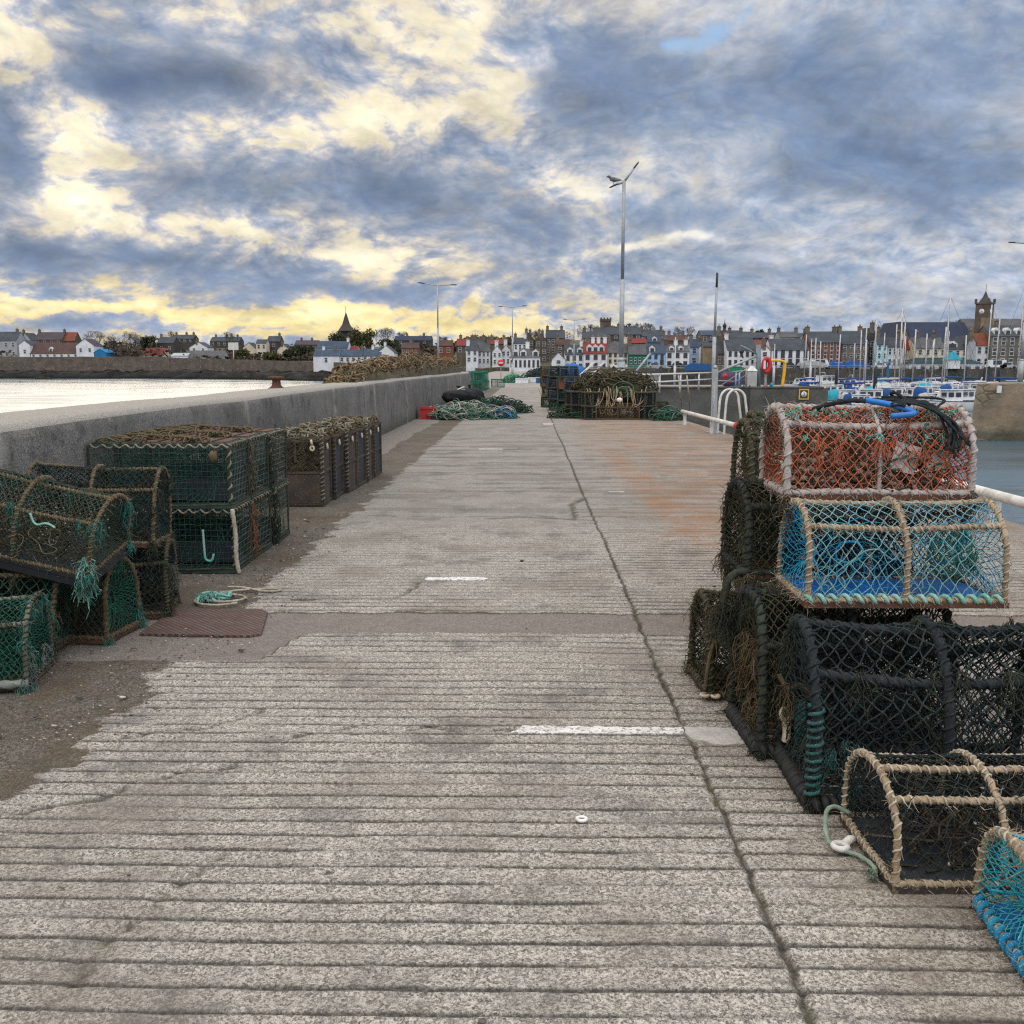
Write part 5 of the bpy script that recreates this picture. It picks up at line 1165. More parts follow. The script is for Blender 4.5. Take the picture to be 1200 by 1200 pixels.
p = aty(600.5, 420, 113); lamp('lamp over the white house with the slate roof at the pier root', (p.x, 113, 0), 8.0, 1.15, 0, (1, 1), (.06, .12))
p = aty(672.5, 430, 146); lamp('lamp before the white gabled row by the harbour', (p.x, 146, 0), 8.0, 1.2, 0, (1, 1), (.08, .12))
# ---- white pipe kerb rail at the edge, ladder hoops, jetty behind
def px_edge(Y, z=.30): return float(edge(np.array(Y))) - .38
rail = thing('pipe_rail', 'low white pipe rail along the harbour edge of the pier', 'rail', (0, 0, 0))
for ya, yb in ((6.5, 14.2), (14.3, 20.4), (20.5, 26.8)):
    b = MB(); b.tube(np.array([(px_edge(ya), ya, .34), (px_edge(yb), yb, .34)]), .052, 12); b.build('pipe', WHITEPAINT, rail)
for yq in (7.2, 9.6, 12.0, 14.25, 17, 20.45, 23, 26.4):
    b = MB(); b.bar((px_edge(yq), yq, -.02), (px_edge(yq), yq, .30), .08, .05); b.lathe([(.074, -.05), (.074, .05)], 12, (0, 0, 0)) if False else None; b.build('post', WHITEPAINT, rail)
b = MB(); b.lathe([(.085, -.06), (.09, 0), (.085, .06)], 12); o = b.build('pipe_joint', BUOY, rail, loc=(px_edge(20.45), 20.45, .34)); o.rotation_euler = (PI / 2, 0, 0)
GH = 'ladder hoops at the harbour edge'
for i, (x, lab) in enumerate([(aty(841, 505, 23.0).x, 'left one of the two white ladder hoops by the square post'), (aty(848.5, 505, 22.6).x, 'right one of the two white ladder hoops by the square post')]):
    Yq = 23.0 - .4 * i; b = MB(); t = np.linspace(PI, 0, 18); w_ = .21
    P = [(0, 0, -.02), (0, 0, .75)] + [(w_ - w_ * math.cos(PI - q) * -1 - 2 * w_ * 0 + w_ * 0, 0, .75 + w_ * 1.15 * math.sin(q)) for q in []]
    P = np.array([(0, 0, -.02), (.01, 0, .4), (.03, 0, .78)] + [(w_ + .04 - w_ * math.cos(PI - q), .0, .80 + w_ * 1.1 * math.sin(q)) for q in t] + [(2 * w_ + .10, .0, .4), (2 * w_ + .17, 0, -.02)])
    P[3:, 0] = np.where(P[3:, 2] > .79, P[3:, 0], P[3:, 0])
    b.tube(path_resample(P, .05), .028, 9)
    tag(b.build('ladder_hoop', WHITEPAINT, loc=(x, Yq, 0)), lab, 'hoop', GH)
b = MB(); x = aty(836, 505, 23.4).x; b.box(-.06, .06, -.06, .06, -.03, 1.5); b.box(-.16, .16, -.16, .16, -.02, .02); b.lathe([(.02, 1.5), (.07, 1.52), (.02, 1.58)], 8)
for k in range(7): b.tube(np.array([(0, -.06, .1 + .2 * k), (-.06 - .09 * rs.rand(), -.07, -.0 + .2 * rs.rand())]), .008, 4)
tag(b.build('square_post', GALV, loc=(x, 23.4, 0)), 'square grey steel post with line ends at the harbour edge beside the ladder hoops', 'post')
b = MB(); P = np.array([aty(795, 440, 27.6), aty(798, 470, 27.5), at(800, 483, 0)]); P2 = P + np.array([.25, .1, 0])
for Q in (P, P2): b.tube(path_resample(chaikin([tuple(v) for v in Q], 2), .1), .02, 6)
tag(b.build('hanging_line', ROPE_PALE), 'two pale ropes dropping to the end of the white pipe', 'rope')
# jetty across the harbour: from the pier to the right at about seventy metres
JY0, JY1 = 68.0, 78.0; JX = aty(970, 470, JY0).x
b = MB(); b.box(4.3, JX, JY0, JY1, WATER - 2, -.02); b.box(4.3, JX - .3, JY0 - .06, JY0 + .5, -.016, .10)
conc = M('jetty_concrete', (.105, .10, .09, 1), (.06, .058, .05, 1), (.17, .16, .14, 1), scale=.5, fine=9, rough=.9, world=True, bump=.5)
struct(b.build('jetty_pavement', conc))
deck2 = M('far_paving', (.27, .245, .22, 1), (.20, .18, .16, 1), (.33, .31, .28, 1), scale=.35, fine=6, rough=.9, world=True)
b = MB(); b.box(4.31, JX - .3, JY0 + .5, JY1, -.016, .004); struct(b.build('jetty_deck', deck2))
b = MB(); b.prism([(-8, 68), (4.3, 68), (4.3, JY1), (9, 140), (21, 160), (21, 240), (-8, 240)], 'z', WATER - 2, -.02); struct(b.build('pier_root', deck2))
b = MB(); x = aty(874, 470, JY0).x
for s_ in (-.2, .2): b.bar((x + s_, JY0 - .15, -3.9), (x + s_, JY0 - .15, .2), .07, .06)
for k in range(12): b.bar((x - .18, JY0 - .15, -3.6 + .31 * k), (x + .18, JY0 - .15, -3.6 + .31 * k), .05, .05)
tag(b.build('quay_ladder', DARKIRON), 'dark iron ladder down the face of the jetty wall', 'ladder')
sg = thing('number_sign', 'yellow edged sign with number 3 on the jetty wall', 'sign', tuple(aty(942, 462, JY0 - .07)))
b = MB(); b.box(-.34, .34, -.02, .02, -.36, .36); b.build('sign_board', YELLOW, sg)
b = MB(); b.box(-.26, .26, -.03, -.02, -.28, .28); b.build('black_panel', DARKIRON, sg)
b = MB(); b.lathe([(.0, -.004), (.19, -.004), (.19, .004), (0, .004)], 24); o = b.build('white_disc', WHITE_GRP, sg, loc=(0, -.036, 0)); o.rotation_euler = (PI / 2, 0, 0)
def text(body, size, mat, parent, loc, rot=(PI / 2, 0, 0), name='lettering'):
    cu = bpy.data.curves.new(name, 'FONT'); cu.body = body; cu.size = size; cu.align_x = 'CENTER'; cu.align_y = 'CENTER'; cu.extrude = .004
    t = bpy.data.objects.new('tmp', cu); COL.objects.link(t); bpy.context.view_layer.update()
    me = bpy.data.meshes.new_from_object(t.evaluated_get(bpy.context.evaluated_depsgraph_get())); bpy.data.objects.remove(t)
    me.materials.clear(); me.materials.append(mat); o = bpy.data.objects.new(name, me); COL.objects.link(o); o.parent = parent; o.location = loc; o.rotation_euler = rot; return o
text('3', .34, DARKIRON, sg, (0, -.046, 0))
# railings on the pier edge before the jetty
rl = thing('white_railing', 'white two bar railing along the harbour edge before the jetty', 'railing')
pa_, pb_ = aty(742, 443, 62), aty(838, 440, 67.5)
def zr(z0): return [(3.95, 45, z0), (pb_.x - .2, 67.6, z0)]
A_, B_ = Vector((aty(745, 445, 52).x, 52, 0)), Vector((aty(838, 445, 67.4).x, 67.4, 0))
for zq in (.62, 1.05):
    b = MB(); b.tube(np.array([A_ + Vector((0, 0, zq)), B_ + Vector((0, 0, zq))]), .05, 8); b.build('rail_bar', WHITEPAINT, rl)
for k in range(5):
    p = A_.lerp(B_, k / 4); b = MB(); b.tube(np.array([p, p + Vector((0, 0, 1.05))]), .05, 8); b.build('post', WHITEPAINT, rl)
# mast-like lamp post on the jetty, davit, locker, lifebuoy, hoop frame, floats
p = aty(836, 440, 66); r = thing('flag_mast', 'grey tapering mast with dark tip at the jetty corner', 'mast', (p.x, 66, -.02))
b = MB(); b.tube(np.array([(0, 0, 0), (0, 0, 3.4)]), .125, 10); b.tube(np.array([(0, 0, 3.4), (.04, 0, 6.6)]), .085, 10); b.build('pole', GALV, r); b = MB(); b.tube(np.array([(.04, 0, 6.6), (.05, 0, 7.55)]), .075, 8); b.build('pole_tip', DARKIRON, r)
dv = thing('davit_frame', 'grey steel davit with sloping arms and dark lantern over the jetty', 'davit', (aty(889, 440, 69.3).x, 69.3, 0))
q = lambda px, py: np.array(aty(px, py, 69.3)) - np.array([dv.location.x, 69.3, 0])
STEEL = M('blue_grey_steel', (.17, .21, .23, 1), (.12, .15, .16, 1), None, scale=3, rough=.55, spec=.4)
b = MB(); b.tube(np.array([(0, 0, 0), q(889, 404)]), .17, 9); b.build('post', STEEL, dv)
b = MB(); b.tube(np.array([q(889, 416), q(868, 405)]), .07, 8); b.build('upper_arm', STEEL, dv)
b = MB(); b.tube(np.array([q(887, 417), q(840, 437)]), .085, 8); b.tube(np.array([q(840, 437), q(835, 452)]), .085, 8); b.build('lower_arm', GALV, dv)
b = MB(); b.tube(np.array([q(887, 424), q(846, 451)]), .04, 6); b.tube(np.array([q(840, 446), q(862, 447), q(880, 436)]), .04, 6); b.build('brace', GALV, dv)
b = MB(); z0 = q(869, 412); b.blob(z0, (.18, .15, .14), 10, 7, .1); b.tube(np.array([z0, z0 + (.12, 0, -.45)]), .05, 6); b.build('lantern', DARKIRON, dv)
rj = thing('grey_handrail', 'grey handrail posts and bar along the jetty edge', 'railing')
for px_ in (862, 866, 874, 878, 881):
    b = MB(); a_ = aty(px_, 454, 69.0); b.tube(np.array([(a_.x, 69, 0), (a_.x, 69, 1.05 + .25 * (px_ > 870))]), .06, 7); b.build('post', GALV, rj)
b = MB(); b.tube(np.array([aty(858, 436, 69), aty(882, 433, 69)]), .04, 6); b.build('rail_bar', GALV, rj)
p = aty(885, 440, 68.7); lk = thing('jetty_locker', 'pale grey pointed locker box on the jetty beside the davit post', 'locker', (p.x - .2, 68.9, 0))
b = MB(); b.box(-.32, .32, -.25, .25, .0, 1.15); b.build('box', M('locker_paint', (.42, .43, .40, 1), (.33, .33, .31, 1), None, scale=3, rough=.6), lk); b = MB(); b.add([(-.36, -.29, 1.15), (.36, -.29, 1.15), (.36, .29, 1.15), (-.36, .29, 1.15), (-.1, 0, 1.5), (.1, 0, 1.5)], [[0, 1, 5, 4], [1, 2, 5], [2, 3, 4, 5], [3, 0, 4], [3, 2, 1, 0]]); b.build('lid', WHITEPAINT, lk)
p = aty(898.5, 428, 69.2); lb = thing('lifebuoy_station', 'red lifebuoy in its holder on the jetty', 'lifebuoy', (p.x, 69.2, 0))
b = MB(); t = np.linspace(0, 2 * PI, 20, endpoint=False); b.tube(np.stack([.23 * np.cos(t), 0 * t, 1.55 + .46 * np.sin(t)], -1), .15, 9, closed=True); b.build('buoy_ring', BUOY, lb)
b = MB(); b.box(-.07, .07, .16, .24, 0, 2.1); b.build('post', GALV, lb); b = MB(); b.box(-.26, -.12, -.20, -.14, 1.3, 1.85); b.build('white_band', WHITE_GRP, lb)
yf = thing('yellow_frame', 'yellow tubular hoop frame on the jetty beyond the lifebuoy', 'frame', (aty(902, 450, 73).x, 73, 0))
b = MB(); b.tube(path_resample(chaikin([(-.1, 0, 1.85), (.3, 0, 1.9), (1.0, 0, 1.85), (1.12, 0, 1.6), (.95, 0, .0)], 2), .05), .085, 8); b.build('hoop', YELLOW, yf); b = MB(); b.tube(path_resample(chaikin([(-.1, .6, 1.85), (.3, .6, 1.9), (1.05, .6, 1.85), (1.2, .6, 1.6), (1.05, .6, .0)], 2), .05), .08, 8); b.build('hoop', YELLOW, yf)
for k, (px_, py_, r_, mt, lab) in enumerate([(850, 441, .17, BUOY, 'round red float hanging by the railing on the jetty'), (897, 452, .16, BUOY, 'small dark red float on the jetty deck under the lifebuoy'), (904, 452, .15, TARP_TEAL, 'small turquoise float on the jetty deck beside the dark red one')]):
    a_ = aty(px_, py_, 70.2); zq = max(a_.z, r_ * .95); b = MB(); b.lathe([(.02, -r_), (r_ * .6, -r_ * .8), (r_, 0), (r_ * .75, r_ * .7), (.05, r_ * 1.15), (.03, r_ * 1.3)], 14); tag(b.build('float_buoy', mt, loc=(a_.x, 70.2, zq)), lab, 'buoy')
fish_crate('fish_crate', 'dark crate carrying the green bin on the jetty', CRATE_BLUE, (.9, .7, 1.0), (aty(861, 440, 74).x, 74, 0))
fish_crate('fish_bin', 'green plastic bin on the jetty behind the davit arm', GREEN_PLASTIC, (.9, .6, .42), (aty(861, 440, 74).x, 74, 1.015))
sack('dark_sack', 'purple grey sack beside the green bin on the jetty', (aty(853, 440, 73).x, 73, 0), (.5, .4, 1.1), M('purple_sacking', (.10, .06, .12, 1), (.06, .04, .07, 1), None, scale=3), 7)
# right-hand stone pier head across the harbour
b = MB(); a_, h_ = aty(1145, 450, 74), aty(1138, 515, 73)
zt = a_.z
V = [[(a_.x, 74, zt), (90, 70, zt)], [(a_.x - .25, 73.7, zt - .5), (90, 69.7, zt - .5)], [(h_.x - .2, 72.9, WATER - 1.5), (90, 68.8, WATER - 1.5)]]
n = 60; rowsV = []
for Vr in V: rowsV.append([tuple(np.array(Vr[0]) * (1 - t) + np.array(Vr[1]) * t) for t in np.linspace(0, 1, n)])
G = np.array(rowsV); G2 = np.concatenate([G[:1], G[1:2] * .8 + G[2:] * .2, G[1:2] * .5 + G[2:] * .5, G[1:2] * .2 + G[2:] * .8, G[2:]]); G2[1:, 1:, 1] += (rs.rand(4, n - 1) - .5) * .35
b.grid(G2[::-1], smooth=False); G3 = G2[:, 0]; bk_ = G3 + np.array([6.0, 9, 0]); b.grid(np.stack([G3, bk_], 1)[:, ::-1][::-1], smooth=False); b.add([tuple(G[0, 0]), (90, 70, zt), (90, 90, zt), tuple(G[0, 0] + (6, 9, 0))], [[0, 1, 2, 3]])
m, T, bs = newmat('old_stone'); P = coords(T, True); mp = T.node('ShaderNodeMapping'); T.lk(P, mp.inputs[0]); mp.inputs['Scale'].default_value = (1, 1, 1.7)
vr = T.node('ShaderNodeTexVoronoi', feature='DISTANCE_TO_EDGE'); T.lk(mp.outputs[0], vr.inputs[0]); vr.inputs['Scale'].default_value = .95
n1 = T.noise(P, .5, 6, .65); n2 = T.noise(P, 4, 5, .7)
c = T.ramp(n1, [(.3, (.10, .075, .05, 1)), (.5, (.20, .155, .10, 1)), (.7, (.29, .235, .165, 1))]); c = T.mix(T.m('MULTIPLY', T.rng(n2, .4, .65), .6), c, (.10, .08, .06, 1)); 
wide = T.rng(T.noise(P, .22, 2, .5), .46, .54); c = T.mix(T.m('MULTIPLY', T.m('MULTIPLY', T.rng(vr.outputs[0], .08, .0), .8), wide), c, (.035, .028, .02, 1))
sp_ = T.node('ShaderNodeSeparateXYZ'); T.lk(P, sp_.inputs[0]); c = T.mix(T.m('MULTIPLY', T.rng(sp_.outputs[2], WATER + 1.0, WATER + .5), .75), c, (.03, .035, .02, 1))
T.lk(c, bs.inputs['Base Color']); bs.inputs['Roughness'].default_value = .9; bn = T.node('ShaderNodeBump'); bn.inputs['Strength'].default_value = 1; bn.inputs['Distance'].default_value = .12; T.lk(T.m('ADD', T.m('MULTIPLY', vr.outputs[0], wide), T.m('MULTIPLY', n2, .6)), bn.inputs['Height']); T.lk(bn.outputs[0], bs.inputs['Normal'])
OLDSTONE = m
tag(b.build('stone_pier_head', OLDSTONE), 'old brown masonry pier head across the harbour mouth', 'pier')
p = aty(1168, 456, 73.9); b = MB(); b.box(-.16, .16, -.1, .02, -.26, .26); tag(b.build('depth_board', WHITE_GRP, loc=p + Vector((0, -.35, 0))), 'small white board fixed on the masonry pier head', 'board')
p = aty(1196, 440, 76); lamp('lamp on the masonry pier head, at the right edge', (p.x, 76, zt), 10.4, 1.2, 0, (1, 1), (.03, .1), .11)
# things heaped at the pier root
GK = 'green creels by the wall end'
gs = make_creel('lobster_creel', 'nearest bottom green creel past the wall end', GK, L=.9, W=.6, H=.55, kind='box', net=NET_GREEN, rope=fibre('rope_green', (.03, .16, .11, 1), (.02, .1, .07, 1), (.12, .25, .2, 1)), cell=.1, sr=.008, rr=.025, detail=0, seed=91, hairs=0, ntangle=0, wire=True, funnel=False, binds=False)
place(gs, -3.2, 58, 0)
k = 0
for yq, lab in ((60, 'second'), (62.5, 'third'), (65, 'fourth')):
    dup(gs, f'{lab} bottom green creel past the wall end', (-3.1 + .01 * k, yq, 0), name='lobster_creel'); k += 1
for yq, lab in ((58.1, 'nearest'), (60.2, 'second'), (62.4, 'third'), (65.1, 'fourth')):
    dup(gs, f'{lab} upper green creel past the wall end', (-3.15, yq, .6), name='lobster_creel')
for yq, lab in ((70, 'bottom green creel right of the row past the wall end'),): dup(gs, lab, (-2.2, yq, 0), name='lobster_creel')
heap('net_heap', 'pale green net heap between the green creels and the moored gear', 'net', (-1.2, 88, 0), (1.2, .9, .55), [MATS['net_pale_green'], GREEN_PLASTIC, NET_GREEN], 160, .03, 92)
heap('net_heap', 'black net heap beside the blue covered gear at the pier root', 'net', (1.2, 100, 0), (1.9, 1.2, 1.3), [NET_BLACK, ROPE_BLACK, NET_BLACK], 160, .03, 93)
def mound(name, label, cat, loc, size, mat, seed): b = MB(); b.blob((0, 0, 0), size, 16, 9, .09, seed=seed); return tag(b.build(name, mat, loc=loc), label, cat)
mound('covered_gear', 'gear under a blue tarpaulin at the root of the pier', 'tarpaulin', (4.3, 100, .55), (1.5, 1, 1.1), TARP_BLUE, 3)
mound('covered_gear', 'gear under a green sheet with white foot, at the root of the pier', 'tarpaulin', (-1.6, 97, .2), (.9, .8, .5), GREEN_PLASTIC, 4)
mound('covered_gear', 'gear under a white sheet between the black and blue heaps', 'tarpaulin', (2.7, 103, .5), (1.3, 1, .8), WHITE_GRP, 5)
for i, (x, yq, mt, lab) in enumerate([(-.6, 84, WHITE_GRP, 'low white tub on the deck before the green sheet'), (1.2, 86, CRATE_BLUE, 'low dark blue tub on the deck before the black net heap'), (2.9, 85, CRATE_BLUE, 'dark blue tub farther right before the white sheet'), (4.0, 87, GREEN_PLASTIC, 'low green tub on the deck before the blue tarpaulin'), (.3, 90, WHITE_GRP, 'second low white tub behind the dark blue ones')]):
    fish_crate('fish_tub', lab, mt, (1.1, .8, .42), (x, yq, 0), 10 * i, 'tubs at the pier root')
ns = thing('no_entry_sign', 'round red no entry sign at the root of the pier', 'sign', (aty(587, 427, 105).x, 105, 0))
b = MB(); b.lathe([(0, -.01), (.36, -.01), (.36, .01), (0, .01)], 24); o = b.build('sign_disc', BUOY, ns, loc=(0, -.06, 1.75)); o.rotation_euler = (PI / 2, 0, 0)
b = MB(); b.box(-.24, .24, -.09, -.075, 1.69, 1.81); b.build('white_bar', WHITE_GRP, ns); b = MB(); b.tube(np.array([(0, 0, 0), (0, 0, 2.15)]), .04, 7); b.build('post', GALV, ns)
gw = thing('gangway_stairs', 'white sloping gangway rails behind the receding creel stacks', 'gangway', (aty(688, 440, 75).x, 75, 0))
for s_ in (0, .75):
    b = MB(); b.bar((-.9 + s_, 0, .45), (.55 + s_, .3, 1.75), .22, .10); b.build('handrail', WHITEPAINT, gw)
b = MB()
for k in range(7): b.box(-.8 + .2 * k, -.6 + .2 * k + .55, .05, .7, .30 + .19 * k, .34 + .19 * k)
b.build('treads', GALV, gw)
dk = thing('derrick_pole', 'slanting grey derrick pole before the green fronted house', 'pole', (aty(736, 440, 90).x, 90, 0)); b = MB(); b.tube(np.array([(0, 0, 0), (2.0, 0, 2.6)]), .10, 8); b.build('spar', GALV, dk); b = MB(); b.lathe([(.3, 0), (.28, .2), (.12, .3)], 10); b.build('foot', DARKIRON, dk)

# ---------------------------------------------------------------- land beyond the water
rs = np.random.RandomState(101)
def coast(X): return np.interp(X, [-600, -150, -105, -70, -40, -12, 8, 60, 62, 600], [398, 398, 380, 342, 300, 240, 236, 236, 236, 236])
def rise(X): return np.interp(X, [-400, -160, -60, 0, 45, 110, 170, 400], [8, 8, 9, 10, 12, 8.5, 6, 6])
def base(X): return np.interp(X, [-160, -60, -20], [4.3, 1.6, .55])
def land_z(X, Y):
    d = np.asarray(Y, float) - coast(X)
    sh = WATER - 1.2 + 1.2 * sstep(-3, 0, d) + 1.6 * sstep(0, 10, d) * sstep(0, -30, X)
    top = base(X) + rise(X) * sstep(25, 170, d)
    edge_ = np.where(np.asarray(X) > -10, .5, 11.0)
    return np.where(d > edge_, top, sh)
xs = np.concatenate([np.linspace(-600, -130, 60), np.linspace(-126, -10.5, 70), np.linspace(-9.5, 60, 30), np.linspace(63, 420, 40)])
dd = np.array([-8, -3, -1.5, 0, 1.5, 3, 5, 7, 9, 10.9, 11.1, 14, 20, 30, 45, 60, 80, 110, 150, 200, 300, 500])
Xg, Dg = np.meshgrid(xs, dd); Yg = Dg + coast(Xg); Zg = land_z(Xg, Yg); Zg = Zg + (rs.rand(*Zg.shape) - .5) * np.where(Dg < 11, .9, .5) * (Dg > -2)
m, T, bs = newmat('town_ground'); P = coords(T, True); n1 = T.noise(P, .12, 6, .65); n2 = T.noise(P, .9, 5, .7); sp_ = T.node('ShaderNodeSeparateXYZ'); T.lk(P, sp_.inputs[0])
c = T.mix(T.rng(n1, .42, .58), (.060, .058, .028, 1), (.085, .066, .042, 1)); c = T.mix(T.m('MULTIPLY', T.rng(n2, .45, .6), .6), c, (.035, .038, .02, 1))
sand = T.mix(T.rng(n1, .48, .52), (.20, .12, .085, 1), (.10, .08, .065, 1)); rock = T.mix(T.rng(n2, .5, .7), (.006, .0065, .006, 1), (.04, .032, .022, 1))
low_ = T.rng(sp_.outputs[2], -1.2, -1.6); c = T.mix(low_, c, sand); c = T.mix(T.rng(sp_.outputs[2], -2.5, -3.1), c, rock); T.lk(c, bs.inputs['Base Color']); bs.inputs['Roughness'].default_value = .95
b = MB(); b.grid(np.stack([Xg, Yg, Zg], -1), smooth=False); struct(b.build('terrain', m))
RUBBLE = M('rubble_wall', (.12, .095, .075, 1), (.075, .065, .058, 1), (.22, .19, .15, 1), scale=.35, fine=1.6, rough=.95, world=True, bump=.5)
QUAY = M('quay_wall_stone', (.075, .068, .058, 1), (.04, .038, .033, 1), (.14, .13, .11, 1), scale=.3, fine=1.4, rough=.95, world=True, bump=.5)
def walls(name, label, X0, X1, off, zt, zb, mat, n=40, th=.8):
    b = MB(); X = np.linspace(X0, X1, n); Yv = coast(X) + off; zt = zt(X) if callable(zt) else X * 0 + zt
    A_ = [np.stack([X, Yv, X * 0 + zb], -1), np.stack([X, Yv + .3, zt + (rs.rand(n) - .5) * .25], -1), np.stack([X, Yv + .3 + th, zt], -1), np.stack([X, Yv + .3 + th, X * 0 + zb], -1)]
    b.grid(np.stack(A_, 0)[:, ::-1], smooth=False); return tag(b.build(name, mat), label, 'wall')
walls('sea_wall', 'long brown rubble sea wall above the rocks across the bay', -600, -64, 10.4, lambda X: base(X) + .4, -3.2, RUBBLE, 90)
walls('sea_wall', 'lower rubble sea wall under the white seaside cottages', -63.9, -14, 10.4, lambda X: base(X) + .35, -3.2, RUBBLE, 40)
walls('quay_wall', 'dark stone quay wall along the town side of the harbour', -9, 420, -.4, .58, WATER - 1, QUAY, 60, .5)
# rocks on the foreshore
ROCK = M('wet_rock', (.006, .0065, .006, 1), (.014, .013, .01, 1), (.035, .028, .02, 1), scale=.5, fine=3, rough=.8, world=True)
b = MB()
for k in range(520):
    X = rs.uniform(-230, -70); d_ = rs.uniform(-1.5, 8) * (1 if rs.rand() < .85 else .3); q = rs.uniform(.9, 3.4) * (1.3 if d_ < 5 else .8); b.blob((X, float(coast(X)) + d_, WATER + .2 + max(0, d_) * .13), (q * 2.2, q, q * .55), 7, 5, .35, seed=k)
tag(b.build('shore_rocks', ROCK), 'black weed covered rocks along the foot of the sea wall', 'rocks', kind='stuff')
p = at(50, 444, WATER); b = MB(); b.blob((0, 0, .1), (3.4, 1.4, .75), 12, 7, .3, seed=3); b.blob((.9, 0, .5), (1.0, .8, .8), 9, 6, .3, seed=4); tag(b.build('skerry', ROCK, loc=p), 'small black skerry standing alone in the bay', 'rock')
# ---------------------------------------------------------------- houses
def W_(n, a, b_=None, **k): return M(n, a, b_ or tuple(x * .82 for x in a[:3]) + (1,), None, scale=k.get('s', .35), fine=k.get('f', 2.5), rough=.9, world=True)
WALL = dict(white=W_('harled_white', (.68, .69, .70, 1)), cream=W_('harled_cream', (.62, .54, .42, 1)), blue=W_('harled_pale_blue', (.34, .50, .70, 1)), aqua=W_('harled_aqua', (.42, .62, .66, 1)), green=W_('painted_green', (.02, .16, .11, 1)),
    grey=W_('harled_grey', (.36, .37, .38, 1)), stone=W_('stone_grey', (.17, .145, .115, 1), (.10, .088, .072, 1), f=1.2), brown=W_('stone_brown', (.13, .10, .075, 1), (.075, .06, .048, 1), f=1.2), red=W_('stone_red', (.23, .075, .04, 1), (.16, .055, .032, 1), f=1.2), dark=W_('stone_dark', (.07, .062, .055, 1), (.045, .04, .036, 1)),
    boards=W_('brown_boards', (.10, .045, .03, 1), (.08, .04, .03, 1)), shed=W_('blue_sheeting', (.02, .17, .36, 1)), tan=W_('stone_tan', (.26, .20, .13, 1), (.17, .13, .085, 1), f=1.2))
ROOF = dict(slate=W_('slate_roof', (.058, .068, .08, 1), (.04, .046, .054, 1), f=1.5), blue=W_('slate_blue', (.05, .075, .11, 1), (.035, .05, .075, 1), f=1.5), navy=W_('slate_navy', (.028, .038, .07, 1), (.022, .03, .052, 1), f=1.5), red=W_('pantile_red', (.20, .034, .028, 1), (.14, .032, .028, 1), f=1.5), orange=W_('pantile_orange', (.20, .062, .032, 1), (.14, .045, .028, 1), f=1.5),
    brown=W_('tile_brown', (.09, .05, .042, 1), (.06, .038, .035, 1), f=1.5), plum=W_('tile_plum', (.075, .055, .065, 1), (.055, .045, .05, 1)), grey=W_('tile_grey', (.10, .10, .105, 1), (.07, .07, .074, 1)), teal=W_('slate_teal', (.03, .06, .065, 1)), shed=W_('blue_sheet_roof', (.03, .24, .50, 1)), sheet=W_('pale_sheet_roof', (.4, .42, .44, 1)), awn=TARP_TEAL)
m, T, bs = newmat('window_glass'); bs.inputs['Base Color'].default_value = (.02, .026, .033, 1); bs.inputs['Roughness'].default_value = .15; GLASS = m
SASH = M('sash_paint', (.62, .62, .60, 1), (.5, .5, .48, 1), None, scale=1); SASHD = M('sash_dark', (.06, .06, .065, 1), None, None, scale=1); CHIM = WALL['stone']; POT = M('chimney_pot', (.30, .17, .09, 1), None, None, scale=1)
def _wframe(mt):
    b = MB(); t = .065
    b.box(-.5, -.5 + t, -.06, .05, -.5, .5); b.box(.5 - t, .5, -.06, .05, -.5, .5); b.box(-.5 + t, .5 - t, -.06, .05, .5 - t * .8, .5); b.box(-.56, .56, -.12, .05, -.56, -.5); b.box(-.5 + t, .5 - t, -.05, .03, -.04, .03)
    return b.mesh('window', mt)
_fw, _fd = _wframe(SASH), _wframe(SASHD); b = MB(); b.box(-.42, .42, -.03, .02, -.5, .44); _pane = b.mesh('pane', GLASS)
def window(par, x, y, z, w, h, dark=False):
    o = bpy.data.objects.new('window', _fd if dark else _fw); COL.objects.link(o); o.parent = par; o.location = (x, y, z); o.scale = (w, 1, h)
    p_ = bpy.data.objects.new('pane', _pane); COL.objects.link(p_); p_.parent = o; return o
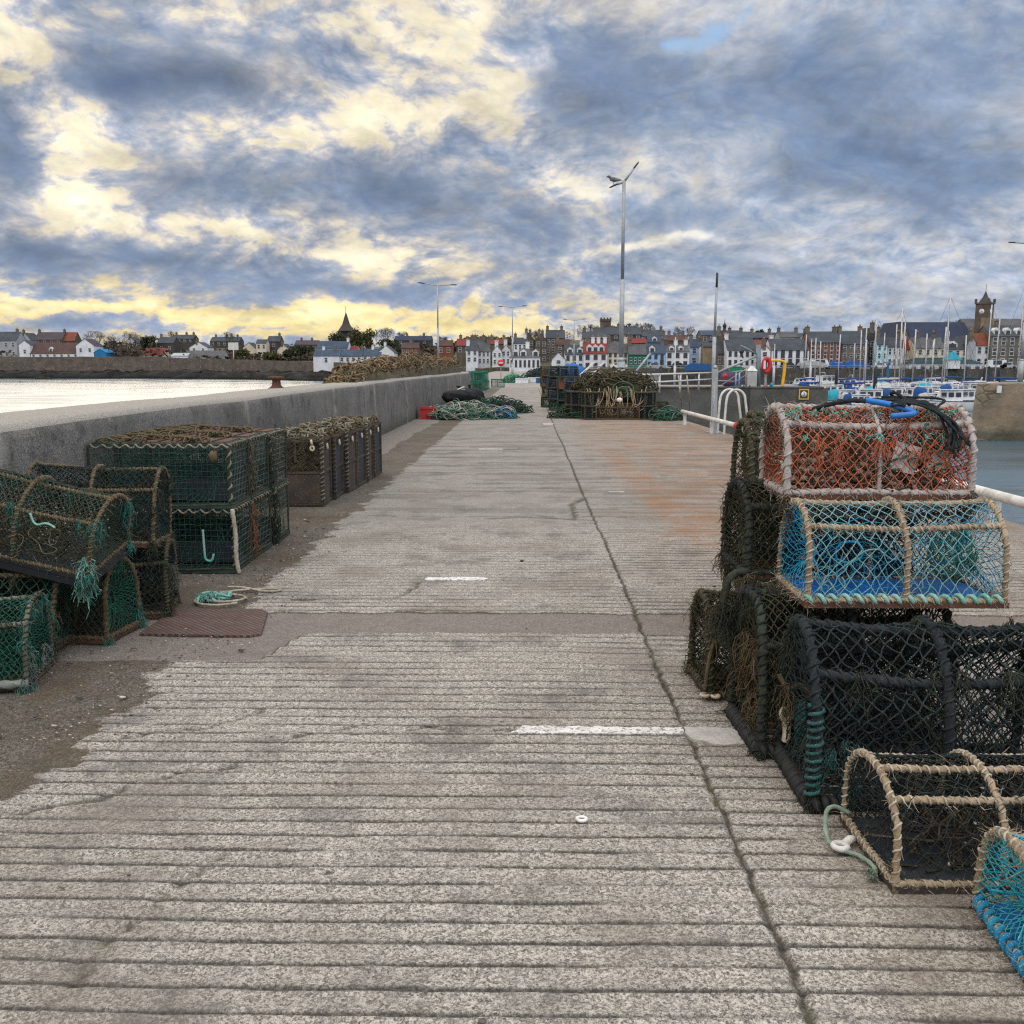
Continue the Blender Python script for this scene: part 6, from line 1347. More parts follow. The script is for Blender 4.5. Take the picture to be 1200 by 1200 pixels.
def house(label, x0, x1, yb, ye, yr, D, wall, roof, kind='eaves', cols=3, rows=2, dorm=(), chim=(0, 1), dp=None, dark=False, cat='house', name='house', wh=None, door=None, group=None, skew=0, lit=None):
    a_, c_ = aty(x0, ye, D), aty(x1, ye, D); Wd = c_.x - a_.x; zb = aty((x0 + x1) / 2, yb, D).z; ze = a_.z
    dp = dp or (min(9, Wd * 1.2) if kind == 'eaves' else 9)
    zr = aty((x0 + x1) / 2, yr, D + (dp / 2 if kind != 'gable' else 0)).z; zr = max(zr, ze + .3)
    cx = (a_.x + c_.x) / 2
    r = thing(name, label, cat, (cx, D, zb), group=group); h = ze - zb; hr = zr - zb; w2 = Wd / 2; b = MB(); low = -6.0
    b.add([(-w2, 0, low), (w2, 0, low), (w2, dp, low), (-w2, dp, low), (-w2, 0, h), (w2, 0, h), (w2, dp, h), (-w2, dp, h)] + ([(-w2, dp / 2, hr - .06), (w2, dp / 2, hr - .06)] if kind == 'eaves' else [(0, 0, hr - .06), (0, dp, hr - .06)]),
          ([[0, 1, 5, 4], [2, 3, 7, 6], [3, 0, 4, 8, 7], [1, 2, 6, 9, 5], [4, 5, 9, 8], [6, 7, 8, 9]] if kind != 'gable' else [[0, 1, 5, 8, 4], [2, 3, 7, 9, 6], [3, 0, 4, 7], [1, 2, 6, 5], [5, 6, 9, 8], [7, 4, 8, 9]]) if kind != 'hip' else [[0, 1, 5, 4], [2, 3, 7, 6], [3, 0, 4, 7], [1, 2, 6, 5]])
    b.build('wall', WALL[wall], r)
    b = MB(); o = .22; t = .12
    if kind == 'eaves':
        for s_ in (0, 1):
            y0 = -o if s_ == 0 else dp + o; sl = (hr - h) / (dp / 2); z0 = h - o * sl
            b.add([(-w2 - .1, y0, z0), (w2 + .1, y0, z0), (w2 + .1, dp / 2, hr), (-w2 - .1, dp / 2, hr), (-w2 - .1, y0, z0 + t), (w2 + .1, y0, z0 + t), (w2 + .1, dp / 2, hr + t), (-w2 - .1, dp / 2, hr + t)],
                  [[0, 1, 5, 4], [4, 5, 6, 7], [3, 2, 1, 0], [0, 4, 7, 3], [1, 2, 6, 5]] if s_ == 0 else [[1, 0, 4, 5], [5, 4, 7, 6], [0, 1, 2, 3], [4, 0, 3, 7], [2, 1, 5, 6]])
    elif kind == 'gable':
        for s_ in (-1, 1):
            sl = (hr - h) / w2; xe = s_ * (w2 + o); z0 = h - o * sl; V = [(xe, -.12, z0), (0, -.12, hr), (0, dp + .1, hr), (xe, dp + .1, z0), (xe, -.12, z0 + t), (0, -.12, hr + t), (0, dp + .1, hr + t), (xe, dp + .1, z0 + t)]
            b.add(V, [[0, 1, 5, 4], [4, 5, 6, 7], [1, 0, 3, 2], [3, 0, 4, 7], [2, 3, 7, 6]])
    else:
        k = min(w2, dp / 2) * .9; b.add([(-w2 - o, -o, h - .05), (w2 + o, -o, h - .05), (w2 + o, dp + o, h - .05), (-w2 - o, dp + o, h - .05), (-w2 + k, dp / 2, hr), (w2 - k, dp / 2, hr)], [[0, 1, 5, 4], [1, 2, 5], [2, 3, 4, 5], [3, 0, 4], [3, 2, 1, 0]])
    rf = b.build('roof', ROOF[roof], r)
    for f_ in chim:
        b = MB(); cxx = (-w2 + .45) + f_ * (Wd - .9); yy = dp / 2 if kind != 'gable' else dp * .5
        if kind == 'gable': cxx = (f_ - .5) * Wd * .3; yy = .5 if f_ <= .5 else dp - .5
        b.box(cxx - .42, cxx + .42, yy - .55, yy + .55, hr - 1.3, hr + 1.1); b.box(cxx - .5, cxx + .5, yy - .63, yy + .63, hr + 1.1, hr + 1.25, 0)
        for q in (-.22, .22): b.lathe([(.12, 0), (.10, .5)], 7, (cxx, yy + q, hr + 1.25), 1)
        b.build('chimney', [WALL[wall] if wall in ('white', 'cream') and rs.rand() < .6 else CHIM, POT], rf)
    if cols and rows:
        sh = h / rows; ww = min(1.05, Wd / cols * .5); hh = wh or min(1.55, sh * .58)
        for i in range(cols):
            for j in range(rows):
                if door is not None and j == 0 and i == door:
                    b = MB(); b.box(-.45, .45, -.06, .02, 0, 2.05); b.build('door', rnd.choice([SASHD, CRATE_BLUE, M('door_red', (.2, .03, .03, 1), None, None)]), r, loc=((i + .5) / cols * Wd - w2, -.0, .02)); continue
                window(r, (i + .5) / cols * Wd - w2, -.01, sh * (j + .54), ww, hh, dark)
    for f_ in dorm:
        xq = f_ * Wd - w2; s_ = min(.75, (hr - h) * .35); zq = h + (hr - h) * .18; yq = (zq - h) / (hr - h) * dp / 2; b = MB(); hh = min(1.5, (hr - h) * .5)
        b.prism([(xq - s_, zq - .3), (xq + s_, zq - .3), (xq + s_, zq + hh * .75), (xq, zq + hh * 1.25), (xq - s_, zq + hh * .75)], 'y', yq - .1, yq + (hh * 1.2) / max(.2, (hr - h)) * dp / 2)
        dm = b.build('dormer', SASH, rf); window(dm, xq, yq - .12, zq + hh * .35, s_ * 1.2, hh * .7, True).name = 'dormer_window'
    return r
RW = 'row of houses on the harbour front'; BK = 'houses up the hill behind the harbour'; SH = 'houses along the far shore'
Hs = house
# harbour front, centre
Hs('low white house with grey slate roof and dormers, at the pier root', 597, 633, 434, 419, 407, 228, 'white', 'grey', 'hip', 7, 1, (.2, .45, .85), (.6,), 8, True, wh=1.5)
Hs('small white gabled house at the left end of the harbour row', 647, 662, 434, 421, 413, 250, 'white', 'slate', 'gable', 1, 2, (), (), group=RW)
Hs('white house with two white dormers beside the small gabled one', 662, 684, 434, 415, 405, 252, 'white', 'slate', cols=3, rows=2, dorm=(.28, .8), chim=(1,), group=RW, door=1, dark=True)
Hs('white house with bright red pantile roof on the harbour row', 684, 712, 433, 414, 401, 251, 'white', 'red', cols=3, rows=2, dorm=(.25, .5, .75), chim=(.15, .4, .68, 1), group=RW, dark=True)
Hs('cream house with grey roof behind the tall lamp', 712.3, 736, 434, 413, 401, 252, 'cream', 'grey', cols=4, rows=3, chim=(0, 1), group=RW, dark=True)
Hs('house with dark green front and grey roof', 737, 757.5, 431, 415, 404, 250, 'green', 'grey', cols=4, rows=1, chim=(0,), group=RW)
Hs('pale blue house with slate roof and round topped dormer', 758, 779.5, 431, 414, 403, 251, 'blue', 'blue', cols=3, rows=2, dorm=(.3,), chim=(1,), group=RW, door=2, dark=True)
Hs('white house with twin pointed gable dormers', 780, 808, 431, 412, 404, 252, 'white', 'grey', cols=3, rows=2, dorm=(.27, .66), chim=(.0, .5, 1), group=RW, dark=True)
Hs('pale blue gable end tucked behind the twin dormer house', 808.5, 819, 428, 406, 398, 258, 'blue', 'blue', 'eaves', 1, 2, (), (0,), group=RW)
Hs('narrow white gabled house with dark forestair', 819, 829, 428, 408, 401, 262, 'white', 'slate', 'gable', 1, 2, (), (1,))
Hs('tan stone warehouse with blank front', 824, 836, 428, 406, 402, 254, 'tan', 'slate', cols=0, chim=(), group=RW)
Hs('tall brown stone house with blue roof left of the mast', 838, 851, 430, 398, 388, 262, 'brown', 'blue', 'gable', 1, 3, (), (0,), group=RW)
Hs('dark stone house with slate front beside the tall brown one', 841, 852, 432, 413, 400, 250, 'stone', 'slate', cols=2, rows=1, chim=(), group=RW)
Hs('white house with slate roof behind the davit', 852.5, 886, 430, 410, 397, 246, 'white', 'slate', cols=5, rows=2, chim=(0,), dark=True, group=RW)
Hs('small white gabled house with red pantiled wing', 890, 903, 428, 411, 404, 240, 'white', 'red', 'gable', 1, 2, (), (.2,), group=RW)
Hs('red pantiled house behind the small white gabled one', 885, 909, 428, 406, 399, 250, 'white', 'orange', cols=2, rows=2, chim=(1,), group=BK)
Hs('white five bay house with grey slate roof above the quay', 904.5, 948.5, 430, 410, 397.5, 240, 'white', 'slate', cols=5, rows=2, chim=(), dark=True, group=RW, wh=1.7)
Hs('red sandstone house with many windows', 949.5, 986, 431, 401, 389, 241, 'red', 'slate', cols=5, rows=3, chim=(0, 1), group=RW, wh=1.8)
Hs('brown stone tenement right of the red sandstone house', 986.5, 1018, 431, 403, 388.5, 242, 'stone', 'slate', cols=4, rows=3, chim=(0, .9), group=RW)
Hs('tall dark gable end of the brown tenement', 1018, 1028, 431, 398, 384, 244, 'dark', 'slate', 'gable', 1, 3, (), (.2,), group=RW)
Hs('pale aqua house by the blue boat hoist', 1028, 1040, 431, 403, 395, 240, 'aqua', 'slate', cols=2, rows=3, chim=(0,), group=RW)
Hs('white house half hidden by masts right of the aqua one', 1040.5, 1058, 431, 406, 395, 242, 'white', 'slate', cols=3, rows=2, chim=(1,), group=RW)
Hs('cream house with red pantiled roof behind masts', 1058, 1078, 430, 409, 396, 244, 'cream', 'red', cols=3, rows=2, chim=(0,), group=RW)
Hs('long cream house with grey roof above the white sheds', 1074, 1110, 428, 408, 396, 240, 'cream', 'grey', cols=4, rows=2, chim=(.2, .8), group=RW)
Hs('cream house with wide white dormer by the grey gable', 1110, 1135, 428, 409, 398, 240, 'cream', 'slate', cols=3, rows=2, dorm=(.18, .36), chim=(), group=RW)
Hs('grey harled gable end with tall chimney', 1134, 1144, 430, 402, 393.5, 239, 'grey', 'slate', 'gable', 0, 0, (), (.2,), group=RW)
Hs('white house with red roof between the gable and the stone tenement', 1144, 1161, 431, 404, 391, 242, 'white', 'orange', cols=2, rows=2, chim=(), group=RW)
Hs('stone tenement with big white dormers at the right edge', 1161.5, 1212, 431, 394, 382, 241, 'stone', 'slate', cols=5, rows=3, dorm=(.16, .42, .68), chim=(.3,), group=RW, wh=1.8)
Hs('long low white shed with slate roof on the quay', 1066, 1151, 438, 426, 418, 237, 'white', 'teal', 'hip', 8, 1, (), (), 7, True, wh=.9, cat='shed')
aw = thing('kiosk', 'small kiosk with turquoise pyramid roof before the long white shed', 'kiosk', (aty(1115, 425, 236).x, 235.2, .6)); b = MB(); b.box(-1.6, 1.6, -.3, 1.2, 0, 2.1); b.build('body', WALL['white'], aw); b = MB(); b.add([(-2, -.6, 2.1), (2, -.6, 2.1), (2, 1.5, 2.1), (-2, 1.5, 2.1), (0, .45, 4.2)], [[0, 1, 4], [1, 2, 4], [2, 3, 4], [3, 0, 4], [3, 2, 1, 0]]); b.build('roof', TARP_TEAL, aw)
Hs('big church hall with long dark blue roof', 1062, 1143, 426, 401, 378, 262, 'stone', 'navy', cols=9, rows=1, chim=(), dp=16, cat='hall', wh=3)
Hs('stone gable end of the church hall', 1050, 1064, 426, 392, 377, 261, 'stone', 'navy', 'gable', 1, 1, (), (), dp=14, wh=3.2, cat='hall')
Hs('church nave with steep dark roof right of the clock tower', 1141, 1215, 426, 397, 374, 266, 'stone', 'grey', cols=0, chim=(), dp=18, cat='church', name='church_nave')
# clock tower
tw = aty(1153, 400, 264); ct = thing('clock_tower', 'stone church tower with two clock faces and short spire', 'tower', (tw.x, 264, 0)); k = 264 / 1150
b = MB(); w_ = 7.3 * k; ztop = aty(1153, 355, 264).z; b.box(-w_, w_, 0, 2 * w_, -2, ztop); b.box(-w_ - .2, w_ + .2, -.2, 2 * w_ + .2, ztop - .25, ztop + .15)
for sx_ in (-1, 1):
    for yy in (0, 2 * w_): b.box(sx_ * w_ - .25, sx_ * w_ + .25, yy - .25, yy + .25, ztop + .15, ztop + 1.1)
ct_b = b.build('tower_wall', WALL['brown'], ct, rot=None)
b = MB(); ns_ = 8; zs = aty(1153, 340, 264).z; t = 2 * PI * (np.arange(8) + .5) / 8; V = [(w_ * .95 * math.cos(q), w_ + w_ * .95 * math.sin(q), ztop + .15) for q in t] + [(w_ * .38 * math.cos(q), w_ + w_ * .38 * math.sin(q), ztop + (zs - ztop) * .5) for q in t] + [(0, w_, zs)]
b.add(V, [[i, (i + 1) % 8, 8 + (i + 1) % 8, 8 + i] for i in range(8)] + [[8 + i, 8 + (i + 1) % 8, 16] for i in range(8)]); b.tube([(0, w_, zs - .2), (0, w_, zs + 1.6)], .06, 5); b.build('spire', WALL['dark'], ct)
for rz, loc in ((0, (0, -.03, ztop - 2.2)), (-PI / 2, (-w_ - .03, w_, ztop - 2.2))):
    b = MB(); b.lathe([(0, -.03), (.68, -.03), (.68, .03), (0, .03)], 20); o = b.build('clock_face', WHITE_GRP, ct, loc=loc); o.rotation_euler = (PI / 2, 0, rz)
    b = MB(); b.box(-.04, .04, -.02, .5, -.06, -.035) if False else b.box(-.04, .04, -.05, .55, .032, .06); b.box(-.05, .32, -.04, .04, .032, .055); b.build('clock_hands', DARKIRON, o)
b = MB(); b.box(-.6, .6, -.08, .05, ztop - 6.0, ztop - 4.0); b.build('louvre', SASHD, ct); b = MB(); b.box(-w_ - .04, w_ + .04, -.05, w_, aty(1153, 382, 264).z - 2.5, aty(1153, 372.5, 264).z); b.build('lower_stage', WALL['tan'], ct); ct.rotation_euler = (0, 0, math.radians(42)); ct.location.x += 1.3
# up the hill, centre
for args in [('brown tenement at the left of the hill cluster', 612, 626, 425, 398, 390, 300, 'brown', 'slate', 'gable', 2, 3, (), (0, 1)), ('tall brown stone house in the hill cluster', 627, 641, 425, 399, 391, 298, 'brown', 'slate', 'gable', 2, 3, (), (0, 1)), ('stone tenement with two chimneys above the white dormered house', 640, 662, 425, 396, 387, 305, 'stone', 'slate', 'eaves', 4, 3, (), (0, .9)),
             ('dark stone house above the small white gabled house', 652, 668, 418, 404, 398, 285, 'brown', 'brown', 'eaves', 2, 2, (), (0,)), ('grey roofed house stretching behind the red roof', 684, 712, 410, 396, 389, 300, 'stone', 'slate', 'eaves', 4, 2, (), (0, .5)), ('long slate roofed tenement under the old tower', 700, 752, 405, 392, 384, 320, 'dark', 'slate', 'eaves', 6, 2, (), (.1, .5, .95)),
             ('red roofed house above the green fronted one', 736, 758, 408, 402, 397, 275, 'brown', 'red', 'eaves', 0, 0, (), (0,)), ('blue slated house stepping up behind the pale blue one', 760, 781, 410, 401, 393, 278, 'stone', 'blue', 'eaves', 2, 1, (.35,), (1,)), ('grey house high behind the twin dormer house', 752, 778, 400, 394, 387, 330, 'grey', 'slate', 'eaves', 3, 1, (), (0, 1)),
             ('brown house with chimneys behind the twin dormer house', 782, 806, 404, 399, 393, 300, 'brown', 'brown', 'eaves', 0, 0, (), (.1, .9)), ('long slate roof behind the mast, right part', 856, 882, 404, 396, 389, 300, 'dark', 'slate', 'eaves', 3, 1, (), (0, .6)), ('blue slate roofed school below the bell turret', 822, 872, 402, 393, 387.5, 320, 'stone', 'blue', 'eaves', 6, 1, (), (), 10),
             ('grey stone house above the five bay white house', 914, 938, 402, 395, 389, 300, 'grey', 'grey', 'eaves', 3, 1, (), (0, 1)), ('dark slated terrace left of the grey stone house', 876, 914, 402, 396, 390, 310, 'dark', 'slate', 'eaves', 5, 1, (), (.2, .8)), ('pink gabled house over the small red pantiled wing', 938, 952, 402, 395, 390, 295, 'grey', 'slate', 'gable', 1, 1, (), (.2,)), ('red brick terrace seen between masts', 1026, 1052, 402, 393, 388, 300, 'red', 'brown', 'eaves', 4, 1, (), (.3, .8))]:
    Hs(*args, group=BK)
ot = thing('old_tower', 'square old stone tower on the hill above the harbour', 'tower', (aty(710, 380, 345).x, 345, 0)); b = MB(); z1 = aty(710, 374.5, 345).z; b.box(-1.75, 1.75, 0, 3.5, 4, z1); b.box(-1.9, 1.9, -.15, 3.65, z1 - .5, z1 + .2)
for q in (-1.6, -.55, .55, 1.6): b.box(q - .3, q + .3, -.1, .5, z1 + .2, z1 + .7)
b.build('tower_wall', WALL['brown'], ot); b = MB(); b.box(-.3, .3, -.05, .02, z1 - 3.2, z1 - 1.8); b.build('window', SASHD, ot)
tr_ = thing('bell_turret', 'small dark bell turret on the blue slate roof', 'turret', (aty(850.5, 385, 322).x, 324, aty(850, 388, 322).z - .2)); b = MB(); b.lathe([(.8, -.6), (.8, .5), (.55, .6), (.5, 1.7), (.75, 1.8)], 10); b.build('drum', WALL['dark'], tr_); b = MB(); b.lathe([(.75, 1.8), (.45, 2.4), (.12, 2.9), (.05, 4.2)], 10); b.build('cap', DARKIRON, tr_)
# left of centre, behind the rope heap
for args in [('white house with dark roof left of the pier root', 546, 560, 425, 410, 404, 255, 'white', 'slate', 'eaves', 2, 2, (), (0,)), ('white house with grey roof in front of the red roofed house', 560, 574, 427, 411, 402, 258, 'white', 'grey', 'eaves', 3, 2, (), (1,)), ('brown house with long red roof', 535, 560, 415, 405, 397.5, 300, 'brown', 'red', 'eaves', 3, 1, (), (.1, .9)), ('white upper house between two red roofs', 551, 568, 412, 404, 398, 285, 'white', 'slate', 'eaves', 4, 1, (), (0, 1)),
             ('white gabled house with grey lean-to', 577, 588, 428, 412, 405, 245, 'white', 'grey', 'gable', 2, 2, (), (.3,)), ('white gabled house right of the lean-to', 588, 598, 428, 410, 404, 248, 'white', 'slate', 'gable', 2, 2, (), (.3,)), ('red roofed house behind the white gables', 574, 592, 412, 403, 398, 290, 'brown', 'red', 'eaves', 0, 0, (), (0, 1)), ('white house with two chimneys above the pier root', 602, 617, 412, 402, 396, 290, 'white', 'slate', 'eaves', 3, 1, (), (0, 1)),
             ('dark red house behind the lamp on the wall', 512, 530, 416, 405, 399, 320, 'red', 'brown', 'eaves', 2, 1, (), (0,)), ('brick house with white gables over the rope heap', 470, 490, 418, 408, 402, 330, 'red', 'brown', 'eaves', 4, 1, (), (.5,)), ('long dark slate roofed hall on the skyline', 462, 505, 406, 399, 394, 420, 'dark', 'navy', 'eaves', 3, 1, (), (.3, .8))]:
    Hs(*args, group=BK)
# white cottages by the sea and the church with the dark spire
for args in [('two storey white cottage with dark slate roof, rear of the seaside group', 371, 407, 422, 408.5, 400, 362, 'white', 'blue', 'eaves', 3, 1, (), (1,)), ('low white seaside cottage with blue slate roof on the sea wall', 367, 397, 427, 417, 410, 352, 'white', 'blue', 'eaves', 1, 1, (), (.3, .8)), ('white seaside cottage right of the low one', 397.3, 424, 425, 417.5, 410, 353, 'white', 'blue', 'eaves', 4, 1, (), (.98,)),
             ('white seaside cottage with chimney by the gable house', 424.3, 446, 422, 417, 409, 354, 'white', 'blue', 'eaves', 3, 1, (), (.5,)), ('white gable end cottage at the right of the seaside group', 443, 462, 424, 413, 405, 356, 'white', 'slate', 'gable', 1, 1, (), (.3,)), ('small red roofed cottage behind the seaside group', 402, 419, 416, 411.5, 406, 366, 'white', 'red', 'eaves', 2, 1, (), (0,))]:
    Hs(*args, group='white seaside cottages')
sp = thing('church_spire', 'dark broach spire church tower among trees across the bay', 'church', (aty(405, 400, 420).x, 420, 4)); k = 420 / 1150
b = MB(); zt = aty(405, 388, 420).z - 4; b.box(-9 * k, 8 * k, 0, 12 * k, -4, zt); b.build('tower_wall', WALL['dark'], sp); b = MB(); ze = aty(405, 364.5, 420).z - 4; t = 2 * PI * (np.arange(8) + .5) / 8
V = [(10 * k * math.cos(q), 6 * k + 10 * k * math.sin(q), zt) for q in t] + [(4.6 * k * math.cos(q), 6 * k + 4.6 * k * math.sin(q), zt + (ze - zt) * .34) for q in t] + [(0, 6 * k, ze)]; b.add(V, [[i, (i + 1) % 8, 8 + (i + 1) % 8, 8 + i] for i in range(8)] + [[8 + i, 8 + (i + 1) % 8, 16] for i in range(8)]); b.tube([(0, 6 * k, ze - .5), (0, 6 * k, ze + 2)], .1, 5); b.build('spire', WALL['dark'], sp)
# far shore, left
for args in [('grey white house at the far left edge of the bay', -14, 19, 420, 399, 389, 425, 'grey', 'slate', 'eaves', 4, 2, (), (.9,)), ('white gable fronted house with dark shed roof at far left', 22, 35, 421, 404, 399, 412, 'white', 'slate', 'gable', 1, 1, (), ()), ('blue grey gabled house behind the white one', 22, 36, 410, 398, 390, 440, 'grey', 'slate', 'gable', 0, 0, (), (.2,)),
             ('long boat house with brown roof and white walls', 35, 109, 421.5, 414, 402, 412, 'white', 'brown', 'eaves', 9, 1, (.32,), ()), ('plum tiled terrace above the long boat house', 40, 72, 404, 398, 389.5, 445, 'brown', 'plum', 'eaves', 4, 1, (), (.0, 1)), ('orange roofed house above the long boat house', 71, 87, 404, 399, 389.5, 447, 'brown', 'orange', 'eaves', 0, 0, (), ()), ('white gabled loft on the right end of the boat house', 89, 110, 416, 405, 397, 411, 'white', 'plum', 'gable', 2, 1, (), ()),
             ('bright blue sheeted shed beside the boat house', 110, 124, 421.5, 413, 409, 411, 'shed', 'shed', 'gable', 0, 0, (), ()), ('long red roofed house in the shrubs', 167, 192, 420, 416, 408, 418, 'cream', 'red', 'eaves', 3, 1, (), ()), ('dark house with dormer right of the red roofed one', 184, 203, 415, 402, 395, 440, 'dark', 'slate', 'eaves', 2, 1, (), (0,)), ('pale sheeted shed on the shore', 200, 219, 421, 417, 414, 414, 'white', 'sheet', 'eaves', 0, 0, (), ()),
             ('long grey roofed barn on the shore', 216, 261, 421, 418, 411, 416, 'grey', 'grey', 'eaves', 4, 1, (), ()), ('white gabled house above the grey barn', 222, 243, 413, 407, 401, 440, 'white', 'slate', 'gable', 2, 1, (), (.2,)), ('white house with steep roof high in the shrubs', 146, 160, 412, 402, 395, 450, 'grey', 'slate', 'gable', 1, 1, (), (.3,)), ('cream two storey house with blue grey upper floor', 300, 312, 419, 402, 398, 425, 'cream', 'slate', 'eaves', 2, 2, (), ()),
             ('cream gabled cottage left of the two storey house', 283, 300, 418, 409, 401.5, 430, 'cream', 'slate', 'gable', 1, 1, (), ()), ('dark tall house right of the cream one', 313, 328, 418, 400, 394, 432, 'dark', 'slate', 'eaves', 1, 2, (), (.9,)), ('cream crow stepped cottage by the dark hedge', 325, 339, 420, 410, 403, 424, 'cream', 'slate', 'gable', 1, 1, (), (.2,)),
             ('brown terrace on the skyline right of the cottages', 345, 372, 412, 404, 399, 470, 'brown', 'plum', 'eaves', 4, 1, (), (.2, .7)), ('dark terrace on the skyline above the grey barn', 246, 280, 406, 400, 395, 520, 'dark', 'slate', 'eaves', 5, 1, (), (.1, .5, .9)), ('dark terrace on the skyline above the red roofed house', 200, 226, 402, 397, 392.5, 500, 'dark', 'slate', 'eaves', 4, 1, (), (.1, .6, .95))]:
    Hs(*args, group=SH)
b = MB(); b.tube(np.array([(0, 0, 0), (0, 0, 9)]), .16, 6); b.bar((-2.1, 0, 8), (2.1, 0, 8), .25, 3.0); tag(b.build('shore_beacon', WHITEPAINT, loc=(aty(274, 420, 408).x, 408, 1)), 'white post with square board on the sea wall', 'beacon')
# ---------------------------------------------------------------- trees
BARK = M('bark', (.055, .045, .035, 1), (.035, .03, .025, 1), None, scale=2); TWIG = M('bare_twigs', (.060, .050, .042, 1), (.09, .07, .05, 1), None, scale=1); LEAFD = M('dark_leaf', (.022, .032, .014, 1), (.045, .05, .02, 1), None, scale=.6); LEAFO = M('olive_leaf', (.06, .068, .02, 1), (.085, .08, .03, 1), None, scale=.6); SCRUB = M('dry_scrub', (.085, .062, .042, 1), (.06, .05, .035, 1), None, scale=.4)
def tree(label, px, yt, D, wpx, kind='bare', zb=None, seed=0, group='trees among the houses'):
    q = np.random.RandomState(seed); p = aty(px, yt, D); k = D / 1150; zb = float(land_z(p.x, D)) - .2 if zb is None else zb; H = p.z - zb; Rw = wpx * k / 2
    r = thing('bare_tree' if kind == 'bare' else 'leafy_tree', label, 'tree', (p.x, D, zb), group=group)
    b = MB(); b.tube(np.array([(0, 0, -.5), (.1, 0, H * .25), (0, .1, H * .5)]), np.array([.34, .26, .16]) * max(1, H / 9), 7); b.build('trunk', BARK, r); b = MB()
    if kind == 'bare':
        A_ = [(np.array([0, 0, H * .3]), np.array([0, 0, 1.]), H * .28, .15)]; P0, P1, R0, R1 = [], [], [], []
        for lv in range(6):
            N_ = []
            for (o, d, l, r_) in A_:
                for _ in range(4 if lv < 2 else 3):
                    e = d + q.randn(3) * .55 + np.array([q.randn() * .35, q.randn() * .2, .12]); e /= np.linalg.norm(e); t = o + e * l * q.uniform(.7, 1.15); t[0] = np.clip(t[0], -Rw, Rw); t[2] = min(t[2], H); P0.append(o); P1.append(t); R0.append(r_); R1.append(r_ * .7); N_.append((t, e, l * .68, max(r_ * .62, .022)))
            A_ = N_ if len(N_) < 420 else [N_[i] for i in q.choice(len(N_), 420, False)]
        b.segs(np.array(P0), np.array(P1), np.array(R0), 3, r1=np.array(R1)); b.build('crown', TWIG, r)
    else:
        n = 1500; cl = [np.array([q.uniform(-.65, .65) * Rw, q.uniform(-.5, .5) * Rw, H * q.uniform(.45, .88)]) for _ in range(14)]; V = []; 
        for i in range(n):
            c_ = cl[q.randint(len(cl))] + q.randn(3) * np.array([Rw, Rw, H * .3]) * .22; a_ = q.randn(3) * .22; e_ = q.randn(3) * .22; V += [c_ + a_, c_ + e_, c_ - a_, c_ - e_]
        b.add(np.array(V), np.arange(4 * n).reshape(-1, 4)); P0 = []; P1 = []
        for c_ in cl: P0.append((0, 0, H * .35)); P1.append(c_)
        b.segs(np.array(P0), np.array(P1), .12, 4, 0, .04); b.build('crown', LEAFD if kind == 'dark' else LEAFO, r)
    return r
for i, a_ in enumerate([('bare tree behind the boat house at the left', 112, 388, 460, 26), ('bare tree behind the blue shed', 135, 392, 455, 24), ('bare tree left of the dark round tree', 155, 388, 470, 20), ('bare tree on the skyline above the red roofed house', 197, 388, 505, 18), ('bare tree above the cream two storey house', 268, 389, 470, 22), ('thin bare tree above the white cottages', 452, 384, 400, 22), ('thin bare tree right of the two by the dark hall', 470, 388, 430, 18),
        ('bare tree left of the old tower', 660, 382, 330, 26), ('bare tree just below the old tower', 690, 380, 335, 26), ('spreading bare tree right of the tall lamp', 757, 378, 340, 34), ('bare tree between the tall lamp and the spreading tree', 742, 381, 335, 22), ('bare tree behind the twin dormer house', 803, 381, 330, 30), ('bare tree behind the church hall', 1122, 371, 300, 26), ('bare tree above the five bay white house', 928, 387, 330, 22), ('bare tree on the skyline above the white gables', 575, 393, 330, 18), ('bare tree above the brown tenement', 626, 386, 335, 20), ('bare tree beside the dark hall on the skyline', 495, 391, 440, 26), ('bare tree right of the dark hall on the skyline', 520, 394, 420, 24)]): tree(*a_, kind='bare', seed=i + 1)
for i, a_ in enumerate([('large dark tree right of the church spire', 417, 383, 408, 22, 'olive'), ('lower dark tree before the church spire', 398, 388, 412, 26, 'dark'), ('olive tree leaning out right of the spire', 431, 385, 405, 18, 'olive'), ('dark round tree above the red roofed house', 174, 393, 436, 19, 'dark'), ('dark hedge tree left of the white cottages', 352, 404, 405, 30, 'dark'), ('dark hedge tree by the cream crow stepped cottage', 340, 408, 410, 16, 'dark'), ('dark evergreen by the old tower', 727, 381, 338, 26, 'dark'), ('dark evergreen above the slate roofed terrace', 890, 387, 330, 14, 'dark'),
        ('dark wood edge behind the seaside cottages', 480, 398, 375, 40, 'dark'), ('dark wood edge left of the brick house', 455, 397, 380, 30, 'dark'), ('dark evergreen behind the wall lamp', 525, 402, 330, 20, 'dark'), ('olive shrub tree by the shore beacon', 284, 409, 412, 18, 'olive'), ('olive hedge tree below the cream house', 318, 413, 412, 22, 'olive')]): tree(a_[0], a_[1], a_[2], a_[3], a_[4], kind=a_[5], seed=40 + i)
b = MB(); V = []
for i in range(9000):
    px = rs.choice([rs.uniform(118, 190), rs.uniform(240, 345), rs.uniform(330, 370), rs.uniform(0, 420), rs.uniform(450, 600)]); D = rs.uniform(414, 475) if px < 370 else rs.uniform(372, 420); X = (px - 620) / 1150 * D
    h_ = 6.5 * vnoise(X * .09, D * .05, 8) * (1.35 if 125 < px < 190 else .75); c_ = np.array([X, D, float(land_z(X, D)) + rs.rand() * h_]); a_ = rs.randn(3) * .5; e_ = rs.randn(3) * .5; V += [c_ + a_, c_ + e_, c_ - a_, c_ - e_]
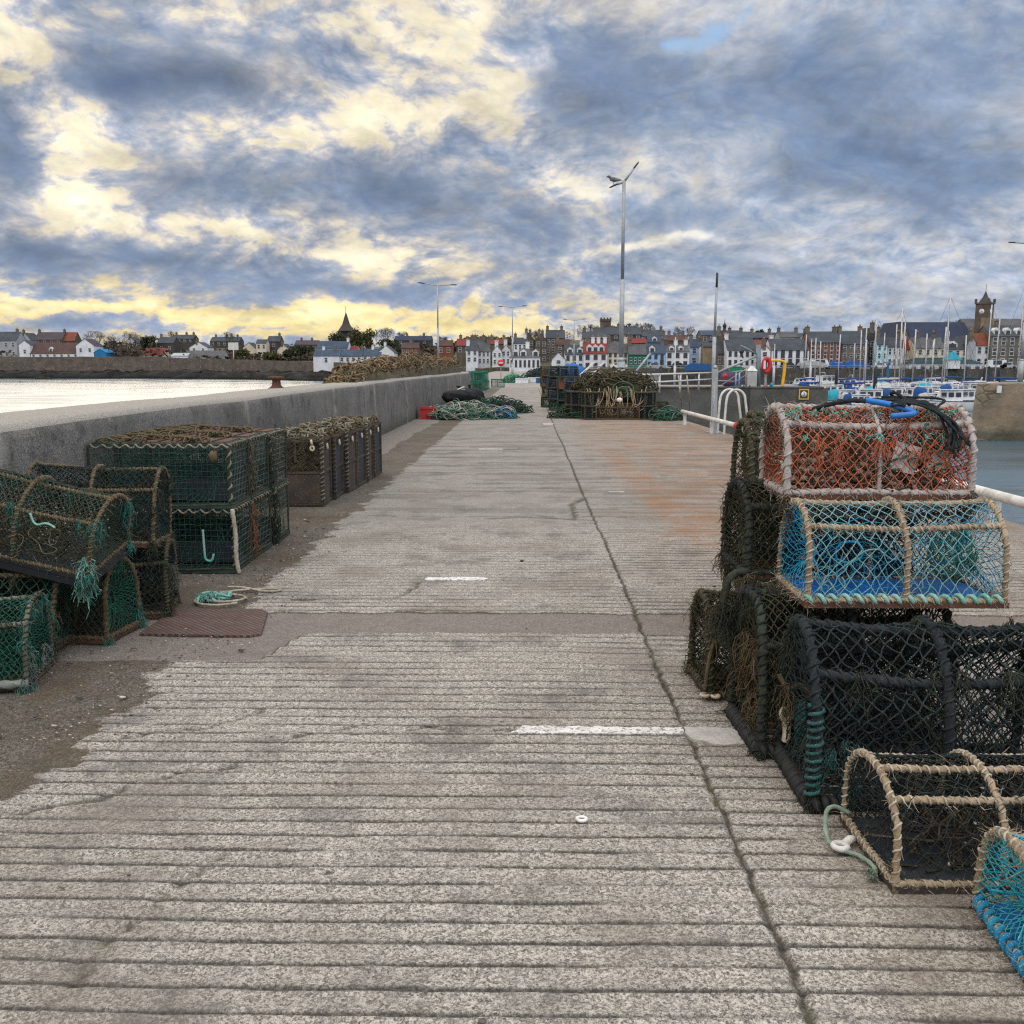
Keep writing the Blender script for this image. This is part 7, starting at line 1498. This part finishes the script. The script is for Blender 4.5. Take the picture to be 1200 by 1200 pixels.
b.add(np.array(V), np.arange(len(V)).reshape(-1, 4)); tag(b.build('scrub', SCRUB), 'dry winter scrub between the houses on the far shore', 'scrub', kind='stuff')

# ---------------------------------------------------------------- marina
rs = np.random.RandomState(131)
NAVY = M('navy_gelcoat', (.012, .02, .06, 1), (.02, .03, .07, 1), None, scale=1, rough=.3); REDHULL = M('red_hull', (.35, .03, .03, 1), None, None, scale=1, rough=.4); GREENHULL = M('dark_green_hull', (.015, .05, .04, 1), None, None, scale=1, rough=.4); CREAMH = M('cream_hull', (.55, .50, .40, 1), None, None, scale=1, rough=.4)
CANV_B = M('blue_canvas', (.012, .05, .17, 1), (.015, .07, .22, 1), None, scale=1, rough=.9); CANV_T = TARP_TEAL; CANV_W = M('pale_canvas', (.5, .5, .48, 1), None, None, scale=1); ALU = M('mast_alloy', (.50, .50, .50, 1), (.42, .42, .42, 1), None, scale=1, rough=.45, metal=.2); TEAK = M('teak_deck', (.2, .13, .08, 1), None, None, scale=2); PILE = M('pile_paint', (.012, .018, .03, 1), (.03, .03, .035, 1), None, scale=2, rough=.6)
HM = dict(w=WHITE_GRP, n=NAVY, r=REDHULL, g=GREENHULL, c=CREAMH); CM = dict(b=CANV_B, t=CANV_T, w=CANV_W)
MG = 'boats moored in the marina'
def boat(label, px, py, L, head, hull='w', kind='yacht', mast=0, canv='b', Wd=None):
    L *= 1.22; p = at(px, py, WATER); r = thing('sailing_yacht' if kind == 'yacht' else 'motor_boat', label, 'boat', (p.x, p.y, WATER), (0, 0, math.radians(head)), MG)
    Wd = Wd or L * .32; fb = .105 * L + .3; rowsV = []
    for u in np.linspace(0, 1, 12):
        x = -L / 2 + L * u; hw = Wd / 2 * (1 - max(0, (u - .35) / .65) ** 2.2) * (.86 + .14 * min(1, u / .3)); sh = fb * (1 + .35 * max(0, u - .4) ** 1.3 + .08 * (1 - u)); rk = .10 * L * max(0, u - .75) / .25
        rowsV.append([(x + rk * .0 - rk * .6 * (1 - f_), s_ * hw * g_, z_) for s_, g_, z_, f_ in ((-1, 1, sh, 1), (-1, .97, sh * .5, .6), (-1, .8, .02, .2), (-1, .4, -.35, 0), (1, .4, -.35, 0), (1, .8, .02, .2), (1, .97, sh * .5, .6), (1, 1, sh, 1))])
    G = np.array(rowsV); b = MB(); b.grid(G); b.add(G[0], [list(range(8))]); hl = b.build('hull', HM[hull], r)
    b = MB(); D_ = np.stack([G[:, 0], G[:, 7]], 1); D_[:, :, 2] -= .03; b.grid(D_[:, ::-1], smooth=False); b.build('deck', WHITE_GRP if kind != 'wood' else TEAK, r)
    b = MB(); z_ = G[:, 0, 2]; b.tube(np.concatenate([G[:, 0] + (0, 0, .02), G[::-1, 7] + (0, 0, .02)]), .05, 5); b.build('rubbing_strake', FENDER if hull == 'w' else WHITE_GRP, r)
    ch = .075 * L + .25 if kind == 'yacht' else .11 * L + .55; x0, x1 = (-.12 * L, .22 * L) if kind == 'yacht' else (-.18 * L, .18 * L); w_ = Wd * .32
    b = MB(); z0 = fb * .98; b.add([(x0, -w_, z0), (x1 + .08 * L, -w_ * .7, z0), (x1 + .08 * L, w_ * .7, z0), (x0, w_, z0), (x0, -w_ * .85, z0 + ch), (x1, -w_ * .6, z0 + ch * .92), (x1, w_ * .6, z0 + ch * .92), (x0, w_ * .85, z0 + ch)], [[0, 1, 5, 4], [1, 2, 6, 5], [2, 3, 7, 6], [3, 0, 4, 7], [4, 5, 6, 7]]); cb_ = b.build('cabin', WHITE_GRP, r)
    b = MB()
    for s_ in (-1, 1):
        for k in range(3):
            xa = x0 + (x1 - x0) * (.08 + .31 * k); xb = xa + (x1 - x0) * .22; f = lambda x: s_ * (w_ * (.96 - .14 * (x - x0) / (x1 - x0)) + .03); b.add([(xa, f(xa), z0 + ch * .45), (xb, f(xb), z0 + ch * .45), (xb, f(xb) * .97, z0 + ch * .82), (xa, f(xa) * .97, z0 + ch * .82)], [[0, 1, 2, 3] if s_ < 0 else [3, 2, 1, 0]])
    b.add([(x1 + .065 * L, -w_ * .6, z0 + ch * .25), (x1 + .065 * L, w_ * .6, z0 + ch * .25), (x1 + .012 * L, w_ * .55, z0 + ch * .85), (x1 + .012 * L, -w_ * .55, z0 + ch * .85)], [[0, 1, 2, 3]]); b.build('cabin_windows', GLASS, cb_)
    if kind == 'motor':
        b = MB(); b.bar((x0, 0, z0 + ch + .05), (x1 * .9, 0, z0 + ch + .05), w_ * 2.0, .07); b.tube([(x0 * .5, -w_ * .8, z0 + ch), (x0 * .6, -w_ * .8, z0 + ch + .7), (x0 * .6, w_ * .8, z0 + ch + .7), (x0 * .5, w_ * .8, z0 + ch)], .04, 5); b.build('roof_rail', WHITE_GRP, r)
    if canv:
        b = MB(); xa, xb = (-.34 * L, x0 - .01 * L); t = np.linspace(0, PI, 9); hc = ch * 1.05
        rr_ = [[(x, -w_ * 1.05 * math.cos(q), z0 + .05 + hc * (s_) * math.sin(q) ** .55) for q in t] for x, s_ in ((xa, .55), (xa + .03 * L, .95), (xb, 1.05))]; b.grid(np.array(rr_)); b.add(rr_[0], [list(range(9))]); b.build('canopy', CM[canv], r)
    if mast:
        b = MB(); xm = .08 * L; b.tube(np.array([(xm, 0, z0 + ch * .8), (xm - .15, 0, mast)]), .105, 7); m_ = b.build('mast', ALU, r)
        b = MB(); b.tube(np.array([(xm - .05, -.9, mast * .55), (xm - .05, .9, mast * .55)]), .04, 5); b.build('spreader', ALU, m_)
        b = MB(); b.tube(path_resample([(xm - .1, 0, z0 + ch + .75), (-.36 * L, 0, z0 + ch + .6)], .3), .15, 7); b.build('boom', CM[canv or 'b'], r)
        b = MB(); b.segs(np.array([(xm - .15, 0, mast), (xm - .15, 0, mast), (xm - .1, 0, mast * .95), (xm - .1, 0, mast * .95)]), np.array([(L * .49, 0, fb * 1.25), (-L * .49, 0, fb), (xm, -Wd * .46, fb), (xm, Wd * .46, fb)]), .022, 3); b.build('rigging', DARKIRON, r)
    b = MB(); xs_ = np.linspace(L * .1, L * .46, 4)
    for s_ in (-1, 1):
        P = [(x, s_ * float(np.interp(x, G[:, 0, 0], G[:, 7, 1])) * .93, float(np.interp(x, G[:, 0, 0], G[:, 0, 2]))) for x in xs_]; b.tube(np.array(P) + (0, 0, .6), .025, 4); b.segs(np.array(P), np.array(P) + (0, 0, .6), .02, 4)
    b.build('guard_rail', ALU, r); return r
mh = lambda px, py, yt: aty(px, yt, at(px, py, WATER).y).z - WATER
for lab, px, py, L, hd, hl, kd, yt, cv in [
    ('white cabin cruiser with pink white wheelhouse behind the jetty end', 968, 458, 9, 20, 'c', 'motor', 0, None), ('small white motor boat just right of the yellow frame', 938, 456, 6, 170, 'w', 'motor', 0, 'w'), ('white motor boat with red boot stripe right of the cruiser', 990, 462, 8, 185, 'r', 'motor', 0, None),
    ('white sailing yacht with navy sail cover below the brown tenement', 1002, 463, 8, 12, 'w', 'yacht', 387, 'b'), ('navy hulled sailing yacht behind the thick pile', 1016, 460, 8.5, 170, 'n', 'yacht', 383, 'b'), ('small white cruiser with dark windows at the jetty corner', 974, 472, 6.5, 5, 'w', 'motor', 0, None), ('white sailing yacht with blue cover before the thick pile', 1008, 472, 7.5, 25, 'w', 'yacht', 398, 'b'),
    ('tall white sailing yacht by the thick pile', 1028, 466, 9, 165, 'w', 'yacht', 371, 'b'), ('white yacht with turquoise cover near the boat hoist', 1043, 461, 8, 10, 'w', 'yacht', 380, 't'), ('tall white yacht with twin spreaders behind the blue canopy boat', 1047, 468, 9.5, 20, 'w', 'yacht', 362, 'w'), ('dark green hulled yacht with white deck', 1060, 464, 8, 185, 'g', 'yacht', 378, 'b'), ('blue canopied motor boat in the middle of the marina', 1063, 477, 6.5, 120, 'w', 'motor', 0, 'b'),
    ('white bowed launch nosing towards the red creel', 1040, 479, 7, 195, 'w', 'motor', 0, None), ('white motor boat with dark windscreen right of the blue canopy boat', 1086, 476, 6.8, 15, 'w', 'motor', 0, None), ('white sailing yacht with high pointed bow', 1078, 462, 8.5, 5, 'w', 'yacht', 391, None), ('white yacht below the long cream house', 1095, 465, 8, 190, 'w', 'yacht', 397, 'b'), ('white motor cruiser with dark green canopy', 1098, 472, 7.5, 10, 'w', 'motor', 0, 't'),
    ('tall white sailing yacht before the turquoise kiosk', 1112, 466, 10, 175, 'w', 'yacht', 347, 'b'), ('navy hulled yacht with folded sail right of the kiosk', 1132, 462, 9, 185, 'n', 'yacht', 0, 'w'), ('white motor boat near the masonry pier', 1120, 474, 7, 20, 'w', 'motor', 0, 'b'), ('blue white cruiser with steel bow by the masonry pier', 1132, 481, 6.5, 200, 'w', 'motor', 0, 'b'), ('cream hulled old launch in front of the masonry pier', 1140, 470, 8, 160, 'c', 'motor', 0, None),
    ('white yacht with grey mast left of the masonry pier', 1104, 461, 8, 10, 'w', 'yacht', 388, 'w'), ('white yacht moored beyond the masonry pier, left of two', 1160, 464, 9, 170, 'w', 'yacht', 357, 'b'), ('white yacht moored beyond the masonry pier, right of two', 1170, 462, 8.5, 165, 'w', 'yacht', 374, 'b'), ('tall yacht beyond the lamp on the masonry pier', 1197, 462, 10, 170, 'w', 'yacht', 336, 'b'),
    ('white small yacht under the five bay house', 951, 459, 6.5, 15, 'w', 'yacht', 396, 'b'), ('white yacht with bare pole mast left of the cruiser', 945, 457, 6.5, 165, 'w', 'yacht', 392, 'w'), ('white open motor boat beside the boat hoist', 1032, 474, 6, 10, 'w', 'motor', 0, 't'), ('low white boat in the gap right of the thick pile', 1053, 473, 6.5, 5, 'w', 'motor', 0, 'w'), ('white motor boat with tall windscreen behind the canopy boat', 1075, 470, 7, 175, 'w', 'motor', 0, 'b'), ('pale workboat low behind the orange creel', 1110, 482, 6.5, 185, 'w', 'motor', 0, None), ('pale launch lying across the pontoon end', 1018, 481, 6.5, 170, 'w', 'motor', 0, 'b'), ('small pale boat at the near end of the pontoon', 990, 480, 6, 15, 'w', 'motor', 0, 't')]:
    boat(lab, px, py, L, hd, hl, kd, mh(px, py, yt) if yt else 0, cv)
for i, (px, py, yt, cv) in enumerate([(957, 463, 400, 'b'), (983, 465, 392, None), (997, 459, 402, 'w'), (1035, 458, 390, 'b'), (1056, 459, 394, None), (1071, 467, 386, 'b'), (1088, 460, 399, 't'), (1106, 470, 383, 'b'), (1125, 468, 393, None), (1137, 476, 0, 'b'), (1093, 482, 0, 'w'), (1052, 483, 0, None), (1008, 484, 0, 'b'), (975, 480, 0, 'w')]):
    o_ = ['first', 'second', 'third', 'fourth', 'fifth', 'sixth', 'seventh', 'eighth', 'ninth'][i] if yt else ['rightmost', 'second', 'third', 'fourth', 'leftmost'][i - 9]
    boat(f'{o_} of the little white masted boats squeezed between the bigger yachts, counted from the jetty' if yt else f'{o_} of the small open boats on the near edge of the marina', px, py, 4.8, rs.uniform(-30, 30) + 180 * (i % 2), 'w', 'yacht' if yt else 'motor', mh(px, py, yt) if yt else 0, cv)
PG = 'dark mooring piles in the marina'
for px, py, yt, wpx, lab in [(979, 466, 430, 3.4, 'dark mooring pile left of the thick one, by the cruiser'), (1024, 478, 429, 4.6, 'thick dark mooring pile nearest the orange creel'), (1067, 462, 431, 3.6, 'dark mooring pile before the cream houses'), (1130, 458, 429, 2.6, 'dark mooring pile before the right end of the white shed'), (1152, 458, 430, 2.8, 'dark mooring pile left of the masonry pier'), (1169, 458, 431, 3.2, 'dark mooring pile rising beyond the masonry pier')]:
    p = at(px, py, WATER); zt_ = aty(px, yt, p.y).z - WATER; b = MB(); w_ = wpx / 2 * p.y / 1150; b.lathe([(w_, -2), (w_, zt_ - .5), (w_ * .3, zt_)], 12); b.lathe([(w_ * 1.3, .8), (w_ * 1.3, 1.2)], 12); tag(b.build('mooring_pile', PILE, loc=p), lab, 'pile', PG)
b = MB()
for (xa, ya, xb, yb) in [(980, 470, 1150, 468), (985, 478, 1130, 479), (960, 461, 1150, 460)]: b.bar(at(xa, ya, WATER + .25), at(xb, yb, WATER + .25), 2.2, .5)
tag(b.build('pontoon', M('pontoon_boards', (.25, .23, .2, 1), (.18, .17, .15, 1), None, scale=1)), 'long grey pontoons between the moored boats', 'pontoon')
hs = thing('boat_hoist', 'tall blue boat hoist post standing on the harbour floor among the yachts', 'hoist', tuple(at(1040, 463, WATER))); b = MB(); z1 = aty(1038, 402, hs.location.y).z - WATER; z1 *= .62; b.bar((0, 0, -1), (-.2, 0, z1 * .98), .32, .35); b.bar((.9, .5, -1), (-.1, .1, z1 * .75), .25, .25); b.build('post', M('hoist_blue', (.015, .12, .26, 1), (.02, .16, .32, 1), None, scale=1), hs); b = MB(); b.bar((-.7, 0, z1), (.7, 0, z1 + .3), .25, .25); b.build('head_beam', STEEL, hs)
# vehicles and covered boats on the quay
def car(label, px, D, col, L=4.2, H=1.45, van=False, head=0):
    p = aty(px, 430, D); r = thing('parked_van' if van else 'parked_car', label, 'van' if van else 'car', (p.x, D, .57), (0, 0, math.radians(head)), 'vehicles parked on the quay'); h2 = H; W2 = .85
    b = MB(); pr = [(-L / 2, .35), (-L / 2, .8), (-L * .46, h2), (L * .22, h2), (L * .32, .95), (L / 2, .8), (L / 2, .35)] if van else [(-L / 2, .3), (-L / 2, .8), (-L * .36, .9), (-L * .26, h2), (L * .12, h2), (L * .25, .9), (L / 2, .75), (L / 2, .3)]
    b.prism(pr, 'y', -W2, W2); b.build('body', col, r); b = MB(); b.box(-L * .27, L * .13, -W2 - .01, W2 + .01, .95, h2 - .12); b.build('side_windows', GLASS, r)
    for x in (-L * .31, L * .31):
        for s_ in (-1, 1):
            b = MB(); b.lathe([(.08, -.1), (.32, -.1), (.32, .1), (.08, .1)], 14); o = b.build('wheel', FENDER, r, loc=(x, s_ * .8, .32)); o.rotation_euler = (PI / 2, 0, 0)
SIL = M('silver_paint', (.4, .42, .45, 1), None, None, scale=1, rough=.3); BLK = M('dark_car_paint', (.02, .02, .025, 1), None, None, scale=1, rough=.3); BLU = M('blue_car_paint', (.02, .06, .25, 1), None, None, scale=1, rough=.3)
for a_ in [('white van parked under the red sandstone house', 962, 238, WHITE_GRP, 5.4, 2.2, True, 0), ('silver car parked under the red sandstone house', 976, 238.5, SIL), ('blue car parked right of the silver car', 1009, 238, BLU), ('dark car parked below the five bay house', 925, 238, BLK), ('silver car parked below the five bay house', 942, 238, SIL), ('white van parked by the stone tenement at the right', 1165, 238, WHITE_GRP, 5.2, 2.1, True, 180), ('silver car parked right of the white van', 1180, 238, SIL), ('white car parked below the aqua house', 1032, 238, WHITE_GRP), ('dark car parked below the twin dormer house', 795, 243, BLK), ('silver car parked below the pale blue house', 768, 243, SIL), ('white car parked below the cream house', 725, 243, WHITE_GRP)]: car(*a_)
for px, lab, mt, L in [(952, 'covered dinghy in turquoise white sheeting on the quay', CANV_W, 6), (981, 'covered boat under a deep blue sheet on the quay', TARP_BLUE, 3.5), (1003, 'covered boat under a bright blue sheet on the quay', TARP_BLUE, 5.5), (815, 'blue covered boat on the quay beside the mast', CRATE_BLUE, 7)]:
    p = aty(px, 430, 237.2); b = MB(); b.prism([(-L / 2, .2), (-L / 2, 1.2), (-L * .3, 1.9), (L * .25, 1.7), (L / 2, 1.2), (L * .4, .2)], 'y', -.8, .8); tag(b.build('covered_boat', mt, loc=(p.x, 236.9 if px != 815 else 231, .58 if px != 815 else .0)), lab, 'boat')
b = MB(); X0, X1 = aty(735, 430, 235.9).x, aty(1150, 430, 235.9).x
for zq in (.95, 1.35): b.tube(np.array([(X0, 235.9, zq), (X1, 235.9, zq)]), .045, 5)
for k in range(60): x = X0 + (X1 - X0) * k / 59; b.segs(np.array([(x, 235.9, .58)]), np.array([(x, 235.9, 1.4)]), .05, 5)
tag(b.build('quay_railing', GALV), 'long thin railing along the top of the town quay', 'railing')
SM = 'thin bare poles standing on the far quay'
for px, yt, lab in [(791.5, 395, 'thin pale pole on the quay before the twin dormer house'), (908, 403, 'thin pale pole before the left of the five bay house'), (951, 397, 'thin pale pole between the five bay and red houses')]:
    p = aty(px, 434, 234); z1 = aty(px, yt, 234).z; b = MB(); b.lathe([(.35, -4.2), (.3, 1.2), (.12, 1.3), (.09, z1)], 8); tag(b.build('quay_pole', ALU, loc=(p.x, 234.9, 0)), lab, 'pole', SM)
